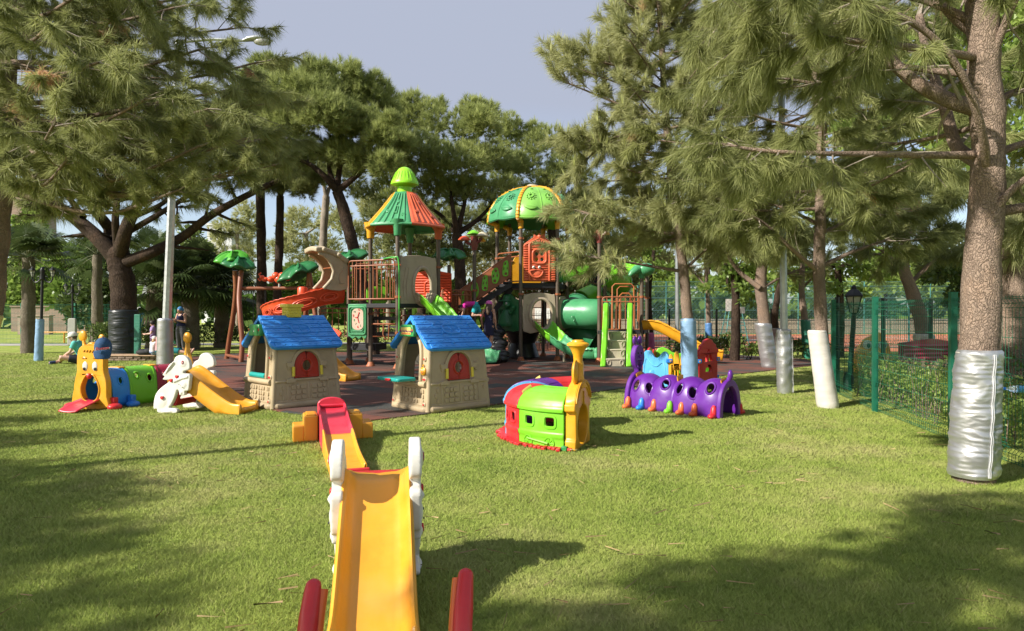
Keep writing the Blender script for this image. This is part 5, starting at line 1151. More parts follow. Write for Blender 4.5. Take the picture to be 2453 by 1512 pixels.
def pipe(name, pts, r, mat, n=26, th=.02, ribs=True, parts=None):
    p = catmull(pts, 7); b = MB(); b.tube(p, r, n, caps=False)
    if ribs:
        for i in (0, len(p) - 1):
            j = min(i + 1, len(p) - 1); k = j - 1; tg = (p[j] - p[k]).normalized(); b.tube([p[i] - tg * .03, p[i] + tg * .03], r + .035, n)if False else b.tube([p[i] - tg * .025, p[i] + tg * .025], r + .03, n, caps=False)
    return BP(b, name, mat, smooth=60, solid=th, off=0)
def pframe(a, c):
    a = Vector((a[0], a[1], 0)); c = Vector((c[0], c[1], 0)); d = (c - a); L = d.length; d.normalize(); n_ = Vector((d.y, -d.x, 0))
    return (lambda x, z, w: tuple(a + d * x + n_ * w + Vector((0, 0, z)))), L, d, n_
def leaf_topper(x, y, z, r, mat, name='leaf_topper', lobes=5, ph=0.0, tilt=(0, 0), droop=.55, parent=None, bp=True):
    b = MB()
    def fn(s, t):
        a = 2 * math.pi * t + ph; rr = r * s * (1 + .17 * math.cos(lobes * a)); zz = -droop * r * s ** 2.2 + .04 * math.cos(lobes * a) * s
        return (x + rr * math.cos(a), y + rr * math.sin(a), z + zz + tilt[0] * rr * math.cos(a) + tilt[1] * rr * math.sin(a))
    b.grid(lambda s, t: fn(.02 + .98 * s, t), 10, 60, closed_t=True); b.v.append((x, y, z)); k = len(b.v) - 1
    for i in range(60): b.f.append((k, i, (i + 1) % 60)); b.mi.append(0)
    b2 = MB(); b2.lathe([(.075, z - .55 * r), (.085, z - .3 * r), (.16, z - .08 * r), (.2, z - .0)], (x, y, 0), 14)
    for q in range(lobes):
        t = (q) / lobes - ph / 6.283; b.tube([Vector(fn(s, t)) + Vector((0, 0, .012)) for s in (.1, .3, .5, .7, .9)], .014, 5)
    if bp: o = BP(b, name, mat, parent, smooth=60, solid=.05, off=-1); BP(b2, 'collar', mat, o); return o
    return b, b2

# ---- left tower under the cone roof
Pf, Pl, Pr, Pb = (-3.02, 18.02), (-3.88, 18.72), (-2.05, 19.0), (-2.98, 19.95)
zt = 3.78
for q, cl in ((Pf, (1.9, 2.75, .95)), (Pl, (1.45,)), (Pr, (1.9, 2.75)), (Pb, (1.9,))): post(q[0], q[1], zt, clamps=cl)
post(-4.62, 19.5, 1.65, clamps=()); post(-4.30, 20.5, 1.65); post(-4.86, 20.3, 2.9, foot=True); post(-3.3, 20.9, 1.6)
leaf_topper(-4.86, 20.3, 3.28, .52, DGRN, tilt=(.35, 0), ph=.4)
deck([(-4.62, 19.9), (-4.58, 18.82), (-3.02, 17.98), (-1.98, 18.98), (-2.9, 20.1)], 1.73)
rail((-4.52, 18.78), (-3.08, 18.05), 1.86, 2.9, 11)
rail((-4.6, 19.85), (-3.0, 20.05), 1.86, 2.9, 10)
rail((-4.7, 21.0), (-3.4, 21.2), .75, 1.62, 7); rail((-6.1, 21.6), (-4.8, 21.3), .75, 1.62, 6); rail((-3.4, 20.6), (-2.2, 20.2), .55, 1.4, 6)
deck([(-3.75, 18.9), (-2.95, 18.45), (-2.3, 19.2), (-3.0, 19.8)], .95); deck([(-4.5, 19.0), (-3.75, 18.8), (-3.6, 19.6), (-4.3, 19.7)], .62, .18)
b = MB(); b.box((-3.45, 18.75, 1.33), (.85, .10, .10), R(-28)); b.box((-3.4, 18.8, 1.10), (.9, .10, .05), R(-28)); BP(b, 'cross_beam', M_deck)
b = MB(); b.tube([(-3.82, 18.60, 1.18), (-3.5, 18.4, 1.18), (-3.08, 18.0, 1.19)], .02, 8); b.tube([(-3.45, 18.3, 1.18), (-3.46, 18.3, .9), (-3.4, 18.28, .78), (-3.3, 18.22, .78), (-3.28, 18.2, 1.18)], .016, 8); BP(b, 'hand_hold', M_rail)
b = MB(); pf, L, d_, n_ = pframe((-3.0, 18.6), (-2.35, 18.9)); b.prism([(.0, .05), (.62, .05), (.62, 1.45), (.42, 1.5), (.0, .75)], .05, pf); BP(b, 'climbing_board', STONE, bevel=.02)
# clock panel under the deck
pf, L, d_, n_ = pframe((-4.46, 18.62), (-3.93, 18.50)); b = MB()
ol = [(0, 1.72), (0, .84)] + [(L * i / 12, .80 + .035 * math.sin(i * 1.57)) for i in range(1, 12)] + [(L, .84), (L, 1.72)]
b.prism(ol, .06, pf); b.tube([pf(x, z, .035) for x, z in rrect(L / 2, 1.27, L * .90, .74, .07, 4)], .03, 8, closed=True); b.tube([pf(x, z, .035) for x, z in rrect(L / 2, 1.30, L * .70, .62, .09, 4)], .02, 8, closed=True)
for k in range(4): b.tube([pf(.08, .93 + .012 * k, .045), pf(L - .08, .93 + .012 * k, .045)], .006, 5)
ck = BP(b, 'clock_panel', MGRN, bevel=.012)
b = MB(); b.prism(rrect(L / 2 + .02, 1.31, L * .60, .58, .13, 5), .02, pf, t0=.032); cf_ = BP(b, 'clock_face', plastic('clock_cream', (.60, .42, .32)), ck)
off = -PS0
for tx, x, z, s_, mt in (('9', -.13, 1.40, .10, RED), ('8', -.105, 1.28, .085, MGRN), ('7', -.06, 1.18, .085, MGRN), ('6', .0, 1.10, .10, RED), ('5', .075, 1.13, .085, MGRN), ('10', -.10, 1.51, .07, MGRN), ('12', .03, 1.57, .08, RED)):
    M = frame_M(Vector(pf(L / 2 + .03 + x, z, .056)) - PS0, d_, (0, 0, 1), n_); text_part('numeral', tx, s_, M, mt, ck, .006)
b = MB(); c = (L / 2 + .02, 1.36)
for x, z in ((.05, .14), (-.07, .0), (.04, -.15)): b.bar(pf(c[0], c[1], .062), pf(c[0] + x, c[1] + z, .062), .016, .012, n_)
b.ell(pf(c[0], c[1], .062), .016, 8, 6); BP(b, 'clock_hands', RED, ck)
b = MB(); pf, L, d_, n_ = pframe((-4.3, 19.95), (-3.6, 20.15)); b.prism(rrect(.35, 2.0, .62, .5, .12, 4), .05, pf); BP(b, 'play_panel', LIM, bevel=.015)
b = MB(); b.tube(catmull([(-3.42, 18.2, 2.92), (-3.1, 17.94, 2.94), (-2.97, 17.90, 2.80), (-2.96, 17.90, 1.5), (-2.96, 17.90, .03)], 5), .022, 8); BP(b, 'climbing_pole', plastic('pole_green', (.06, .36, .05)))
# round-mouthed panel with the green slide
pf, L, d_, n_ = pframe(Pf, Pr); b = MB()
b.prism(c2([(.08, 1.66), (.08, 2.9), (.16, 2.98), (.5, 3.03), (.9, 3.03), (1.2, 2.98), (1.28, 2.9), (1.28, 1.66), (.7, 1.64)], 2), .05, pf, [ell2(.80, 2.20, .30, .50, 32)]); b.tube([pf(x, z, .035) for x, z in ell2(.80, 2.20, .31, .51, 40)], .05, 10, closed=True)
for x0 in (.2, .3): b.tube([pf(x0, 1.8, .03), pf(x0 - .04, 2.2, .035), pf(x0 + .05, 2.7, .03)], .012, 6)
BP(b, 'slide_mouth', TANL, smooth=50, bevel=.012)
m0 = Vector(pf(.80, 1.74, 0)); nn = n_
trough('slide', [m0 - nn * .12 + Vector((0, 0, .02)), m0 + nn * .2 - Vector((0, 0, .02)), m0 + nn * .7 - Vector((0, 0, .32)), m0 + nn * 1.3 - Vector((0, 0, .78)), m0 + nn * 1.9 - Vector((0, 0, 1.18)), m0 + nn * 2.35 - Vector((0, 0, 1.42)), m0 + nn * 2.75 - Vector((0, 0, 1.47))], .30, .26, LIM, cuts=[(.16, TANL), (.5, LIM), (1.0, MGRN)], emb=.04)
# log wall at the back of the tower
def log_panel(a, c, z0, z1, name, mat, peak=.0):
    pf, L, d_, n_ = pframe(a, c); b = MB(); b.prism([(.05, z0), (L - .05, z0), (L - .05, z1), (L / 2, z1 + peak), (.05, z1)], .05, pf)
    k = int((z1 - z0) / .075)
    for i in range(k): b.tube([pf(.07, z0 + .05 + .075 * i, .03), pf(L - .07, z0 + .05 + .075 * i, .03)], .036, 8)
    b.tube([pf(x, z, .05) for x, z in rrect(L / 2, (z0 + z1) / 2, .36, .40, .12, 4)], .03, 8, closed=True)
    o = BP(b, name, mat, bevel=.0); return o, pf, L
lp, pf, L = log_panel(Pb, (Pr[0] + .35, Pr[1] + .7), 1.78, 2.62, 'log_wall', ORED, .12)
b = MB(); b.ell(pf(L / 2 - .07, 2.3, .07), (.04, .03, .05), 10, 8); b.ell(pf(L / 2 + .08, 2.3, .07), (.04, .03, .05), 10, 8)
# cone roof
CX, CY = -2.98, 18.98; r0, r1, z0, z1 = .34, 1.17, 4.80, 3.84
cols = [MGRN, SOFTORG, Y_, MGRN, SOFTORG, Y_]
for k in range(6):
    a0 = R(-132 + 60 * k); a1 = a0 + R(60); am = (a0 + a1) / 2
    def cpt(s, t, lift=0.0):
        a = a0 + (a1 - a0) * t; rr = (r0 + (r1 - r0) * s ** 1.05); z = z0 + (z1 - z0) * s ** .92 + (-.10 * (1 - (2 * t - 1) ** 2) * 0 + .0); fac = math.cos(R(30)) / max(math.cos(a - am), .8)
        fac = fac * .55 + .45 * .96
        q = Vector((rr * fac * math.cos(a), rr * fac * math.sin(a), z)); q += Vector((math.cos(am) * .75, math.sin(am) * .75, .7)).normalized() * lift; return (CX + q.x, CY + q.y, q.z)
    b = MB(); b.grid(lambda s, t: cpt(s, t), 14, 12)
    for i in range(1, 6): b.tube([cpt(.03 + .94 * q / 10, i / 6, .0) for q in range(11)], .0055, 5)
    g = random.Random(k)
    for i in range(0):
        t0 = g.uniform(.06, .94); s0 = g.uniform(.1, .8); b.tube([cpt(s0 + .05 * q, t0 + .006 * math.sin(q * 2 + i), .001) for q in range(4)], .005, 4)
    if k in (0, 3): b.tube([cpt(s, t, .02) for s, t in ((.45, .5), (.45, .6), (.66, .6), (.66, .5))], .014, 6, closed=True)
    for s, t in ((.3, .55), (.6, .25), (.72, .8)): b.tube([cpt(s + .025 * math.cos(q * .785), t + .04 * math.sin(q * .785), .012) for q in range(8)], .008, 5, closed=True)
    b.tube([cpt(1.0, t / 10, -.02) for t in range(11)], .04, 8)
    rp = BP(b, 'roof_panel', cols[k], smooth=50, solid=.04, off=-1)
    if k in (0, 1, 3, 5):
        P_ = {0: Pf, 1: Pr, 3: Pb, 5: Pl}[k]; b = MB(); b.lathe([(.085, 3.52), (.10, 3.55), (.105, 3.72), (.16, 3.86), (.18, 3.95)], (P_[0], P_[1], 0), 16); BP(b, 'roof_collar', cols[k], rp)
b = MB(); b.lathe([(.20, 4.74), (.20, 4.96), (.23, 4.98)], (CX, CY, 0), 24); b.lathe([(.34, 5.02), (.38, 5.035), (.385, 5.07), (.36, 5.13), (.30, 5.24), (.235, 5.38), (.17, 5.47), (.08, 5.52), (0, 5.53)], (CX, CY, 0), 32); b.lathe([(.0, 4.99), (.22, 4.99), (.34, 5.02)], (CX, CY, 0), 32)
for k in range(22): a = k * 6.283 / 22; b.tube([(CX + r * math.cos(a), CY + r * math.sin(a), z) for r, z in ((.37, 5.10), (.31, 5.235), (.24, 5.378))], .008, 4)
BP(b, 'roof_finial', plastic('bright_lime_plastic', (.28, .66, .02)), smooth=50)
# tan hood and red spiral slide
dH = Vector((-.79, -.62, 0)).normalized(); wH = Vector((dH.y, -dH.x, 0)); wH = Vector((-.62, .79, 0)); h0_ = Vector((-4.56, 18.86, 0))
hp = lambda k: (lambda a, z, w: tuple(h0_ + dH * a + wH * (k + w) + Vector((0, 0, z))))
wall = c2([(0, 2.14), (.67, 2.14), (.56, 2.25), (.43, 2.40), (.375, 2.62), (.44, 2.80), (.53, 2.93), (.66, 3.04), (.80, 3.09), (.84, 3.16), (.62, 3.18), (.35, 3.04), (0, 2.86)], 3)
for k in (0.02, .70):
    b = MB(); b.prism(wall, .05, hp(k)); b.tube([hp(k)(a, z, 0) for a, z in [(.67, 2.14), (.56, 2.25), (.43, 2.40), (.375, 2.62), (.44, 2.80), (.53, 2.93), (.66, 3.04), (.80, 3.09)]], .05, 8)
    b.tube([hp(k)(a, z, -.03) for a, z in [(.08, 2.3), (.22, 2.28), (.25, 2.5), (.10, 2.74)]], .012, 6); BP(b, 'hood_side', TANL, smooth=50, bevel=.012)
b = MB(); b.grid(lambda s, t: hp(-.06 + .84 * t)(-.02 + .93 * s, 2.88 + .34 * math.sin(min(1, s * 1.05) * 1.7) * (1 - .12 * s) + .05 * math.sin(math.pi * t), 0), 14, 10)
for s in (.3, .75): b.tube([hp(-.07 + .86 * t / 8)(-.02 + .93 * s, 2.89 + .34 * math.sin(s * 1.05 * 1.7) * (1 - .12 * s) + .05 * math.sin(math.pi * t / 8), 0) for t in range(9)], .02, 6)
BP(b, 'hood_roof', TANL, smooth=60, solid=.13, off=0, bevel=.03)
b = MB(); b.tube([hp(.06)(.40, 2.72, 0), hp(.66)(.40, 2.72, 0)], .018, 8); BP(b, 'grab_bar', M_rail)
st = h0_ + wH * .36; sp = [st + Vector((0, 0, 1.76)), st + dH * .45 + Vector((0, 0, 1.72)), st + dH * .85 + Vector((0, 0, 1.62))]
cc = st + dH * .85 + wH * .75
for i in range(1, 16):
    a = R(-52 - 345 * i / 15); f = i / 15; sp.append(Vector((cc.x + .75 * math.cos(a), cc.y + .75 * math.sin(a), 1.62 - 1.40 * f ** .95)))
sp.append(sp[-1] + (sp[-1] - sp[-2]) * .6 + Vector((0, 0, .09)))
trough('spiral_slide', sp, .34, .44, ORED, emb=.02, fl=.45)
b = MB()
for k, (s0, ln_) in enumerate(((.25, .5), (.85, .45), (1.36, .3), (1.72, .26))):      # oval mouldings on the outer wall
    L1 = .85
    for sc_ in (1.0, .62):
        pts = []
        for q in range(18):
            u = s0 + ln_ / 2 + sc_ * ln_ / 2 * math.cos(q * .349); z = .20 + .11 * sc_ * math.sin(q * .349)
            if u < L1: c = st + dH * u; zz = 1.76 - .12 * (u / L1) ** 2; o_ = -wH
            else: a = R(-52) - (u - L1) / .75; c = Vector((cc.x, cc.y, 0)) + Vector((math.cos(a), math.sin(a), 0)) * .75; o_ = Vector((math.cos(a), math.sin(a), 0)); f = (u - L1) / .75 / R(345); zz = 1.62 - 1.40 * f ** .95
            pts.append(c + o_ * .335 + Vector((0, 0, zz + z)))
        b.tube(pts, .020, 6, closed=True)
BP(b, 'slide_moulding', ORED)
b = MB(); p_ = st + dH * .95 + wH * .42; b.lathe([(.14, 1.9), (.14, 2.16), (.11, 2.2), (0, 2.21)], (p_.x, p_.y, 0), 16); BP(b, 'slide_post', ORED)

# ---- bridge, leaf post, mushroom post and stairs
post(-1.86, 20.2, 2.9, clamps=(2.05,)); leaf_topper(-1.86, 20.2, 3.36, .46, DGRN, ph=.2)
post(-1.13, 20.5, 3.42, clamps=(2.15,))
def mushrooms(x, y, z, sc=1.0):
    b = MB(); b.lathe([(.075, z - .06), (.085, z), (.12, z + .10), (.10, z + .25), (.12, z + .36)], (x, y, 0), 14); b.tube([(x, y, z + .08), (x - .18, y - .05, z + .14), (x - .28, y - .06, z + .20)], .045, 8); b.tube([(x, y, z + .12), (x + .15, y - .05, z + .2), (x + .22, y - .05, z + .3)], .045, 8); t = BP(b, 'mushroom_trunk', plastic('plum_plastic', (.20, .045, .04)))
    for dx, dy, dz, r, mt in ((-.02, 0, .42, .20, LIM), (-.30, -.06, .24, .19, ORED), (.24, -.05, .36, .19, plastic('straw_plastic', (.55, .48, .34))), (.20, .10, .22, .14, Y_)):
        b = MB(); b.lathe([(0, -.02), (r * .9, -.015), (r, .0), (r * .92, .03), (r * .6, .085), (r * .25, .12), (0, .13)], (x + dx, y + dy, z + dz), 18); BP(b, 'mushroom_cap', mt, t)
mushrooms(-1.13, 20.5, 3.42)
rail((-2.0, 19.4), (-1.9, 20.1), 1.2, 2.15, 4); rail((-1.82, 20.15), (-1.2, 20.45), 1.2, 2.15, 4)
def punched(a, c, z0, z1):
    pf, L, d_, n_ = pframe(a, c); b = MB(); b.prism(rrect(L / 2, (z0 + z1) / 2, L, z1 - z0, .06, 3), .02, pf, [ell2(L * (i + .7) / 3.4, z0 + (z1 - z0) * (j + .6) / 8.2, .018, .018, 8) for i in range(3) for j in range(8)]); BP(b, 'punched_panel', M_rail)
punched((-1.80, 20.3), (-1.62, 20.6), 1.25, 2.1); punched((-1.42, 20.35), (-1.2, 20.55), 1.25, 2.15)
deck([(-2.0, 19.2), (-1.2, 20.3), (-1.5, 21.9), (-2.4, 21.0)], 1.35)
for yy in (20.92, 21.95):
    x0, x1 = -1.66, -.02; f = lambda x, z, w, yy=yy: (x, yy - w, z); sl = (2.62 - 1.46) / (x1 - x0)
    zb = lambda x: 1.46 + (x - x0) * sl
    b = MB(); b.prism([(x0, zb(x0)), (x1 - .05, zb(x1 - .05)), (x1, zb(x1) + .04), (x1, zb(x1) + .68), (x0, zb(x0) + .66)], .03, f)
    b.tube([f(x0, zb(x0) + .66, 0), f(x1 - .06, zb(x1 - .06) + .68, 0)], .025, 8); b.tube([f(x0, zb(x0), 0), f(x1, zb(x1), 0)], .02, 8)
    s_ = BP(b, 'stair_side', M_rail)
    for k in range(5):
        xc = x0 + .20 + .315 * k; zc = zb(xc) + .34; fl = 1 if k % 2 else -1
        ol = c2([(xc - .085, zc - .12), (xc - .05, zc - .22), (xc + .06, zc - .22 + .02), (xc + .10 + .02 * fl, zc - .02), (xc + .075, zc + .20), (xc + .02, zc + .235), (xc - .07 - .02 * fl, zc + .13)], 3)
        hs = [ell2(xc + .02 * fl, zc + .155, .045, .045, 12), ell2(xc - .01 * fl, zc - .155, .045, .045, 12), ell2(xc - .055, zc + .0, .025, .05, 10), ell2(xc + .06, zc + .01, .022, .05, 10)]
        b = MB(); b.prism(ol, .03, f, hs, t0=.016); b.tube([f(x, z, .045) for x, z in ol], .014, 6, closed=True); BP(b, 'stair_plaque', LIM, s_)
b = MB()
for k in range(7): b.box((-1.55 + .235 * k, 21.43, 1.46 + .16 * k), (.28, 1.0, .04))
for yy in (20.98, 21.88): b.prism([(-1.66, 1.30), (.0, 2.28), (.0, 2.45), (-1.66, 1.48)], .05, lambda x, z, w, yy=yy: (x, yy - w, z))
b.prism([(-1.1, .9), (-.95, .9), (.05, 2.2), (-.1, 2.3)], .05, lambda x, z, w: (x, 21.3 - w, z)); BP(b, 'stairs', M_deck)

# ---- hexagonal tower under the dome
HC = (.66, 21.9); HR = 1.15; hx = [(HC[0] + HR * math.cos(R(a)), HC[1] + HR * math.sin(R(a))) for a in (-110, -50, 10, 70, 130, -170)]
for i, (x, y) in enumerate(hx): post(x, y, 4.45, clamps=(2.05, 3.75) if i in (0, 1) else (3.2,))
deck([(HC[0] + 1.1 * math.cos(R(a)), HC[1] + 1.1 * math.sin(R(a))) for a in (-110, -50, 10, 70, 130, 190)], 2.40, .16); deck([(HC[0] + 1.1 * math.cos(R(a)), HC[1] + 1.1 * math.sin(R(a))) for a in (-110, -50, 10, 70, 130, 190)], .98, .12)
# dome: six gores, ribs, flowers
dz0, dr = 4.34, 1.46
def dome(a, s): 
    th = .13 + (math.pi / 2 - .13) * s; return dr * math.sin(th) ** .95, dz0 + 1.14 * math.cos(th)
for k in range(6):
    a0 = R(-110 + 60 * k)
    def gp(s, t, lift=0.0):
        r, z = dome(0, s); bul = 1 + .035 * math.sin(math.pi * ((2 * t) % 1.0)) - .025; a = a0 + R(60) * t
        if s > .93: z -= .05 * abs(math.sin(2 * math.pi * t)) * (s - .93) / .07
        n_ = Vector((math.cos(a) * math.sin(1.5 * s), math.sin(a) * math.sin(1.5 * s), math.cos(1.5 * s))); return tuple(Vector((HC[0] + r * bul * math.cos(a), HC[1] + r * bul * math.sin(a), z)) + n_ * lift)
    b = MB(); b.grid(lambda s, t: gp(s, t), 18, 16)
    for tc in (.27, .73):
        b.tube([gp(.55 + .045 * math.cos(q * .524), tc + .055 * math.sin(q * .524), .025) for q in range(12)], .022, 6, closed=True)
        for q in range(11): b.ell(gp(.55 + .085 * math.cos(q * .571), tc + .105 * math.sin(q * .571), .012), .026, 8, 5)
        b.grid(lambda s, t, tc=tc: gp(.80 + .055 * (2 * t - 1) * math.sin(math.pi * s) + .03 * (s - .5), tc - .13 + .26 * s, .016 - .014 * (2 * t - 1) ** 2), 8, 6); b.tube([gp(.785 + .03 * q / 6, tc - .12 + .24 * q / 6, .035) for q in range(7)], .008, 5)
        b.ell(gp(.30, tc, .01), (.05, .05, .02), 8, 6)
    b.tube([gp(.98, t / 24, 0) for t in range(25)], .018, 6)
    b.tube([gp(s / 10, .5, .006) for s in range(1, 11)], .012, 5)
    BP(b, 'dome_gore', [LIM, MGRN, LIM, MGRN, LIM, MGRN][k] if k else plastic('apple_green_plastic', (.20, .46, .075)), smooth=50, solid=.03, off=-1)
    b = MB(); b.tube([gp(s / 14, 0, .02) for s in range(0, 15)], .058, 10, flat=.6)
    for s in range(3, 15): b.tube([Vector(gp(s / 15, -.035, .045)), Vector(gp(s / 15 + .012, 0, .062)), Vector(gp(s / 15, .035, .045))], .014, 5)
    x, y = hx[k]; e = Vector(gp(1, 0)); b.tube([e + Vector((0, 0, .02)), e.lerp(Vector((x, y, 4.30)), .5), Vector((x, y, 4.26)), Vector((x, y, 4.05))], [.07, .085, .095, .075], 12); BP(b, 'dome_rib', Y_)
b = MB(); b.lathe([(.30, 5.40), (.32, 5.46), (.27, 5.51), (.20, 5.53), (.20, 5.50)], (HC[0], HC[1], 0), 24); cp = BP(b, 'dome_crown', Y_); b = MB(); b.lathe([(.19, 5.52), (.17, 5.57), (0, 5.60)], (HC[0], HC[1], 0), 20); BP(b, 'crown_cap', STONE, cp)
# orange log house panel
pf, L, d_, n_ = pframe(hx[0], hx[1]); b = MB(); x0, x1 = .08, L - .08; xm = L / 2
roof = [(x0, 2.44), (x1, 2.44), (x1, 3.52), (x1 - .02, 3.58), (xm + .17, 3.80), (xm + .17, 3.90), (xm + .06, 3.84), (xm, 3.93), (xm - .06, 3.84), (xm - .17, 3.90), (xm - .17, 3.80), (x0 + .02, 3.58), (x0, 3.52)]
wn = [ell2(xm + sx * .085, 3.20 + sz * .085, .055, .06, 14) for sx in (-1, 1) for sz in (-1, 1)]
b.prism(roof, .06, pf, wn)
for i in range(15):
    z = 2.50 + .072 * i
    for a_, c_ in (((x0 + .0, x0 + .14)), ((x1 - .14, x1))): b.tube([pf(a_, z, .035), pf(c_, z, .035)], .036, 8)
    if z < 3.02 or z > 3.38: b.tube([pf(x0 + .22, z, .035), pf(x1 - .22, z, .035)], .026, 7)
for x in (x0 + .18, x1 - .18): b.tube([pf(x, 2.46, .045), pf(x, 3.62, .045)], .04, 8)
for sg in (-1, 1): b.tube([pf(xm, 3.76, .045), pf(xm + sg * (L / 2 - .10), 3.54, .045)], .035, 8)
for i in range(9): b.ell(pf(xm - .28 + .07 * i, 3.68 - .02 * abs(i - 4), .05), .042, 8, 6)
b.tube([pf(x, z, .045) for x, z in rrect(xm, 3.20, .42, .42, .12, 5)], .04, 8, closed=True); b.ell(pf(xm, 3.81, .04), (.07, .05, .07), 12, 8)
hp_ = BP(b, 'log_house_panel', SOFTORG, smooth=50, bevel=.008)
b = MB(); bx, bz = xm - .10, 2.70; b.tube([pf(x, z, .06) for x, z in arc2(bx, bz + .06, .20, .20, 180, 360, 12) + [(bx, bz + .10)]], .035, 8, closed=True); b.ell(pf(bx, bz, .03), (.17, .04, .13)); BP(b, 'bird_bowl', SOFTORG, hp_)
for sg in (-1, 1):
    b = MB(); b.ell(pf(bx + sg * .09, bz + .17, .08), (.045, .035, .045), 12, 8); BP(b, 'eye', WHT, hp_); b = MB(); b.ell(pf(bx + sg * .09, bz + .17, .11), (.020, .012, .020), 10, 6); BP(b, 'pupil', M_navy, hp_)
# lower panel with round mouth and curved slide
b = MB(); b.prism(c2([(x0, .92), (x0, 1.95), (x0 + .08, 2.04), (xm, 2.10), (x1 - .08, 2.04), (x1, 1.95), (x1, .92), (xm, .90)], 2), .05, pf, [ell2(xm + .06, 1.44, .33, .46, 32)]); b.tube([pf(x, z, .03) for x, z in ell2(xm + .06, 1.44, .345, .475, 40)], .055, 10, closed=True)
for x in (.18, .26): b.tube([pf(x, 1.2, .03), pf(x - .05, 1.4, .035), pf(x + .02, 1.75, .03)], .014, 6)
BP(b, 'slide_mouth', TANL, smooth=50, bevel=.012)
m0 = Vector(pf(xm + .06, 1.0, 0))
trough('slide', [m0 - n_ * .1, m0 + n_ * .2 - Vector((0, 0, .03)), m0 + n_ * .65 + Vector((.12, 0, -.27)), m0 + n_ * 1.1 + Vector((.36, 0, -.54)), m0 + n_ * 1.5 + Vector((.66, 0, -.74)), m0 + n_ * 1.72 + Vector((.95, 0, -.80)), m0 + n_ * 1.8 + Vector((1.15, 0, -.79))], .31, .26, LIM, cuts=[(.16, TANL), (.42, LIM), (1.0, MGRN)], emb=.05)
# green figure panel, yellow back panel
pf, L, d_, n_ = pframe(hx[5], hx[0]); b = MB(); b.prism([(.08, .94), (L * .3, .90), (L * .5, .93), (L * .7, .90), (L - .08, .94), (L - .08, 1.86), (L * .78, 1.92), (L * .6, 2.06), (L * .35, 2.06), (L * .2, 1.92), (.08, 1.86)], .05, pf); xm = L / 2
b.lathe([(.30, 1.06), (.33, 1.10), (.31, 1.22), (.25, 1.40), (.17, 1.55), (.08, 1.62)], pf(xm, 0, .02), 20, Matrix.Diagonal((1, .45, 1))); b.ell(pf(xm + .02, 1.74, .08), (.14, .10, .14)); b.lathe([(.27, 1.84), (.26, 1.865), (.15, 1.88), (.13, 1.98), (.08, 2.05), (0, 2.07)], pf(xm, 0, .06), 18, Matrix.Diagonal((1, .5, 1)))
b.ell(pf(xm + .13, 1.71, .13), (.06, .05, .05), 10, 8); b.tube([pf(xm + .12, 1.5, .08), pf(xm + .28, 1.45, .10), pf(xm + .33, 1.60, .08)], .035, 8); b.tube([pf(xm - .12, 1.5, .08), pf(xm - .28, 1.42, .10), pf(xm - .33, 1.58, .08)], .035, 8); b.ell(pf(xm + .33, 1.64, .08), .055, 10, 8)
for k in range(9): a = R(-160 + 140 * k / 8); b.tube([pf(xm + .31 * math.cos(a), 1.12, .02 - .14 * math.sin(a)), pf(xm + .12 * math.cos(a), 1.56, .02 - .055 * math.sin(a))], .008, 5)
fp = BP(b, 'figure_panel', DGRN, smooth=50); b = MB(); b.ell(pf(xm + .08, 1.77, .165), (.032, .018, .032), 10, 8); BP(b, 'eye', WHT, fp); b = MB(); b.ell(pf(xm + .085, 1.77, .182), (.014, .008, .014), 8, 6); BP(b, 'pupil', M_navy, fp)
rail(hx[5], hx[0], 2.45, 3.35, 1, r=.02)
pf, L, d_, n_ = pframe(hx[4], hx[3]); b = MB(); b.prism(c2([(.1, 2.45), (L - .1, 2.45), (L - .1, 3.2), (L * .7, 3.45), (L * .62, 3.7), (L * .5, 3.78), (L * .38, 3.7), (L * .3, 3.45), (.1, 3.2)], 3), .05, pf); BP(b, 'bear_panel', Y_, bevel=.012)
pf, L, d_, n_ = pframe(hx[1], hx[2]); b = MB(); b.prism(rrect(L / 2, 2.92, L - .2, .95, .1, 4), .05, pf, [ell2(L / 2, 2.9, .40, .40, 24)]); b.tube([pf(x, z, .03) for x, z in ell2(L / 2, 2.9, .42, .42, 28)], .045, 8, closed=True); BP(b, 'tube_mouth', MGRN, bevel=.01)
b = MB(); b.prism(rrect(L / 2, 1.45, L - .14, 1.1, .3, 5), .05, pf, [ell2(L / 2, 1.45, .42, .42, 28)]); b.tube([pf(x, z, .03) for x, z in ell2(L / 2, 1.45, .46, .46, 30)], .05, 8, closed=True); BP(b, 'tube_mouth', TANL, bevel=.01)
b = MB()
for z in (1.15, 1.4, 1.65, 1.9, 2.15): b.tube([(.45, 22.5, z), (1.0, 22.5, z)], .016, 6)
b.tube([(.45, 22.5, .9), (.45, 22.5, 2.3)], .018, 6); b.tube([(1.0, 22.5, .9), (1.0, 22.5, 2.3)], .018, 6); BP(b, 'ladder', M_rail)
# black moulded climbing rocks
b = MB(); g = random.Random(8)
for k in range(9): z = .12 + .11 * k; b.ell((-.42 + .07 * math.sin(k * 2) - .012 * k, 20.2 + .09 * k, z), (.34 - .012 * k, .30, .16), 12, 8)
BP(b, 'climbing_rock', BLK, smooth=60)
b = MB(); b.lathe([(.55, .05), (.40, .5), (.62, .98)], (.35, 22.2, 0), 14); BP(b, 'rope_drum', BLK)

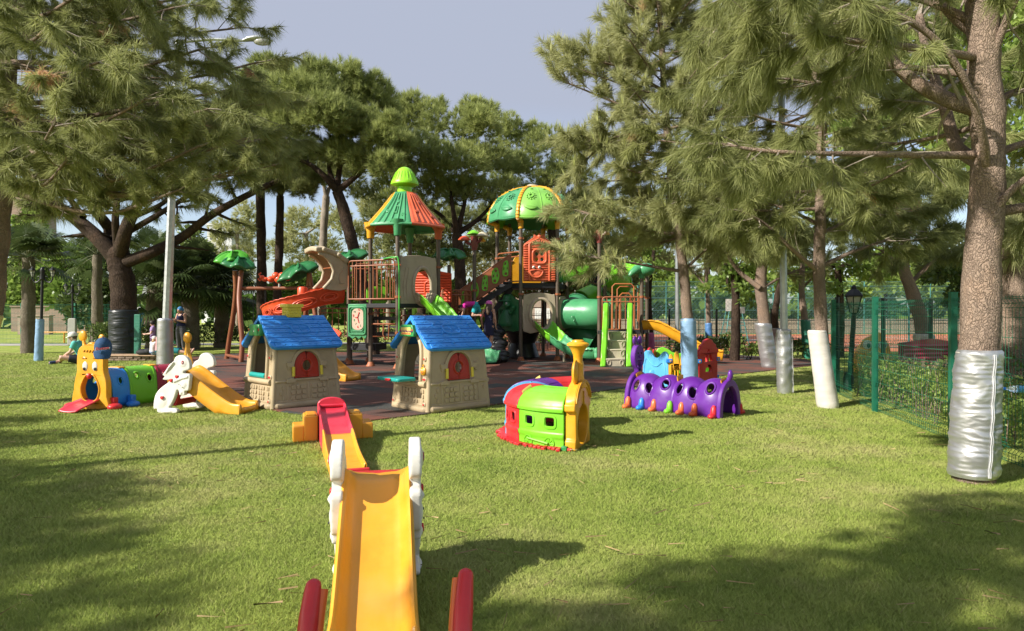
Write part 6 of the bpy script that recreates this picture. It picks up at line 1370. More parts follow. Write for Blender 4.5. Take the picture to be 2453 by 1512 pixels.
# ---- right tower: stairs with lime boards, dragon beam, tubes, yellow slide
q4 = [(2.60, 20.35), (3.84, 20.2), (2.95, 21.7), (4.25, 21.5)]
for i, (x, y) in enumerate(q4): post(x, y, (3.62, 2.72, 2.72, 2.72)[i], clamps=(1.95,))
deck([(2.55, 20.3), (3.9, 20.15), (4.3, 21.6), (2.9, 21.8)], .96)
mushrooms(2.60, 20.35, 3.62)
b = MB(); y0 = 18.60
for k in range(4):
    w = .52; ya = y0 + .36 * k; sx_ = 2.82 + .075 * k; b.prism([(sx_ - w / 2, .02), (sx_ + w / 2, .02), (sx_ + w / 2 - .02, .235 * (k + 1)), (sx_ - w / 2 + .02, .235 * (k + 1))], .37 if k < 3 else .6, lambda x, z, w_, ya=ya: (x, ya - w_, z), t0=-.37 if k < 3 else -.6)
    b.tube([(sx_ - w / 2, ya, .235 * (k + 1) - .02), (sx_ + w / 2, ya, .235 * (k + 1) - .02)], .022, 8)
    for sg in (-1, 1): b.tube([(sx_ + sg * .17 + .045 * math.cos(q * .524), ya - .012, .235 * k + .125 + .07 * math.sin(q * .524)) for q in range(12)], .013, 6, closed=True)
BP(b, 'steps', STONE, bevel=.008)
for x in (2.46, 3.16):
    ol = [(0, .02), (.42, .02)]; bb = [(.42 + 1.15 * q / 8 + .05 * math.sin(q * 2.2), .10 + 1.25 * q / 8) for q in range(0, 9)]; ff = [(0 + 1.28 * q / 9 + .05 * math.sin(q * 2.0 + 1), .02 + 1.72 * q / 9) for q in range(9, 0, -1)]
    b = MB(); b.prism(c2(ol + bb + [(1.50, 1.66), (1.42, 1.76)] + ff, 3), .15, lambda y, z, w, x=x: (x + .2 * y + w, 18.46 + y, z)); BP(b, 'stair_board', LIM, smooth=50, bevel=.03)
rail((2.66, 20.32), (3.80, 20.2), .99, 1.95, 8); rail((2.66, 20.33), (2.95, 21.6), .99, 1.95, 6)
for x0, x1, y, zt_ in ((2.98, 3.62, 20.28, 2.34), (3.2, 3.55, 20.30, 2.06), (3.3, 3.95, 21.4, 2.3)):
    b = MB(); b.tube([(x0, y, .98), (x0, y, zt_ - .08), (x0 + .08, y, zt_), (x1 - .08, y, zt_), (x1, y, zt_ - .08), (x1, y, .98)], .022, 8); BP(b, 'arch_rail', plastic('rail_orange', (.40, .12, .035)))
b = MB(); zz = 2.66
b.tube([(2.95, 21.6, 2.5), (2.95, 21.6, zz + .02), (3.25, 21.2, zz + .12), (3.6, 20.6, zz + .14), (3.80, 20.3, zz + .10), (3.95, 20.2, zz + .02)], [.085, .15, .15, .15, .14, .12], 12)
for k in range(7): f = k / 6; b.ell((2.98 + .75 * f, 21.55 - 1.2 * f, zz + .24 + .03 * math.sin(k * 3)), (.11, .10, .11), 10, 8)
for k in range(8): a = k * .785; b.tube([(2.95, 21.6, zz), (2.95 + .22 * math.cos(a), 21.6 - .22 * abs(math.sin(a)), zz + .2 * math.sin(a))], [.07, .02], 7)
dg = BP(b, 'dragon_beam', LIM, smooth=60); b = MB(); b.ell((3.95, 20.2, zz + .10), (.28, .22, .20), 16, 10); b.tube([(3.84, 20.2, zz + .12), (3.66, 20.1, zz + .10), (3.50, 20.05, zz - .02), (3.44, 20.02, zz - .10)], [.13, .13, .09, .05], 10); b.lathe([(.085, zz - .16), (.11, zz - .05), (.13, zz + .05)], (3.84, 20.2, 0), 14); BP(b, 'dragon_head', MGRN, dg, smooth=60)
mid = Vector(pf(L / 2, 1.45, .0)); pipe('crawl_tube', [mid + n_ * .02, mid + n_ * .35 + Vector((.1, -.1, 0)), Vector((2.5, 21.05, 1.44)), Vector((3.05, 21.0, 1.42))], .46, MGRN)
b = MB()
for k, (x, z) in enumerate(((1.86, 1.42), (2.12, 1.52), (2.40, 1.62))):
    b.tube([(x + .045 * math.cos(q * .524), 20.86 - .02 * k - .0 * z, z - .12 + .085 * math.sin(q * .524)) for q in range(12)], .016, 6, closed=True)
BP(b, 'tube_moulding', MGRN)
t0 = Vector(pf(L / 2, 2.9, 0)); TP = [t0, t0 + n_ * .3 + Vector((.05, 0, 0)), Vector((2.35, 21.45, 2.86)), Vector((2.75, 21.75, 2.78)), Vector((3.25, 22.2, 2.62)), Vector((3.55, 22.8, 2.42)), Vector((3.2, 23.4, 2.2)), Vector((2.6, 23.3, 1.95)), Vector((2.15, 22.8, 1.65)), Vector((2.05, 22.3, 1.2)), Vector((2.3, 21.9, .85)), Vector((2.75, 21.75, .55)), Vector((3.1, 21.95, .32)), Vector((3.3, 22.4, .28))]
tq = catmull(TP, 4)
for a_, c_, mt in ((0, 8, LIM), (8, 13, M_navy), (13, 19, LIM), (24, 31, LIM), (31, 44, plastic('deep_green_plastic', (.03, .20, .075))), (44, 52, MGRN)): pipe('tube_section', [tuple(p) for p in tq[a_:c_ + 1:2]] if (c_ - a_) > 4 else [tuple(p) for p in tq[a_:c_ + 1]], .42, mt)  # lower bend is a darker green plastic than the exit
k = NT('clear_green_bubble'); k.base((.55, .72, .58)); k.p(Roughness=.08, Transmission_Weight=.75, IOR=1.25, Alpha=1.0)
pipe('clear_tube', [tuple(p) for p in tq[19:25]], .44, k.m)
trough('slide', [(3.95, 20.3, .98), (4.25, 20.15, .97), (4.75, 20.0, .70), (5.25, 19.85, .42), (5.7, 19.72, .18), (6.05, 19.62, .12)], .27, .26, Y_, emb=.03)
b = MB(); b.tube(catmull([(1.55, 20.3, .03), (1.55, 20.3, .35), (1.62, 20.28, .45), (1.75, 20.25, .46)], 4), .035, 10); BP(b, 'bent_pipe', STONE)

# ---- swing frame with palm leaf tops
so = Vector((-8.3, 20.9, .02)); SW = thing('swing_frame', 'brown swing frame with bent legs, palm leaf tops and a red bird on its beam', 'swing frame', so)
def BS(b, name, mat, parent=None, **kw): b.v = [(x - so.x, y - so.y, z - so.z) for x, y, z in b.v]; return b.build(name, mat, parent or SW, **kw)
M_swing = paint('swing_brown_paint', (.22, .075, .035), .4)
for pts in ([(XU(543, 21.7), 21.7, .02), (XU(549, 21.6), 21.6, .6), (XU(560, 21.3), 21.3, 1.5), (XU(565, 21.1), 21.1, 2.2), (XU(563, 21.0), 21.0, 2.78)], [(XU(577, 20.2), 20.2, .02), (XU(580, 20.25), 20.25, .6), (XU(575, 20.4), 20.4, 1.4), (XU(573, 20.6), 20.6, 2.0), (XU(578, 20.8), 20.8, 2.75)]):
    b = MB(); b.tube(catmull(pts, 5), .075, 14); BS(b, 'leg', M_swing)
for x in (-6.35, -6.05): b = MB(); b.tube([(x + (.2 if x > -6.2 else -.2), 21.2 + (.7 if x < -6.2 else -.6), .02), (x, 21.0, 1.4), (-6.2, 20.9, 2.7)], .075, 12); BS(b, 'leg', M_swing)
b = MB(); b.tube([(-8.32, 20.75, 2.22), (-6.2, 20.9, 2.24), (-4.9, 20.5, 2.22)], .055, 12); BS(b, 'beam', M_swing)
b = MB(); b.tube([(XU(543, 21.6), 21.6, .14), (XU(577, 20.3), 20.3, .14)], .045, 10); BS(b, 'cross_bar', M_swing)
for x, y, z, r, mt, ph, tl in ((-8.58, 20.95, 3.36, .47, plastic('fresh_leaf_plastic', (.075, .34, .03)), .3, (.10, .1)), (-8.30, 20.75, 3.16, .46, DGRN, .9, (-.10, 0)), (-6.55, 20.9, 2.95, .55, DGRN, .5, (.42, 0))):
    bb, b2 = leaf_topper(x, y, z, r, mt, ph=ph, tilt=tl, droop=.62, bp=False); l = BS(bb, 'leaf_topper', mt, smooth=60, solid=.05, off=-1); BS(b2, 'collar', mt, l)
b = MB(); x0, y0, z0 = -7.1, 20.82, 2.50
for dx, dz, rx, rz in ((0, 0, .15, .13), (-.10, .10, .12, .12), (.10, .10, .13, .12), (.26, .08, .10, .13), (-.25, .0, .11, .10), (-.42, .0, .12, .07), (-.52, .06, .07, .07)): b.ell((x0 + dx, y0, z0 + dz), (rx, .12, rz), 14, 10)
b.tube([(x0 - .55, y0, z0 + .08), (x0 - .62, y0, z0 + .16), (x0 - .55, y0, z0 + .2)], .025, 8); b.tube([(x0 - .5, y0, z0 + .02), (x0 - .6, y0, z0 - .04), (x0 - .64, y0, z0 + .02)], .025, 8); rb = BS(b, 'bird_ornament', ORED, smooth=60)
b = MB(); b.tube([(x0, y0, 2.25), (x0, y0, 2.42)], .03, 8); BS(b, 'ornament_stem', simple('steel', (.5, .5, .5), .3, .9), rb)
for x in (-7.7, -7.35):
    b = MB()
    for dx in (-.18, .18): b.tube([(x + dx, 20.8, 2.18), (x + dx, 20.8, .6)], .008, 5)
    sw_ = BS(b, 'chain', M_deck); b = MB(); b.prism(rrect(0, 0, .42, .20, .05, 3), .04, lambda a, q, w, x=x: (x + a, 20.8 + q, .55 + w)); BS(b, 'seat', BLK, sw_)
    break
# ---------------------------------------------------------------- paddings round trunks and posts
M_silver = fabric_wrap('silver_foil_wrap', (.50, .50, .50), .75, .36, .16); M_silver2 = fabric_wrap('smooth_silver_wrap', (.42, .42, .43), .7, .36, .18); M_silverd = fabric_wrap('dull_silver_wrap', (.22, .22, .23), .5, .42, .35)
M_bluew = fabric_wrap('light_blue_vinyl', (.20, .33, .50), 0, .45, .35); M_bluew2 = fabric_wrap('mid_blue_vinyl', (.08, .19, .40), 0, .45, .3); M_whitew = fabric_wrap('white_vinyl', (.56, .52, .46), 0, .4, .3); M_blackw = fabric_wrap('black_vinyl', (.012, .016, .018), 0, .4, .5)
M_greenw = fabric_wrap('green_vinyl', (.02, .16, .10), 0, .5, .3); M_yelw = fabric_wrap('pale_yellow_vinyl', (.50, .43, .16), 0, .5, .3); M_pinkw = fabric_wrap('pink_vinyl', (.50, .10, .24), 0, .5, .3)
def pad(label, p0, p1, r0, r1, mat, seam=False, wrinkle=.012, folds=10, group='paddings wrapped round trunks and posts', name='trunk_padding', gather=True):
    p0 = Vector(p0); p1 = Vector(p1); o = thing(name, label, 'padding', p0, 0, group); ax = p1 - p0; b = MB(); sd = random.Random(label).uniform(0, 50); n = 40; m = 44
    if wrinkle > .0155: n, m = 84, 120
    def fn(s, t):
        a = 2 * math.pi * t; c = ax * s; r = r0 + (r1 - r0) * s
        q = Vector((math.cos(a) * 1.3, math.sin(a) * 1.3, s * 9 + sd)); r += wrinkle * (noise.noise(q) + .7 * abs(noise.noise(Vector((a * .8 + sd, s * 26, 3)))) )
        if wrinkle > .0155:
            w_ = noise.noise(Vector((math.cos(a) * 1.6 + 7, math.sin(a) * 1.6, s * 17 + 2.2 * noise.noise(Vector((a * .7, s * 4, 9)))))); r += .0045 * (1 - min(1, abs(w_) * 4.5)) * (.4 + .6 * abs(math.sin(a * 1.5 + 1)))
        if s < .03: r *= .93 + .07 * s / .03
        if s > .965: r *= 1 - .13 * ((s - .965) / .035) ** 2 + .03 * math.sin(a * folds) * ((s - .965) / .035)
        return (c.x + r * math.cos(a), c.y + r * math.sin(a), c.z)
    b.grid(lambda s, t: fn(s, t), m, n, closed_t=True)
    k = len(b.v); c = ax * .985; b.v += [(c.x + .72 * r1 * math.cos(6.2832 * i / n), c.y + .72 * r1 * math.sin(6.2832 * i / n), c.z + .004 * math.sin(i * 2.3)) for i in range(n)]
    for i in range(n): b.f.append((m * n + i, m * n + (i + 1) % n, k + (i + 1) % n, k + i)); b.mi.append(0)
    b.build('cover', mat, o, smooth=70)
    if gather:
        b = MB(); b.tube([(ax.x * .975 + (r1 * .96) * math.cos(6.2832 * i / 24), ax.y * .975 + r1 * .96 * math.sin(6.2832 * i / 24), ax.z * .975) for i in range(24)], .007, 5, closed=True); b.build('tie_cord', simple('pale_cord', (.45, .42, .36), .9), o)
    if seam is not False:
        b = MB(); pts = []
        for s in range(0, 29):
            p = Vector(fn(.02 + .95 * s / 28, seam)); c = ax * (.02 + .95 * s / 28); d = (p - c).normalized(); pts.append(p + d * .006)
        b.tube(pts, .0055, 6); b.tube([p + Vector((.013, -.004, 0)) for p in pts], .0035, 5); b.build('zip', simple('zip_grey', (.46, .46, .46), .5), o)
    return o
pad('wrinkled silver padding with a zip round the nearest trunk at the right', (XU(2332, 6.07), 6.07, .045), W(2346, 838, 6.07), .198, .178, M_silver, .752, .016)
pad('leaning white padding round the trunk before the green fence', (XU(1984, 10.75), 10.75, .0), W(1957, 791, 10.85), .165, .140, M_whitew, False, .006)
pad('creased silver padding round the right light pole', (XU(1880, 12.64), 12.64, .0), W(1877, 789, 12.64), .135, .13, M_silver, .9, .014)
pad('light blue padding behind the purple caterpillar tunnel', (XU(1654, 12.5), 12.5, .0), W(1648, 763, 12.5), .15, .142, M_bluew, False, .010)
pad('shiny silver padding round the forked pine by the clay court', (XU(1845, 18.3), 18.3, .0), W(1827, 774, 18.3), .215, .215, M_silver2, False, .012)
pad('dull silver padding half hidden behind the silver padded light pole', (XU(1866, 21.0), 21.0, .0), W(1856, 786, 20.6), .17, .16, M_silverd, False, .014)
pad('green padding round the dark pine behind the white padding', (XU(1936, 22), 22, .0), W(1929, 766, 22), .15, .15, M_greenw, False, .01)
pad('mid blue padding behind the red play-pen door', (XU(1700, 24.5), 24.5, .0), W(1697, 774, 24.5), .12, .12, M_bluew2, False, .01)
pad('pink padding behind the yellow slide', (XU(1562, 24.0), 24.0, .0), W(1560, 797, 24.0), .11, .10, M_pinkw, False, .01)
pad('dull silver padding round the far light pole', (XU(1623, 23.0), 23.0, .0), W(1623, 790, 23.0), .10, .10, M_silverd, False, .01)
pad('smooth banded silver padding round the left light pole', (XU(395, 18.0), 18.0, .0), W(396, 763, 18.0), .205, .195, M_silver2, False, .006)
pad('light blue padding round the double lantern post', (XU(92, 21), 21, .0), W(96, 764, 21), .125, .11, M_bluew, False, .008)
pad('wide black padding round the umbrella pine', (XU(298, 22.9), 22.9, .06), W(297, 742, 22.9), .475, .45, M_blackw, False, .02)
pad('pale yellow padding at the left picture edge', (XU(-70, 11) - .25, 11, 0), (XU(-30, 11), 11, 1.46), .25, .22, M_yelw, False, .01)
pad('pale torn padding round the leaning trunk inside the fence', (XU(2232, 15.5), 15.5, .0), W(2212, 800, 15.5), .22, .21, M_whitew, False, .03)
tr = Tree(77); tr.trunk([(XU(1562, 24), 24, -.05), W(1560, 790, 24), W(1556, 700, 24), W(1566, 600, 24)], .085, .06, 10, .02); pxl(tr, [(1560, 610, 40), (1530, 640, 35), (1590, 650, 35), (1540, 570, 45)], 24, .2, .85, .6, .2, .5)
tr.finish('leafy_tree', 'slim tree growing out of the pink padding', 'tree', M_leaf, M_bark_dark, base=(XU(1562, 24), 24, 0), leaf=.15, group='leafy trees round the courts')
tr = Tree(78); tr.trunk([(XU(1866, 21), 21, -.05), W(1856, 780, 20.6), W(1864, 700, 20.6), W(1880, 640, 20.6)], .11, .08, 10, .02); pxl(tr, [(1880, 620, 45), (1910, 600, 45), (1850, 600, 40)], 20.6, .07, .85, .8, .0, .3)
tr.finish('pine_tree', 'thin dark pine growing out of the dull silver padding', 'pine tree', M_needle, M_bark_dark, 14, .25, .009, base=(XU(1866, 21), 21, 0), group='tall pines round the playground')
b = MB(); b.prism(rrect(0, .72, .20, 1.42, .03, 3), .08, lambda x, z, w: (x - .02 * z, -w + .05 * z, z)); o = b.build('padding_board', M_greenw, None, bevel=.015); o.location = (XU(329, 22.4), 22.4, .0); tag(o, 'green board leaning beside the black padded trunk', 'board')
b = MB(); b.prism(rrect(0, .62, .36, 1.22, .08, 4), .09, lambda x, z, w: (x + .03 * z, -w, z)); o = b.build('padding_board', fabric_wrap('grey_foam', (.30, .30, .27), 0, .6, .2), None, bevel=.03); o.location = (XU(171, 30.5), 30.5, .0); tag(o, 'grey foam board standing against the green fence', 'board')

# ---------------------------------------------------------------- light poles and lanterns
M_galv = simple('galvanised_steel', (.42, .44, .45), .38, .7, 9, .2, .12, 60); M_iron = simple('black_cast_iron', (.012, .012, .012), .45, .3); M_glass = NT('lantern_glass'); M_glass.base((.55, .55, .50)); M_glass.p(Roughness=.15, Transmission_Weight=.4); M_glass = M_glass.m
def light_pole(label, x, y, lean, ztop, r0, r1, arm=None, base_z=0):
    o = thing('light_pole', label, 'light pole', (x, y, 0), 0, 'tall street light poles'); b = MB(); b.tube([(0, 0, .0), (lean[0] * .5, lean[1] * .5, ztop * .5), (lean[0], lean[1], ztop)], [r0, (r0 + r1) / 2, r1], 8); b.build('pole', M_galv, o, smooth=20)
    if arm:
        b = MB(); a = Vector((lean[0], lean[1], ztop - .05)); e = a + Vector(arm); b.tube([a, a.lerp(e, .5) + Vector((0, 0, .06)), e], [.045, .04, .035], 10); ar = b.build('arm', M_galv, o)
        d = Vector(arm).normalized(); b = MB(); b.tube([e - d * .05, e + d * .1 + Vector((0, 0, .04)), e + d * .35 + Vector((0, 0, .06)), e + d * .62 + Vector((0, 0, .02)), e + d * .72 + Vector((0, 0, -.03))], [.06, .11, .14, .10, .03], 14, flat=.55); h = b.build('lamp_head', M_galv, ar, smooth=60)
        b = MB(); b.ell(e + d * .45 + Vector((0, 0, -.04)), (.24, .12, .10)); b.build('lamp_glass', M_glass, h)
light_pole('light pole standing outside the left picture edge', -9.3, 3.7, (.0, 0), 8.0, .11, .07, (1.6, .2, .05))
light_pole('left light pole with a lamp arm above the trees', XU(395, 18), 18, (XU(428, 18) - XU(395, 18), .0), 8.66, .125, .075, (1.75, .05, .06))
light_pole('right light pole rising from the creased silver padding', XU(1880, 12.64), 12.64, (-.10, 0), 8.2, .075, .05, (-1.2, .8, .05))
light_pole('far light pole behind the blue padded pine', XU(1623, 23.0), 23.0, (-.05, 0), 7.5, .075, .05)
def lantern(b_o, x, y, z, s, nm='lantern'):
    b = MB(); b.lathe([(.035 * s, -.02 * s), (.06 * s, .0), (.03 * s, .02 * s)], (x, y, z), 6); b.lathe([(.17 * s, .30 * s), (.175 * s, .32 * s), (.09 * s, .42 * s), (.05 * s, .44 * s), (.04 * s, .49 * s), (.0, .53 * s)], (x, y, z), 6)
    for k in range(6): a = k * 1.0472; b.tube([(x + .07 * s * math.cos(a), y + .07 * s * math.sin(a), z + .01 * s), (x + .145 * s * math.cos(a), y + .145 * s * math.sin(a), z + .31 * s)], .009 * s, 5)
    b.tube([(x + .105 * s * math.cos(k * 1.0472), y + .105 * s * math.sin(k * 1.0472), z + .16 * s) for k in range(6)], .007 * s, 4, closed=True)
    l = b.build(nm, M_iron, b_o, smooth=25); b = MB(); b.lathe([(.06 * s, .01 * s), (.135 * s, .30 * s)], (x, y, z), 6); b.build('glass', M_glass, l, smooth=0)
def lamp_post(label, x, y, hgt, arms, s, r=.045, lean=0.0):
    o = thing('lamp_post', label, 'lamp post', (x, y, 0), 0, 'black lantern lamp posts'); b = MB(); b.tube([(0, 0, 0), (lean * .3, 0, .3), (lean, 0, hgt)], [r * 1.6, r, r * .85], 12); b.lathe([(r * 1.9, .0), (r * 1.9, .25), (r * 1.2, .35)], (0, 0, 0), 12)
    if arms:
        b.lathe([(r, -.25), (r * 1.8, -.2), (r * 1.2, .0), (r * 1.6, .06), (r * .6, .16), (0, .18)], (lean, 0, hgt), 12)
    b.build('post', M_iron, o)
    for dx in arms:
        b = MB(); b.tube(catmull([(lean, 0, hgt - .12), (lean + dx * .35, 0, hgt - .26), (lean + dx * .75, 0, hgt - .30), (lean + dx, 0, hgt - .20), (lean + dx, 0, hgt - .13)], 5), .022, 8); b.tube([(lean + dx * .35 + .06 * math.cos(q), 0, hgt - .17 + .06 * math.sin(q)) for q in (0, 1, 2, 3, 4, 5)], .012, 6); ar = b.build('arm', M_iron, o); lantern(ar, lean + dx, 0, hgt - .13, s)
    if not arms: lantern(o, lean, 0, hgt, s)
lamp_post('double lantern post with light blue padding', XU(95, 21.02), 21.02, 2.72, (-.31, .31), .62, .045, .09)
lamp_post('farther double lantern post in front of the dark conifer', XU(174, 31.2), 31.2, 2.62, (-.31, .31), .66)
lamp_post('single lantern post inside the green fence enclosure', XU(2033, 13.1), 13.1, 1.48, (), 1.05, .05, .10)

# ---------------------------------------------------------------- fences
M_fgreen = simple('fence_green_paint', (.012, .135, .078), .45, .2, 5, .2, .05); M_fblack = simple('fence_black_paint', (.010, .012, .012), .5, .2); M_court = simple('court_fence_paint', (.06, .22, .20), .5, .2); M_wire = simple('chain_link_wire', (.075, .17, .155), .5, .3)
def mesh_fence(label, pts, h, mat, postmat, step=.05, hstep=.2, wr=.0035, pw=.06, group='wire mesh fences', folds=(.08, .5, .95), hide=(), name='mesh_fence', z0=.03, ph=None):
    a0 = Vector((pts[0][0], pts[0][1], 0)); o = thing(name, label, 'fence', a0, 0, group)
    for i, p in enumerate(pts):
        if i in hide: continue
        q = Vector((p[0], p[1], 0)) - a0; b = MB(); b.box((q.x, q.y, (ph or h + .05) / 2), (pw, pw, ph or h + .05), math.atan2(pts[-1][1] - pts[0][1], pts[-1][0] - pts[0][0])); b.box((q.x, q.y, (ph or h + .05) + .006), (pw * 1.1, pw * 1.1, .012), math.atan2(pts[-1][1] - pts[0][1], pts[-1][0] - pts[0][0]))
        for z in (h * .25, h * .6, h * .9): b.box((q.x, q.y - pw * .5, z), (pw * .7, .02, .05))
        b.build('post', postmat, o)
    for i in range(len(pts) - 1):
        a = Vector((pts[i][0], pts[i][1], 0)) - a0; c = Vector((pts[i + 1][0], pts[i + 1][1], 0)) - a0; d = c - a; L = d.length; d.normalize(); n_ = Vector((d.y, -d.x, 0)); b = MB()
        zs = [z0] ; 
        for f in folds: zs += [z0 + f * (h - z0) - .045, z0 + f * (h - z0), z0 + f * (h - z0) + .045]
        zs = sorted(set([z for z in zs if z < h] + [h])); off = lambda z: .035 if any(abs(z - (z0 + f * (h - z0))) < 1e-6 for f in folds) else 0.0
        for k in range(int(L / step) + 1):
            s = a + d * min(k * step, L); b.tube([s + n_ * off(z) + Vector((0, 0, z)) for z in zs], wr, 3, caps=False)
        zz = z0 + .02; hz = sorted(set(list(zs[:-1]) + [z0 + .02 + hstep * k for k in range(int((h - z0) / hstep) + 1)]))
        for z in hz: b.tube([a + n_ * (off(z) + wr) + Vector((0, 0, z)), c + n_ * (off(z) + wr) + Vector((0, 0, z))], wr * 1.25, 3, caps=False)
        b.build('mesh_panel', mat, o, smooth=0)
    return o
mesh_fence('green mesh fence along the lawn behind the big silver padding', [(4.30, 3.0), (4.68, 5.42), (5.08, 7.86), (5.47, 10.28), (5.98, 12.7)], 1.67, M_fgreen, M_fgreen, .06, .2, .0029, .07)
mesh_fence('dark framed mesh fence and gate across the enclosure', [(6.08, 12.75), (7.4, 13.6), (8.9, 14.5), (10.4, 15.4), (12.5, 16.6)], 1.72, M_fblack, M_fblack, .075, .2, .0035, .06, folds=(.5,))
mesh_fence('black post mesh fence between the playground and the clay court', [(-.6, 25.9), (1.9, 25.8), (3.9, 25.7), (5.9, 25.6), (7.66, 25.55), (9.65, 25.4), (11.6, 25.2)], 1.56, M_fblack, M_fblack, .09, .2, .0042, .065, folds=(.5,))
mesh_fence('green mesh fence behind the seated man with a notice board', [(XU(-60, 32), 32.5), (XU(53, 32), 32), (XU(180, 31.6), 31.6), (XU(300, 31), 31.0), (XU(420, 31), 31.0)], 1.86, M_fgreen, M_fgreen, .08, .2, .004, .10, folds=(.5,))
def chain_fence(label, pts, h):
    a0 = Vector((pts[0][0], pts[0][1], 0)); o = thing('court_fence', label, 'fence', a0, 0, 'tall tennis court fences')
    for p in pts: q = Vector((p[0], p[1], 0)) - a0; b = MB(); b.tube([q, q + Vector((0, 0, h))], .035, 8); b.build('post', M_court, o)
    for i in range(len(pts) - 1):
        a = Vector((pts[i][0], pts[i][1], 0)) - a0; c = Vector((pts[i + 1][0], pts[i + 1][1], 0)) - a0; d = c - a; L = d.length; d.normalize(); b = MB(); st = .16
        for z in (.05, h * .45, h * .8, h - .03): b.tube([a + Vector((0, 0, z)), c + Vector((0, 0, z))], .02, 5, caps=False)
        n = int((L + h) / st)
        for k in range(n):
            for sg in (1, -1):
                x0 = -h + k * st; s0, s1 = max(0, -x0 if x0 < 0 else 0), min(h, L - x0)
                if s1 - s0 > .1:
                    f = (lambda s: a + d * ((x0 + s) if sg > 0 else (L - x0 - s)) + Vector((0, 0, s))); b.tube([f(s0), f(s1)], .0042, 3, caps=False)
        b.build('wire_panel', M_wire, o, smooth=0)
chain_fence('near tall chain-link fence of the clay court', [(5.2, 28.2), (8.0, 28.2), (10.8, 28.2), (13.6, 28.2), (16.4, 28.2), (19.2, 28.2), (22.0, 28.2), (25, 28.2)], 2.6)
chain_fence('far tall chain-link fence beyond the clay court', [(6.0, 46.5), (10.5, 46.5), (15, 46.5), (19.5, 46.5), (24, 46.5), (28.5, 46.5), (33, 46.5), (37.5, 46.5)], 3.6)
b = MB(); b.prism([(-1.5, 0), (42, 0), (42, .95), (-1.5, .95)], .25, lambda x, z, w: (x, 48.2 - w, z)); b.prism([(-1.5, .95), (42, .95), (42, 1.02), (-1.5, 1.02)], .33, lambda x, z, w: (x, 48.2 - w, z)); o = b.build('low_wall', simple('beige_render', (.36, .28, .21), .9, 0, .8, .15, .3, 20), None); tag(o, 'long low beige wall beyond the clay court', 'wall')
o = thing('umpire_chair', 'thin blue-green umpire chair standing on the clay court', 'umpire chair', (XU(1758, 31), 31, 0)); b = MB()
for sx in (-1, 1):
    for sy in (-1, 1): b.tube([(sx * .55, sy * .45, 0), (sx * .28, sy * .22, 1.55)], .025, 6)
    for z in (.35, .7, 1.05): f = z / 1.55; b.tube([(sx * (.55 - .27 * f), -.45 + .23 * f, z), (sx * (.55 - .27 * f), .45 - .23 * f, z)], .02, 6)
for z in (.3, .6, .9, 1.2): f = z / 1.55; b.tube([(-.55 + .27 * f, -.45 + .23 * f, z), (.55 - .27 * f, -.45 + .23 * f, z)], .02, 6)
b.build('legs', M_court, o); b = MB(); b.box((0, 0, 1.57), (.6, .5, .05)); b.box((0, .23, 1.85), (.6, .04, .5)); b.build('seat', simple('chair_boards', (.40, .38, .34), .7), o, bevel=.01)
b = MB(); b.box((0, 0, 0), (.34, .02, .26)); b.box((0, -.012, .0), (.30, .004, .22)); o = b.build('notice_sign', simple('sign_white', (.65, .63, .60), .6), None); o.location = (XU(1774, 28.05), 28.05, 1.58); tag(o, 'small white sign hanging on the chain-link court fence', 'sign')
b = MB(); b.box((0, 0, 0), (.34, .025, .78)); b.box((0, -.014, 0), (.32, .004, .74)); o = b.build('notice_board', simple('board_white', (.50, .50, .52), .6), None); o.location = (XU(67, 31.9), 31.86, ZV(763, 31.9)); tag(o, 'white notice board hung on the green fence at the left', 'notice board')
o = thing('barrier_rail', 'yellow pipe barrier behind the green fence at the left', 'barrier', (XU(60, 33), 33.2, 0)); b = MB(); L = XU(235, 33) - XU(60, 33); b.tube([(0, 0, .52), (L, 0, .52)], .035, 8); b.build('rail', Y_, o)
for x in (.1, L * .5, L - .1): b = MB(); b.tube([(x, 0, 0), (x, 0, .95 if x < .2 else .52)], .04, 8); b.build('post', Y_, o)

# hedge and odds and ends inside the right-hand enclosure
t = Tree(300); g = t.np; n = 24000; f = g.random(n); px = 4.55 + 1.55 * f + .0; py = 3.5 + 9.0 * f; off = g.random(n); hgt = .64 + .10 * np.sin(f * 40) ; zz = hgt * g.random(n) ** .75
P = np.stack([px + .12 + .75 * off, py + .0 * off, zz], 1); lo = zz < .35; keep = (~lo) | (g.random(n) < .45); t.P = P[keep].tolist(); t.D = g.normal(size=(keep.sum(), 3)).tolist(); t.T = (.72 + .2 * np.sin(P[keep][:, 1] * 5) + .1 * np.sin(P[keep][:, 2] * 11)).tolist()
for k in range(150): q = t.rng.random(); a = Vector((4.55 + 1.55 * q + .1 + t.rng.random() * .6, 3.5 + 9 * q, 0)); t.wood.tube([a, a + Vector((t.rng.uniform(-.1, .1), t.rng.uniform(-.1, .1), .35)), a + Vector((t.rng.uniform(-.15, .15), t.rng.uniform(-.15, .15), .8))], [.008, .006, .003], 4, caps=False)
t.finish('hedge', 'scruffy hedge growing behind the green mesh fence at the right', 'hedge', M_leaf, M_bark, base=(5.3, 8, 0), leaf=.045, crownname='foliage')
shrub(301, (7.2, 9.6, 0), (1.0, 1.6, .55), 'dark bushy hedge inside the enclosure behind the fence hedge', n=3500, leaf=.07)
shrub(302, (9.2, 12.0, 0), (1.4, 1.0, .5), 'dark low bushes before the leaning trunk inside the enclosure', n=2600, leaf=.08)
shrub(303, (6.6, 6.9, 0), (.7, 1.5, .52), 'dark shrub beneath the plastic bottle at the right edge', n=2600, leaf=.06)
o = thing('plastic_bottle', 'clear water bottle with a blue cap lying in the hedge at the right edge', 'bottle', W(2428, 932, 6.75), R(-14)); Mx = Matrix.Rotation(R(90), 3, 'Y') @ Matrix.Diagonal((1, 1, 1))
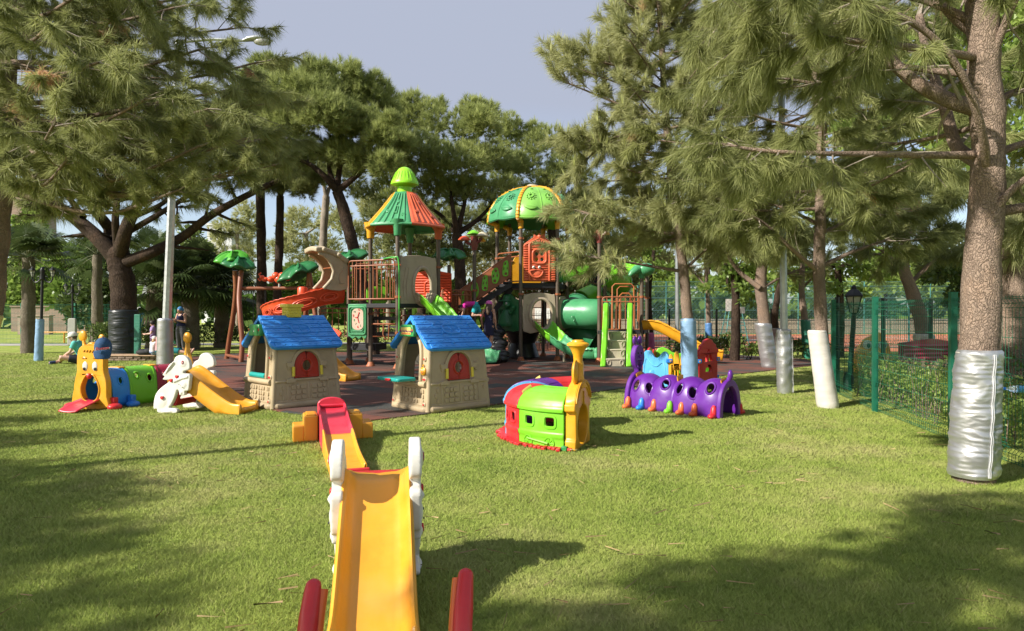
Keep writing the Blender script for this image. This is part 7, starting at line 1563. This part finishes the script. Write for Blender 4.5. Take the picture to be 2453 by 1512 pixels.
k = NT('bottle_clear'); k.base((.75, .82, .88)); k.p(Roughness=.08, Transmission_Weight=.8, IOR=1.2)
b = MB(); b.lathe([(.030, .0), (.034, .01), (.034, .13), (.031, .14), (.034, .15), (.03, .17), (.013, .20), (.013, .215)][::-1] and [(.013, -.02), (.013, 0), (.03, .03), (.034, .05), (.031, .07), (.034, .08), (.034, .20), (.028, .215)], (-.05, 0, 0), 16, Mx); b.build('body', k.m, o, smooth=60); b = MB(); b.lathe([(.015, -.04), (.015, -.018)], (-.05, 0, 0), 12, Mx); b.build('cap', SKYB, o); b = MB(); b.lathe([(.035, .09), (.035, .16)], (-.05, 0, 0), 16, Mx); b.build('wrapper', SKY, o)
# yellow toy face and a red play panel seen through the fence
o = thing('toy_tunnel', 'yellow toy tunnel with big eyes seen through the green fence', 'play tunnel', (XU(2095, 16.4), 16.4, 0), R(-14)); f = lambda x, z, w: (x, -w, z); b = MB()
b.prism(c2([(-.33, 0), (-.36, .4), (-.30, .72), (-.22, .86), (-.08, .93), (.0, 1.02), (.12, 1.0), (.22, .86), (.30, .72), (.36, .4), (.33, 0)], 3), .10, f, [ell2(0, .34, .20, .24, 24)]); b.grid(lambda s, t: (-.30 * math.cos(math.pi * t), .05 + .8 * s, .75 * math.sin(math.pi * t) ** .7 if 0 < t < 1 else 0), 6, 20); b.build('face', Y_, o, smooth=50)
for sg in (-1, 1): b = MB(); b.ell((sg * .17, -.06, .72), (.10, .03, .11)); e = b.build('eye', WHT, o); b = MB(); b.ell((sg * .17 + .02, -.09, .70), (.045, .012, .055)); b.build('pupil', BLK, e)
b = MB(); b.prism([(0, 0), (1.5, 0), (1.5, .72), (.75, .80), (0, .72)], .08, lambda x, z, w: (x, -w, z)); 
for k in range(8): b.tube([(.03, -.05, .06 + .085 * k), (1.47, -.05, .06 + .085 * k)], .04, 6)
o = b.build('play_wall', MAROON, None); o.location = (XU(2155, 14), 14.0, .15); o.rotation_euler = (0, 0, R(12)); tag(o, 'dark red toy wall seen through the green fence', 'play wall')

# ---------------------------------------------------------------- far buildings
def brick(name, c1, c2, m_, sc=4.0):
    k = NT(name); tc = k.n('TexCoord'); mp = k.n('Mapping'); mp.inputs['Rotation'].default_value = (R(90), 0, 0); k.t.links.new(tc.outputs['Object'], mp.inputs['Vector']); br = k.n('TexBrick'); k.set(br.inputs['Vector'], mp.outputs[0]); br.inputs['Scale'].default_value = sc
    br.inputs['Color1'].default_value = lin(c1); br.inputs['Color2'].default_value = lin(c2); br.inputs['Mortar'].default_value = lin(m_); br.inputs['Mortar Size'].default_value = .02
    k.base(k.mix(k.ramp(k.noise(tc.outputs['Object'], .9, 4), [(.4, 0.0), (.7, .4)]), br.outputs['Color'], (.20, .16, .13))); k.p(Roughness=.9); return k.m
M_brick = brick('old_brick', (.30, .19, .14), (.24, .15, .11), (.34, .30, .26)); M_brick2 = brick('pale_brick', (.38, .26, .19), (.33, .23, .17), (.42, .38, .33))
d = 56.0; o = thing('brick_building', 'old brick tower and arch overgrown with ivy at the far left', 'building', (XU(48, d), d, 0))
x0 = XU(48, d); b = MB(); b.box((0, 1.5, 5.6), (1.35, 3.0, 11.2)); b.box((0, 1.5, 11.3), (1.6, 3.3, .25)); b.build('tower', M_brick, o)
b = MB(); b.prism([(.68, 0), (4.2, 0), (4.2, 3.3), (.68, 3.6)], .5, lambda x, z, w: (x, .4 - w, z), [[(1.5, .02), (2.9, .02), (2.9, 2.0)] + arc2(2.2, 2.0, .7, .75, 0, 180, 10)[1:-1] + [(1.5, 2.0)]]); b.build('arch_wall', simple('dark_red_brick', (.17, .05, .035), .9), o)
b = MB(); b.box((3.0, 1.0, 3.72), (5.2, 2.4, .12)); b.build('canopy', simple('pale_canopy', (.55, .55, .56), .6), o)
iv = Tree(401); g = iv.np
for (u0, u1, v0, v1, n) in ((66, 112, 480, 690, 3600), (30, 60, 520, 740, 1100), (112, 120, 560, 700, 500), (60, 100, 680, 730, 800)):
    u = u0 + (u1 - u0) * g.random(n); v = v0 + (v1 - v0) * g.random(n); pts = [W(a, c, d - .25) for a, c in zip(u, v)]; iv.P += [(p.x, p.y - .35 * g.random(), p.z) for p in pts]; iv.D += g.normal(size=(n, 3)).tolist(); iv.T += (.55 + .2 * np.sin(u * .3) + .1 * np.sin(v * .2)).tolist()
V, tt = leaves(np.array(iv.P) - np.array([x0, d, 0]), iv.D, .42, g, iv.T); mesh_np('ivy', V, np.arange(len(V)).reshape(-1, 4), M_leaf, tt, o)
b = MB(); b.box((1.2, .9, 5.2), (1.1, 2, 10.4)); b.build('side_wall', M_brick, o)
b = MB(); L = XU(264, d) - XU(96, d); b.box((L / 2, 0, .95), (L, .5, 1.9)); b.box((L / 2, -.02, 1.95), (L + .1, .62, .10)); o = b.build('brick_wall', M_brick, None, smooth=0); o.location = (XU(96, d), d - 3, 0); tag(o, 'long low brick wall behind the left fence', 'wall')
b = MB(); b.box((0, 0, .62), (2.1, .45, 1.24)); b.box((0, 0, 1.27), (2.25, .6, .08)); o = b.build('brick_wall', M_brick2, None, smooth=0); o.location = (XU(85, 46), 46, 0); tag(o, 'short brick pier wall behind the white notice board', 'wall')
o = thing('white_building', 'pale hotel block far behind the swing frame', 'building', (XU(526, 95), 95, 0)); b = MB(); b.box((0, 4, 6.8), (3.4, 8, 13.6)); b.box((-2.4, 5, 5.2), (1.6, 7, 10.4)); b.box((0, 4, 13.75), (3.7, 8.3, .3)); wl_ = b.build('wall', simple('pale_render', (.60, .60, .62), .8), o)
for z in (8.2, 10.2, 12.2):
    for x in (-.9, .6): b = MB(); b.box((x, -.02, z), (.8, .06, 1.2)); b.build('window', simple('dark_glass', (.05, .06, .08), .1), o)
o = thing('brick_house', 'pale brick house with white panels far behind the dome roofed tower', 'building', (XU(1300, 52), 52, 0)); b = MB(); b.box((0, 2, 1.5), (4.6, 4, 3.0)); b.build('wall', M_brick2, o); b = MB(); b.box((0, 1.9, 3.08), (5.0, 4.5, .16)); b.build('roof', simple('roof_grey', (.30, .28, .26), .8), o)
for x in (-1.5, 0, 1.5): b = MB(); b.box((x, -.03, 1.0), (1.2, .06, 1.6)); b.build('white_panel', simple('sign_white', (.65, .63, .60), .6), o)

# ---------------------------------------------------------------- stone seat round the umbrella pine, bag
o = thing('tree_seat', 'low stone kerb with a wooden board seat in front of the black padded trunk', 'bench', (XU(296, 21.3), 21.3, 0)); b = MB(); g = random.Random(3)
for k in range(11):
    for r_ in range(2): b.box((-1.15 + .235 * k + .1 * r_, -.25 + .012 * abs(k - 5) ** 1.4, .035 + .065 * r_), (.22, .22, .058), g.uniform(-.06, .06))
b.build('kerb_stones', simple('kerb_stone', (.22, .16, .12), .9, 0, 9, .3, .5, 30), o, bevel=.012)
b = MB(); b.prism([(-1.3, -.38), (1.25, -.36), (1.2, .25), (-1.2, .3)], .035, lambda x, y, w: (x, y, .165 + .0 * x + w)); b.build('board_seat', simple('pale_plywood', (.42, .28, .17), .7), o, bevel=.006)
o = thing('shoulder_bag', 'black shoulder bag lying on the board seat', 'bag', (XU(348, 21.1), 21.05, .185)); b = MB(); b.ell((0, 0, .08), (.26, .15, .10)); b.ell((.12, -.02, .10), (.14, .12, .10)); b.build('bag', simple('black_canvas', (.016, .016, .018), .8), o); b = MB(); b.tube(catmull([(-.2, 0, .12), (-.05, -.05, .24), (.2, .0, .14), (.32, -.05, .03)], 5), .012, 6); b.build('strap', BLK, o)
# ---------------------------------------------------------------- people
SKIN = simple('skin', (.46, .25, .17), .5, 0, 20, .06, .05, 200, .001); SKIN2 = simple('fair_skin', (.55, .33, .24), .5, 0, 20, .06, .05, 200, .001)
def cloth(n, c): return simple(n, c, .85, 0, 12, .12, .3, 120, .003)
def stand(h=1.65):
    k = h / 1.65; J = dict(pelvis=(0, 0, .90), waist=(0, .0, 1.06), chest=(0, 0, 1.26), neck=(0, .01, 1.41), head=(0, -.015, 1.535))
    for s, x in (('L', 1), ('R', -1)):
        J.update({s + 'sh': (x * .165, .01, 1.36), s + 'el': (x * .22, .03, 1.09), s + 'wr': (x * .235, -.02, .86), s + 'hand': (x * .235, -.05, .78), s + 'hip': (x * .085, 0, .87), s + 'kn': (x * .09, -.01, .48), s + 'an': (x * .09, .03, .075), s + 'toe': (x * .10, -.12, .03)})
    return {a: Vector(p) * k for a, p in J.items()}, k
def body(o, J, k, skin=SKIN, face=Vector((0, -1, 0)), up=Vector((0, 0, 1)), vox=.010, build=1.0):
    b = MB(); side = up.cross(-face).normalized(); hd = J['head']; Mh = Matrix((side, -face, up)).transposed()
    b.ell(hd, (.074 * k, .092 * k, .112 * k), 18, 14, Mh); b.ell(hd + face * .03 * k - up * .06 * k, (.052 * k, .06 * k, .058 * k), 14, 10, Mh)
    b.tube([hd + face * .085 * k + up * .015 * k, hd + face * .108 * k - up * .022 * k, hd + face * .088 * k - up * .034 * k], [.012 * k, .016 * k, .012 * k], 8)
    for s in (-1, 1): b.ell(hd + side * s * .074 * k - up * .005 * k + face * -.005, (.012 * k, .022 * k, .032 * k), 8, 6, Mh); b.ell(hd + face * .082 * k + side * s * .03 * k + up * .03 * k, (.022 * k, .012 * k, .008 * k), 8, 6, Mh)
    b.ell(hd + face * .086 * k - up * .062 * k, (.026 * k, .012 * k, .010 * k), 8, 6, Mh)
    b.tube([J['neck'] - up * .03 * k, hd - up * .06 * k], [.056 * k, .048 * k], 12)
    fw = (J['Lsh'] - J['Rsh']).cross(J['neck'] - J['pelvis']).normalized()
    b.tube([J['pelvis'] - (J['waist'] - J['pelvis']) * .35, J['pelvis'], J['waist'], J['chest'], J['neck'] - (J['neck'] - J['chest']) * .15, J['neck']], [.10 * k, .150 * k * build, .122 * k * build, .155 * k * build, .11 * k, .055 * k], 16, flat=.66, up=fw)
    for s in 'LR':
        b.tube([J[s + 'sh'] - (J[s + 'sh'] - J['neck']) * .25, J[s + 'sh'], J[s + 'sh'].lerp(J[s + 'el'], .5), J[s + 'el']], [.052 * k, .055 * k, .046 * k * build, .036 * k], 12); b.tube([J[s + 'el'], J[s + 'el'].lerp(J[s + 'wr'], .35), J[s + 'wr']], [.037 * k, .038 * k, .025 * k], 12); b.ell(J[s + 'el'], .038 * k, 10, 8); b.ell(J[s + 'sh'], .056 * k, 10, 8)
        hv = (J[s + 'hand'] - J[s + 'wr']); hv.normalize(); pn = hv.cross(face if abs(hv.dot(face)) < .9 else up).normalized(); pq = hv.cross(pn)
        b.tube([J[s + 'wr'], J[s + 'wr'] + hv * .045 * k, J[s + 'wr'] + hv * .085 * k], [.026 * k, .040 * k, .036 * k], 10, flat=.45, up=pn)
        for f in range(4):
            r_ = J[s + 'wr'] + hv * .08 * k + pq * (f - 1.5) * .019 * k; l = (.065, .078, .074, .058)[f] * k; b.tube([r_, r_ + hv * l * .5 + pn * .006 * k, r_ + hv * l * .85 + pn * .022 * k, r_ + hv * l + pn * .034 * k], [.0105 * k, .0100 * k, .0095 * k, .008 * k], 8)
        r_ = J[s + 'wr'] + hv * .03 * k - pq * .030 * k; b.tube([r_, r_ + hv * .030 * k - pq * .026 * k, r_ + hv * .062 * k - pq * .028 * k + pn * .012 * k], [.014 * k, .012 * k, .009 * k], 8)
        b.tube([J[s + 'hip'], J[s + 'hip'].lerp(J[s + 'kn'], .35), J[s + 'kn']], [.098 * k * build, .086 * k * build, .056 * k], 14); b.tube([J[s + 'kn'], J[s + 'kn'].lerp(J[s + 'an'], .3), J[s + 'an']], [.055 * k, .056 * k, .034 * k], 12); b.ell(J[s + 'kn'], .057 * k, 10, 8)
        tv = (J[s + 'toe'] - J[s + 'an']); b.tube([J[s + 'an'] - tv * .25 - up * .02 * k, J[s + 'an'].lerp(J[s + 'toe'], .4), J[s + 'toe'], J[s + 'toe'] + tv.normalized() * .05 * k], [.034 * k, .040 * k, .036 * k, .016 * k], 10)
    bo = fused(b, 'body', skin, o, vox)
    for s in (-1, 1): q = MB(); q.ell(hd + face * .086 * k + side * s * .030 * k + up * .014 * k, (.011 * k, .006 * k, .007 * k), 8, 6, Mh); q.build('eye', BLK, o)
    return Mh, side, fw
def shirt(o, J, k, mat, fw, sleeve=.5, hem=.5, inf=.014, build=1.0, vox=.012, name='shirt', straps=False):
    b = MB(); lo = J['pelvis'].lerp(J['waist'], 1 - hem) if hem <= 1 else J['pelvis'] - (J['waist'] - J['pelvis']) * (hem - 1)
    pts = [lo] + ([J['pelvis']] if hem > 1 else []) + [J['waist'], J['chest']] + ([J['neck'] - (J['neck'] - J['chest']) * .15, J['neck'] - (J['neck'] - J['chest']) * .02] if not straps else [J['neck'] - (J['neck'] - J['chest']) * .62])
    rr = [(.158 * k * build + inf)] + ([.152 * k * build + inf] if hem > 1 else []) + [.124 * k * build + inf, .157 * k * build + inf] + ([.115 * k + inf, .062 * k + inf * .4] if not straps else [.150 * k + inf])
    b.tube(pts, rr, 18, flat=.70, up=fw)
    for s in 'LR':
        if straps: 
            for q in (1, -1): b.tube([J['chest'].lerp(J[s + 'sh'], .5) + fw * .085 * k * q, J['neck'].lerp(J[s + 'sh'], .55) + fw * .03 * k * q + Vector((0, 0, .018 * k)), J['neck'].lerp(J[s + 'sh'], .55) + Vector((0, 0, .028 * k))], .022 * k, 8)
        else:
            b.ell(J[s + 'sh'], .060 * k + inf, 12, 8); e = J[s + 'sh'].lerp(J[s + 'el'], sleeve); b.tube([J[s + 'sh'].lerp(J['neck'], .3), J[s + 'sh'], e], [.058 * k + inf, .058 * k + inf, .050 * k + inf], 12)
    return fused(b, name, mat, o, vox)
def pants(o, J, k, mat, fw, leg=.9, inf=.010, build=1.0, vox=.012, name='trousers'):
    b = MB(); b.tube([J['pelvis'] - (J['waist'] - J['pelvis']) * .4, J['pelvis'], J['pelvis'].lerp(J['waist'], .55)], [.12 * k, .152 * k * build + inf, .135 * k * build + inf], 16, flat=.72, up=fw)
    for s in 'LR':
        if leg <= 1: p = [J[s + 'hip'], J[s + 'hip'].lerp(J[s + 'kn'], leg * .5), J[s + 'hip'].lerp(J[s + 'kn'], leg)]; b.tube(p, [.102 * k * build + inf, .092 * k * build + inf, (.092 - .034 * leg) * k + inf * 1.6], 14)
        else: b.tube([J[s + 'hip'], J[s + 'hip'].lerp(J[s + 'kn'], .4), J[s + 'kn']], [.100 * k * build + inf, .086 * k * build + inf, .057 * k + inf], 14); b.ell(J[s + 'kn'], .058 * k + inf, 12, 8); f = leg - 1; b.tube([J[s + 'kn'], J[s + 'kn'].lerp(J[s + 'an'], f * .4), J[s + 'kn'].lerp(J[s + 'an'], f)], [.056 * k + inf, .056 * k + inf, (.056 - .02 * f) * k + inf], 12)
    return fused(b, name, mat, o, vox)
def hair(o, hd, k, Mh, mat, length=.0, bun=False, face=None, up=None):
    b = MB(); f = Mh @ Vector((0, -1, 0)); u = Mh @ Vector((0, 0, 1)); b.ell(hd - f * .014 * k + u * .022 * k, (.086 * k, .098 * k, .108 * k), 16, 12, Mh)
    if length: b.tube([hd - f * .07 * k + u * .02 * k, hd - f * .105 * k - u * length * .4, hd - f * .085 * k - u * length * .8, hd - f * .07 * k - u * length], [.07 * k, .075 * k, .062 * k, .03 * k], 12, flat=.7, up=f); [b.tube([hd + (Mh @ Vector((s * .07 * k, .01 * k, .03 * k))), hd + (Mh @ Vector((s * .085 * k, .03 * k, -.06 * k))), hd + (Mh @ Vector((s * .06 * k, .07 * k, -length * .8)))], [.025 * k, .03 * k, .02 * k], 8) for s in (-1, 1)]
    if bun: b.ell(hd - f * .09 * k + u * .06 * k, .04 * k, 10, 8)
    h = fused(b, 'hair', mat, o, .010, 3)
    h.data.update(); return h
def cap(o, hd, k, Mh, mat, brim=.09, back=0.0):
    b = MB(); M3 = Mh.to_3x3(); b.lathe([(.094 * k, .012 * k), (.099 * k, .03 * k), (.096 * k, .065 * k), (.078 * k, .105 * k), (.045 * k, .127 * k), (0, .133 * k)], hd, 18, M3 @ Matrix.Diagonal((1, 1.1, 1))); c = b.build('cap', mat, o, smooth=60, solid=.004)
    if brim: q = MB(); q.grid(lambda s, t: tuple(hd + M3 @ Vector(((t - .5) * .16 * k * (1 - .25 * s * s), -(.085 + brim / .09 * .085 * s * (1 - .25 * (2 * t - 1) ** 2)) * k, (.025 - .02 * s - .018 * (2 * t - 1) ** 2) * k))), 5, 10); q.build('brim', mat, c, smooth=60, solid=.005, off=0)
    return c
HB = simple('brown_hair', (.060, .032, .016), .6, 0, 40, .3, .4, 90, .004); HR_ = simple('auburn_hair', (.15, .065, .025), .6, 0, 40, .3, .4, 90, .004); HBL = simple('blond_hair', (.36, .22, .09), .6, 0, 40, .3, .4, 90, .004); HD = simple('dark_hair', (.022, .014, .010), .6, 0, 40, .3, .4, 90, .004)

# standing woman in tank top, blue scarf, hands together
J, k = stand(1.70); f = Vector((-.35, -.94, 0)).normalized(); o = thing('person', 'woman in navy tank top, grey leggings and blue headscarf standing with joined hands', 'person', (XU(434, 25.2), 25.2, 0), R(-22))
for s, x in (('L', 1), ('R', -1)): J[s + 'el'] = Vector((x * .235, -.03, 1.10)) * k; J[s + 'wr'] = Vector((x * .075, -.245, 1.165)) * k; J[s + 'hand'] = Vector((x * .01, -.29, 1.20)) * k; J[s + 'sh'] = Vector((x * .175, .01, 1.365)) * k
J['Rkn'] += Vector((-.03, -.02, 0)); J['Ran'] += Vector((-.07, 0, 0)); J['Rtoe'] += Vector((-.10, 0, 0)); J['head'] += Vector((0, -.03, -.01))
Mh, sd, fw = body(o, J, k, SKIN, Vector((-.12, -.94, -.30)).normalized(), Vector((-.03, -.3, .95)).normalized(), .010, 1.14)
shirt(o, J, k, cloth('navy_jersey', (.012, .015, .060)), fw, hem=.65, build=1.14, straps=True, name='tank_top'); pants(o, J, k, cloth('grey_leggings', (.085, .085, .10)), fw, 1.72, .008, 1.14, name='leggings')
b = MB(); u = Mh @ Vector((0, 0, 1)); ff = Mh @ Vector((0, -1, 0)); b.ell(J['head'] - ff * .018 + u * .028, (.092, .104, .108), 16, 12, Mh); b.ell(J['head'] - ff * .10 - u * .01, (.05, .06, .07), 12, 8, Mh); fused(b, 'headscarf', cloth('blue_scarf', (.05, .20, .42)), o)
# cross-legged man in teal polo and white cap, facing left
J, k = stand(1.75); o = thing('person', 'man in teal polo shirt, dark shorts and white cap sitting cross-legged on the lawn', 'person', (XU(190, 19.9), 19.9, 0), R(-78))
J.update({a: Vector(p) for a, p in dict(pelvis=(0, .10, .12), waist=(0, .06, .27), chest=(0, -.03, .49), neck=(0, -.11, .645), head=(0, -.17, .775), Lsh=(.18, -.07, .595), Rsh=(-.18, -.07, .595), Lel=(.23, -.16, .36), Rel=(-.23, -.18, .36), Lwr=(.14, -.36, .235), Rwr=(-.14, -.38, .235), Lhand=(.08, -.44, .225), Rhand=(-.08, -.46, .225),
    Lhip=(.10, .04, .12), Rhip=(-.10, .04, .12), Lkn=(.28, -.36, .20), Rkn=(-.28, -.38, .20), Lan=(-.02, -.50, .07), Ran=(.06, -.58, .06), Ltoe=(-.14, -.56, .05), Rtoe=(.16, -.68, .05)).items()})
Mh, sd, fw = body(o, J, k, SKIN2, Vector((.05, -1, -.12)).normalized(), Vector((0, -.12, 1)).normalized(), .010, 1.05)
shirt(o, J, k, cloth('teal_polo', (.09, .42, .38)), fw, .62, .85, .016, 1.08); pants(o, J, k, cloth('dark_shorts', (.016, .020, .030)), fw, .62, .016, 1.05, name='shorts'); hair(o, J['head'], k, Mh, HB); cap(o, J['head'] + (Mh @ Vector((0, .005, .012))), k * 1.02, Mh, cloth('white_cotton', (.62, .60, .56)))
for s in 'LR':
    b = MB(); tv = (J[s + 'toe'] - J[s + 'an']); b.tube([J[s + 'an'] + tv * .2, J[s + 'toe'] + tv.normalized() * .04], .044, 10); b.build('sandal', cloth('blue_sandal', (.03, .05, .14)), o)
# girl with a pink cap on the black rock
b = MB(); b.ell((-.66 - PS0.x, 19.62 - PS0.y, .15), (.36, .34, .215), 16, 10); b.build('climbing_rock', BLK, PS, smooth=60)
J, k = stand(1.45); o = thing('person', 'girl with a pink cap, long hair and navy dress standing on the black climbing rock', 'person', (XU(1171, 19.62), 19.62, .355), R(160))
J['Rel'] += Vector((-.02, .02, 0)); J['Lel'] += Vector((.02, .02, 0)); J['head'] += Vector((.01, -.02, -.015))
Mh, sd, fw = body(o, J, k, SKIN, Vector((.25, -.93, -.28)).normalized(), Vector((.05, -.28, .96)).normalized(), .009, .92)
M_navyd = cloth('navy_dress_cloth', (.014, .016, .050)); shirt(o, J, k, M_navyd, fw, hem=.2, build=.95, straps=True, name='dress_top')
b = MB(); p = J['pelvis']; b.lathe([(.165 * k, -.36 * k), (.178 * k, -.30 * k), (.168 * k, -.10 * k), (.160 * k, 0), (.140 * k, .10 * k), (.120 * k, .17 * k)], p, 20, Matrix.Diagonal((1, .78, 1))); b.build('skirt', M_navyd, o, smooth=60)
hair(o, J['head'], k, Mh, HB, .30); cap(o, J['head'] + (Mh @ Vector((0, .0, .016))), k * 1.10, Mh, cloth('pink_cotton', (.62, .13, .40)))
# girl on hands and knees at the foot of the stairs
J, k = stand(1.2); o = thing('person', 'crouching girl in bright pink top and turquoise shorts on the stair landing', 'person', (-1.16, 19.95, 1.36), R(-92))
J.update({a: Vector(p) for a, p in dict(pelvis=(0, .12, .36), waist=(0, -.01, .38), chest=(0, -.15, .37), neck=(0, -.26, .34), head=(0, -.34, .27), Lsh=(.12, -.22, .34), Rsh=(-.12, -.22, .34), Lel=(.15, -.24, .17), Rel=(-.15, -.25, .17), Lwr=(.13, -.30, .03), Rwr=(-.13, -.30, .03), Lhand=(.13, -.36, .01), Rhand=(-.13, -.36, .01), Lhip=(.07, .12, .33), Rhip=(-.07, .12, .33), Lkn=(.08, .02, .05), Rkn=(-.08, .22, .06), Lan=(.08, .26, .05), Ran=(-.08, .47, .05), Ltoe=(.08, .33, .03), Rtoe=(-.08, .55, .02)).items()})
Mh, sd, fw = body(o, J, k, SKIN2, Vector((0, -.75, -.66)).normalized(), Vector((0, -.66, .75)).normalized(), .010)
shirt(o, J, k, cloth('hot_pink_cotton', (.58, .02, .28)), fw, .5, .7, .016); pants(o, J, k, cloth('turquoise_cotton', (.02, .33, .36)), fw, .75, .016, name='shorts'); hair(o, J['head'], k, Mh, HD, 0, True)
for s in 'LR': b = MB(); b.ell(J[s + 'an'].lerp(J[s + 'toe'], .6), (.045, .075, .045), 12, 8); b.build('shoe', PINKRED, o)
# family on the seat: woman in pink, toddler with white hat, dark-haired girl
def sit(h):
    J, k = stand(h); J.update({a: Vector(p) * k for a, p in dict(pelvis=(0, .05, .13), waist=(0, .06, .29), chest=(0, .02, .49), neck=(0, -.03, .645), head=(0, -.07, .765), Lsh=(.165, 0, .595), Rsh=(-.165, 0, .595), Lel=(.22, -.10, .37), Rel=(-.22, -.10, .37), Lwr=(.12, -.28, .30), Rwr=(-.12, -.28, .30), Lhand=(.06, -.34, .29), Rhand=(-.06, -.34, .29), Lhip=(.09, .0, .12), Rhip=(-.09, .0, .12), Lkn=(.12, -.42, .13), Rkn=(-.12, -.42, .13), Lan=(.11, -.80, .06), Ran=(-.11, -.80, .06), Ltoe=(.11, -.86, .15), Rtoe=(-.11, -.86, .15)).items()}); return J, k
J, k = sit(1.68); o = thing('person', 'auburn-haired woman in a pale pink top sitting behind the left light pole', 'person', (XU(388, 20.75), 20.75, .2), R(95)); Mh, sd, fw = body(o, J, k, SKIN2, Vector((-.3, -.9, -.3)).normalized(), Vector((0, -.3, .95)).normalized(), .011, 1.1)
shirt(o, J, k, cloth('dusty_pink_knit', (.46, .24, .25)), fw, 1.0, .95, .02, 1.12); pants(o, J, k, cloth('teal_skirt_cloth', (.015, .20, .22)), fw, 1.3, .03, 1.05, name='trousers'); hair(o, J['head'], k, Mh, HR_, .16)
J, k = sit(.98); o = thing('person', 'toddler with a white hat and blond hair sitting before the green board', 'person', (XU(367, 20.9), 20.9, .2), R(150)); Mh, sd, fw = body(o, J, k * 1.05, SKIN2, Vector((.5, -.85, -.1)).normalized(), Vector((0, 0, 1)), .009); shirt(o, J, k, cloth('white_vest', (.58, .55, .55)), fw, .1, .9, .016); pants(o, J, k, cloth('pale_blue_cotton', (.20, .26, .45)), fw, .6, .018, name='shorts'); hair(o, J['head'], k * 1.15, Mh, HBL, .12); cap(o, J['head'] + Vector((0, 0, .015)), k * 1.25, Mh, cloth('white_cotton', (.62, .60, .56)), 0)
J, k = stand(1.22); o = thing('person', 'dark-haired girl in a lilac top standing behind the toddler', 'person', (XU(366, 22.0), 22.0, 0), R(-62))
for s, x in (('L', 1), ('R', -1)): J[s + 'el'] = Vector((x * .20, -.08, 1.10)) * k; J[s + 'wr'] = Vector((x * .08, -.26, 1.08)) * k; J[s + 'hand'] = Vector((x * .04, -.33, 1.08)) * k
Mh, sd, fw = body(o, J, k, SKIN2, Vector((0, -.85, -.5)).normalized(), Vector((0, -.5, .85)).normalized(), .010); shirt(o, J, k, cloth('lilac_cotton', (.30, .20, .38)), fw, .6, 1.0, .016); pants(o, J, k, cloth('plum_cotton', (.07, .03, .07)), fw, 1.6, .012); hair(o, J['head'], k * 1.08, Mh, HD, 0, True)
# two men far behind the hedge
for u, lab, sh, tone, ry in ((334, 'far man in a yellow and blue shirt with a white cap behind the hedge', cloth('sky_blue_shirt', (.05, .25, .60)), SKIN, 10), (357, 'bare-chested far man with a white cap behind the hedge', None, SKIN2, -25)):
    J, k = stand(1.74); o = thing('person', lab, 'person', (XU(u, 35.5), 35.5, 0), R(ry)); Mh, sd, fw = body(o, J, k, tone, Vector((0, -1, 0)), Vector((0, 0, 1)), .014)
    if sh:
        shirt(o, J, k, sh, fw, .6, 1.0, .018, vox=.016); b = MB(); b.tube([J['chest'].lerp(J['neck'], .1) , J['neck'] - Vector((0, 0, .01))], [.182, .10], 16, flat=.74, up=fw); b.build('yellow_yoke', cloth('yellow_cotton', (.62, .45, .04)), o)
    pants(o, J, k, cloth('dark_shorts', (.016, .020, .030)), fw, .85, .016, name='shorts', vox=.016); cap(o, J['head'] + Vector((0, 0, .01)), k, Mh, cloth('white_cotton', (.62, .60, .56)))
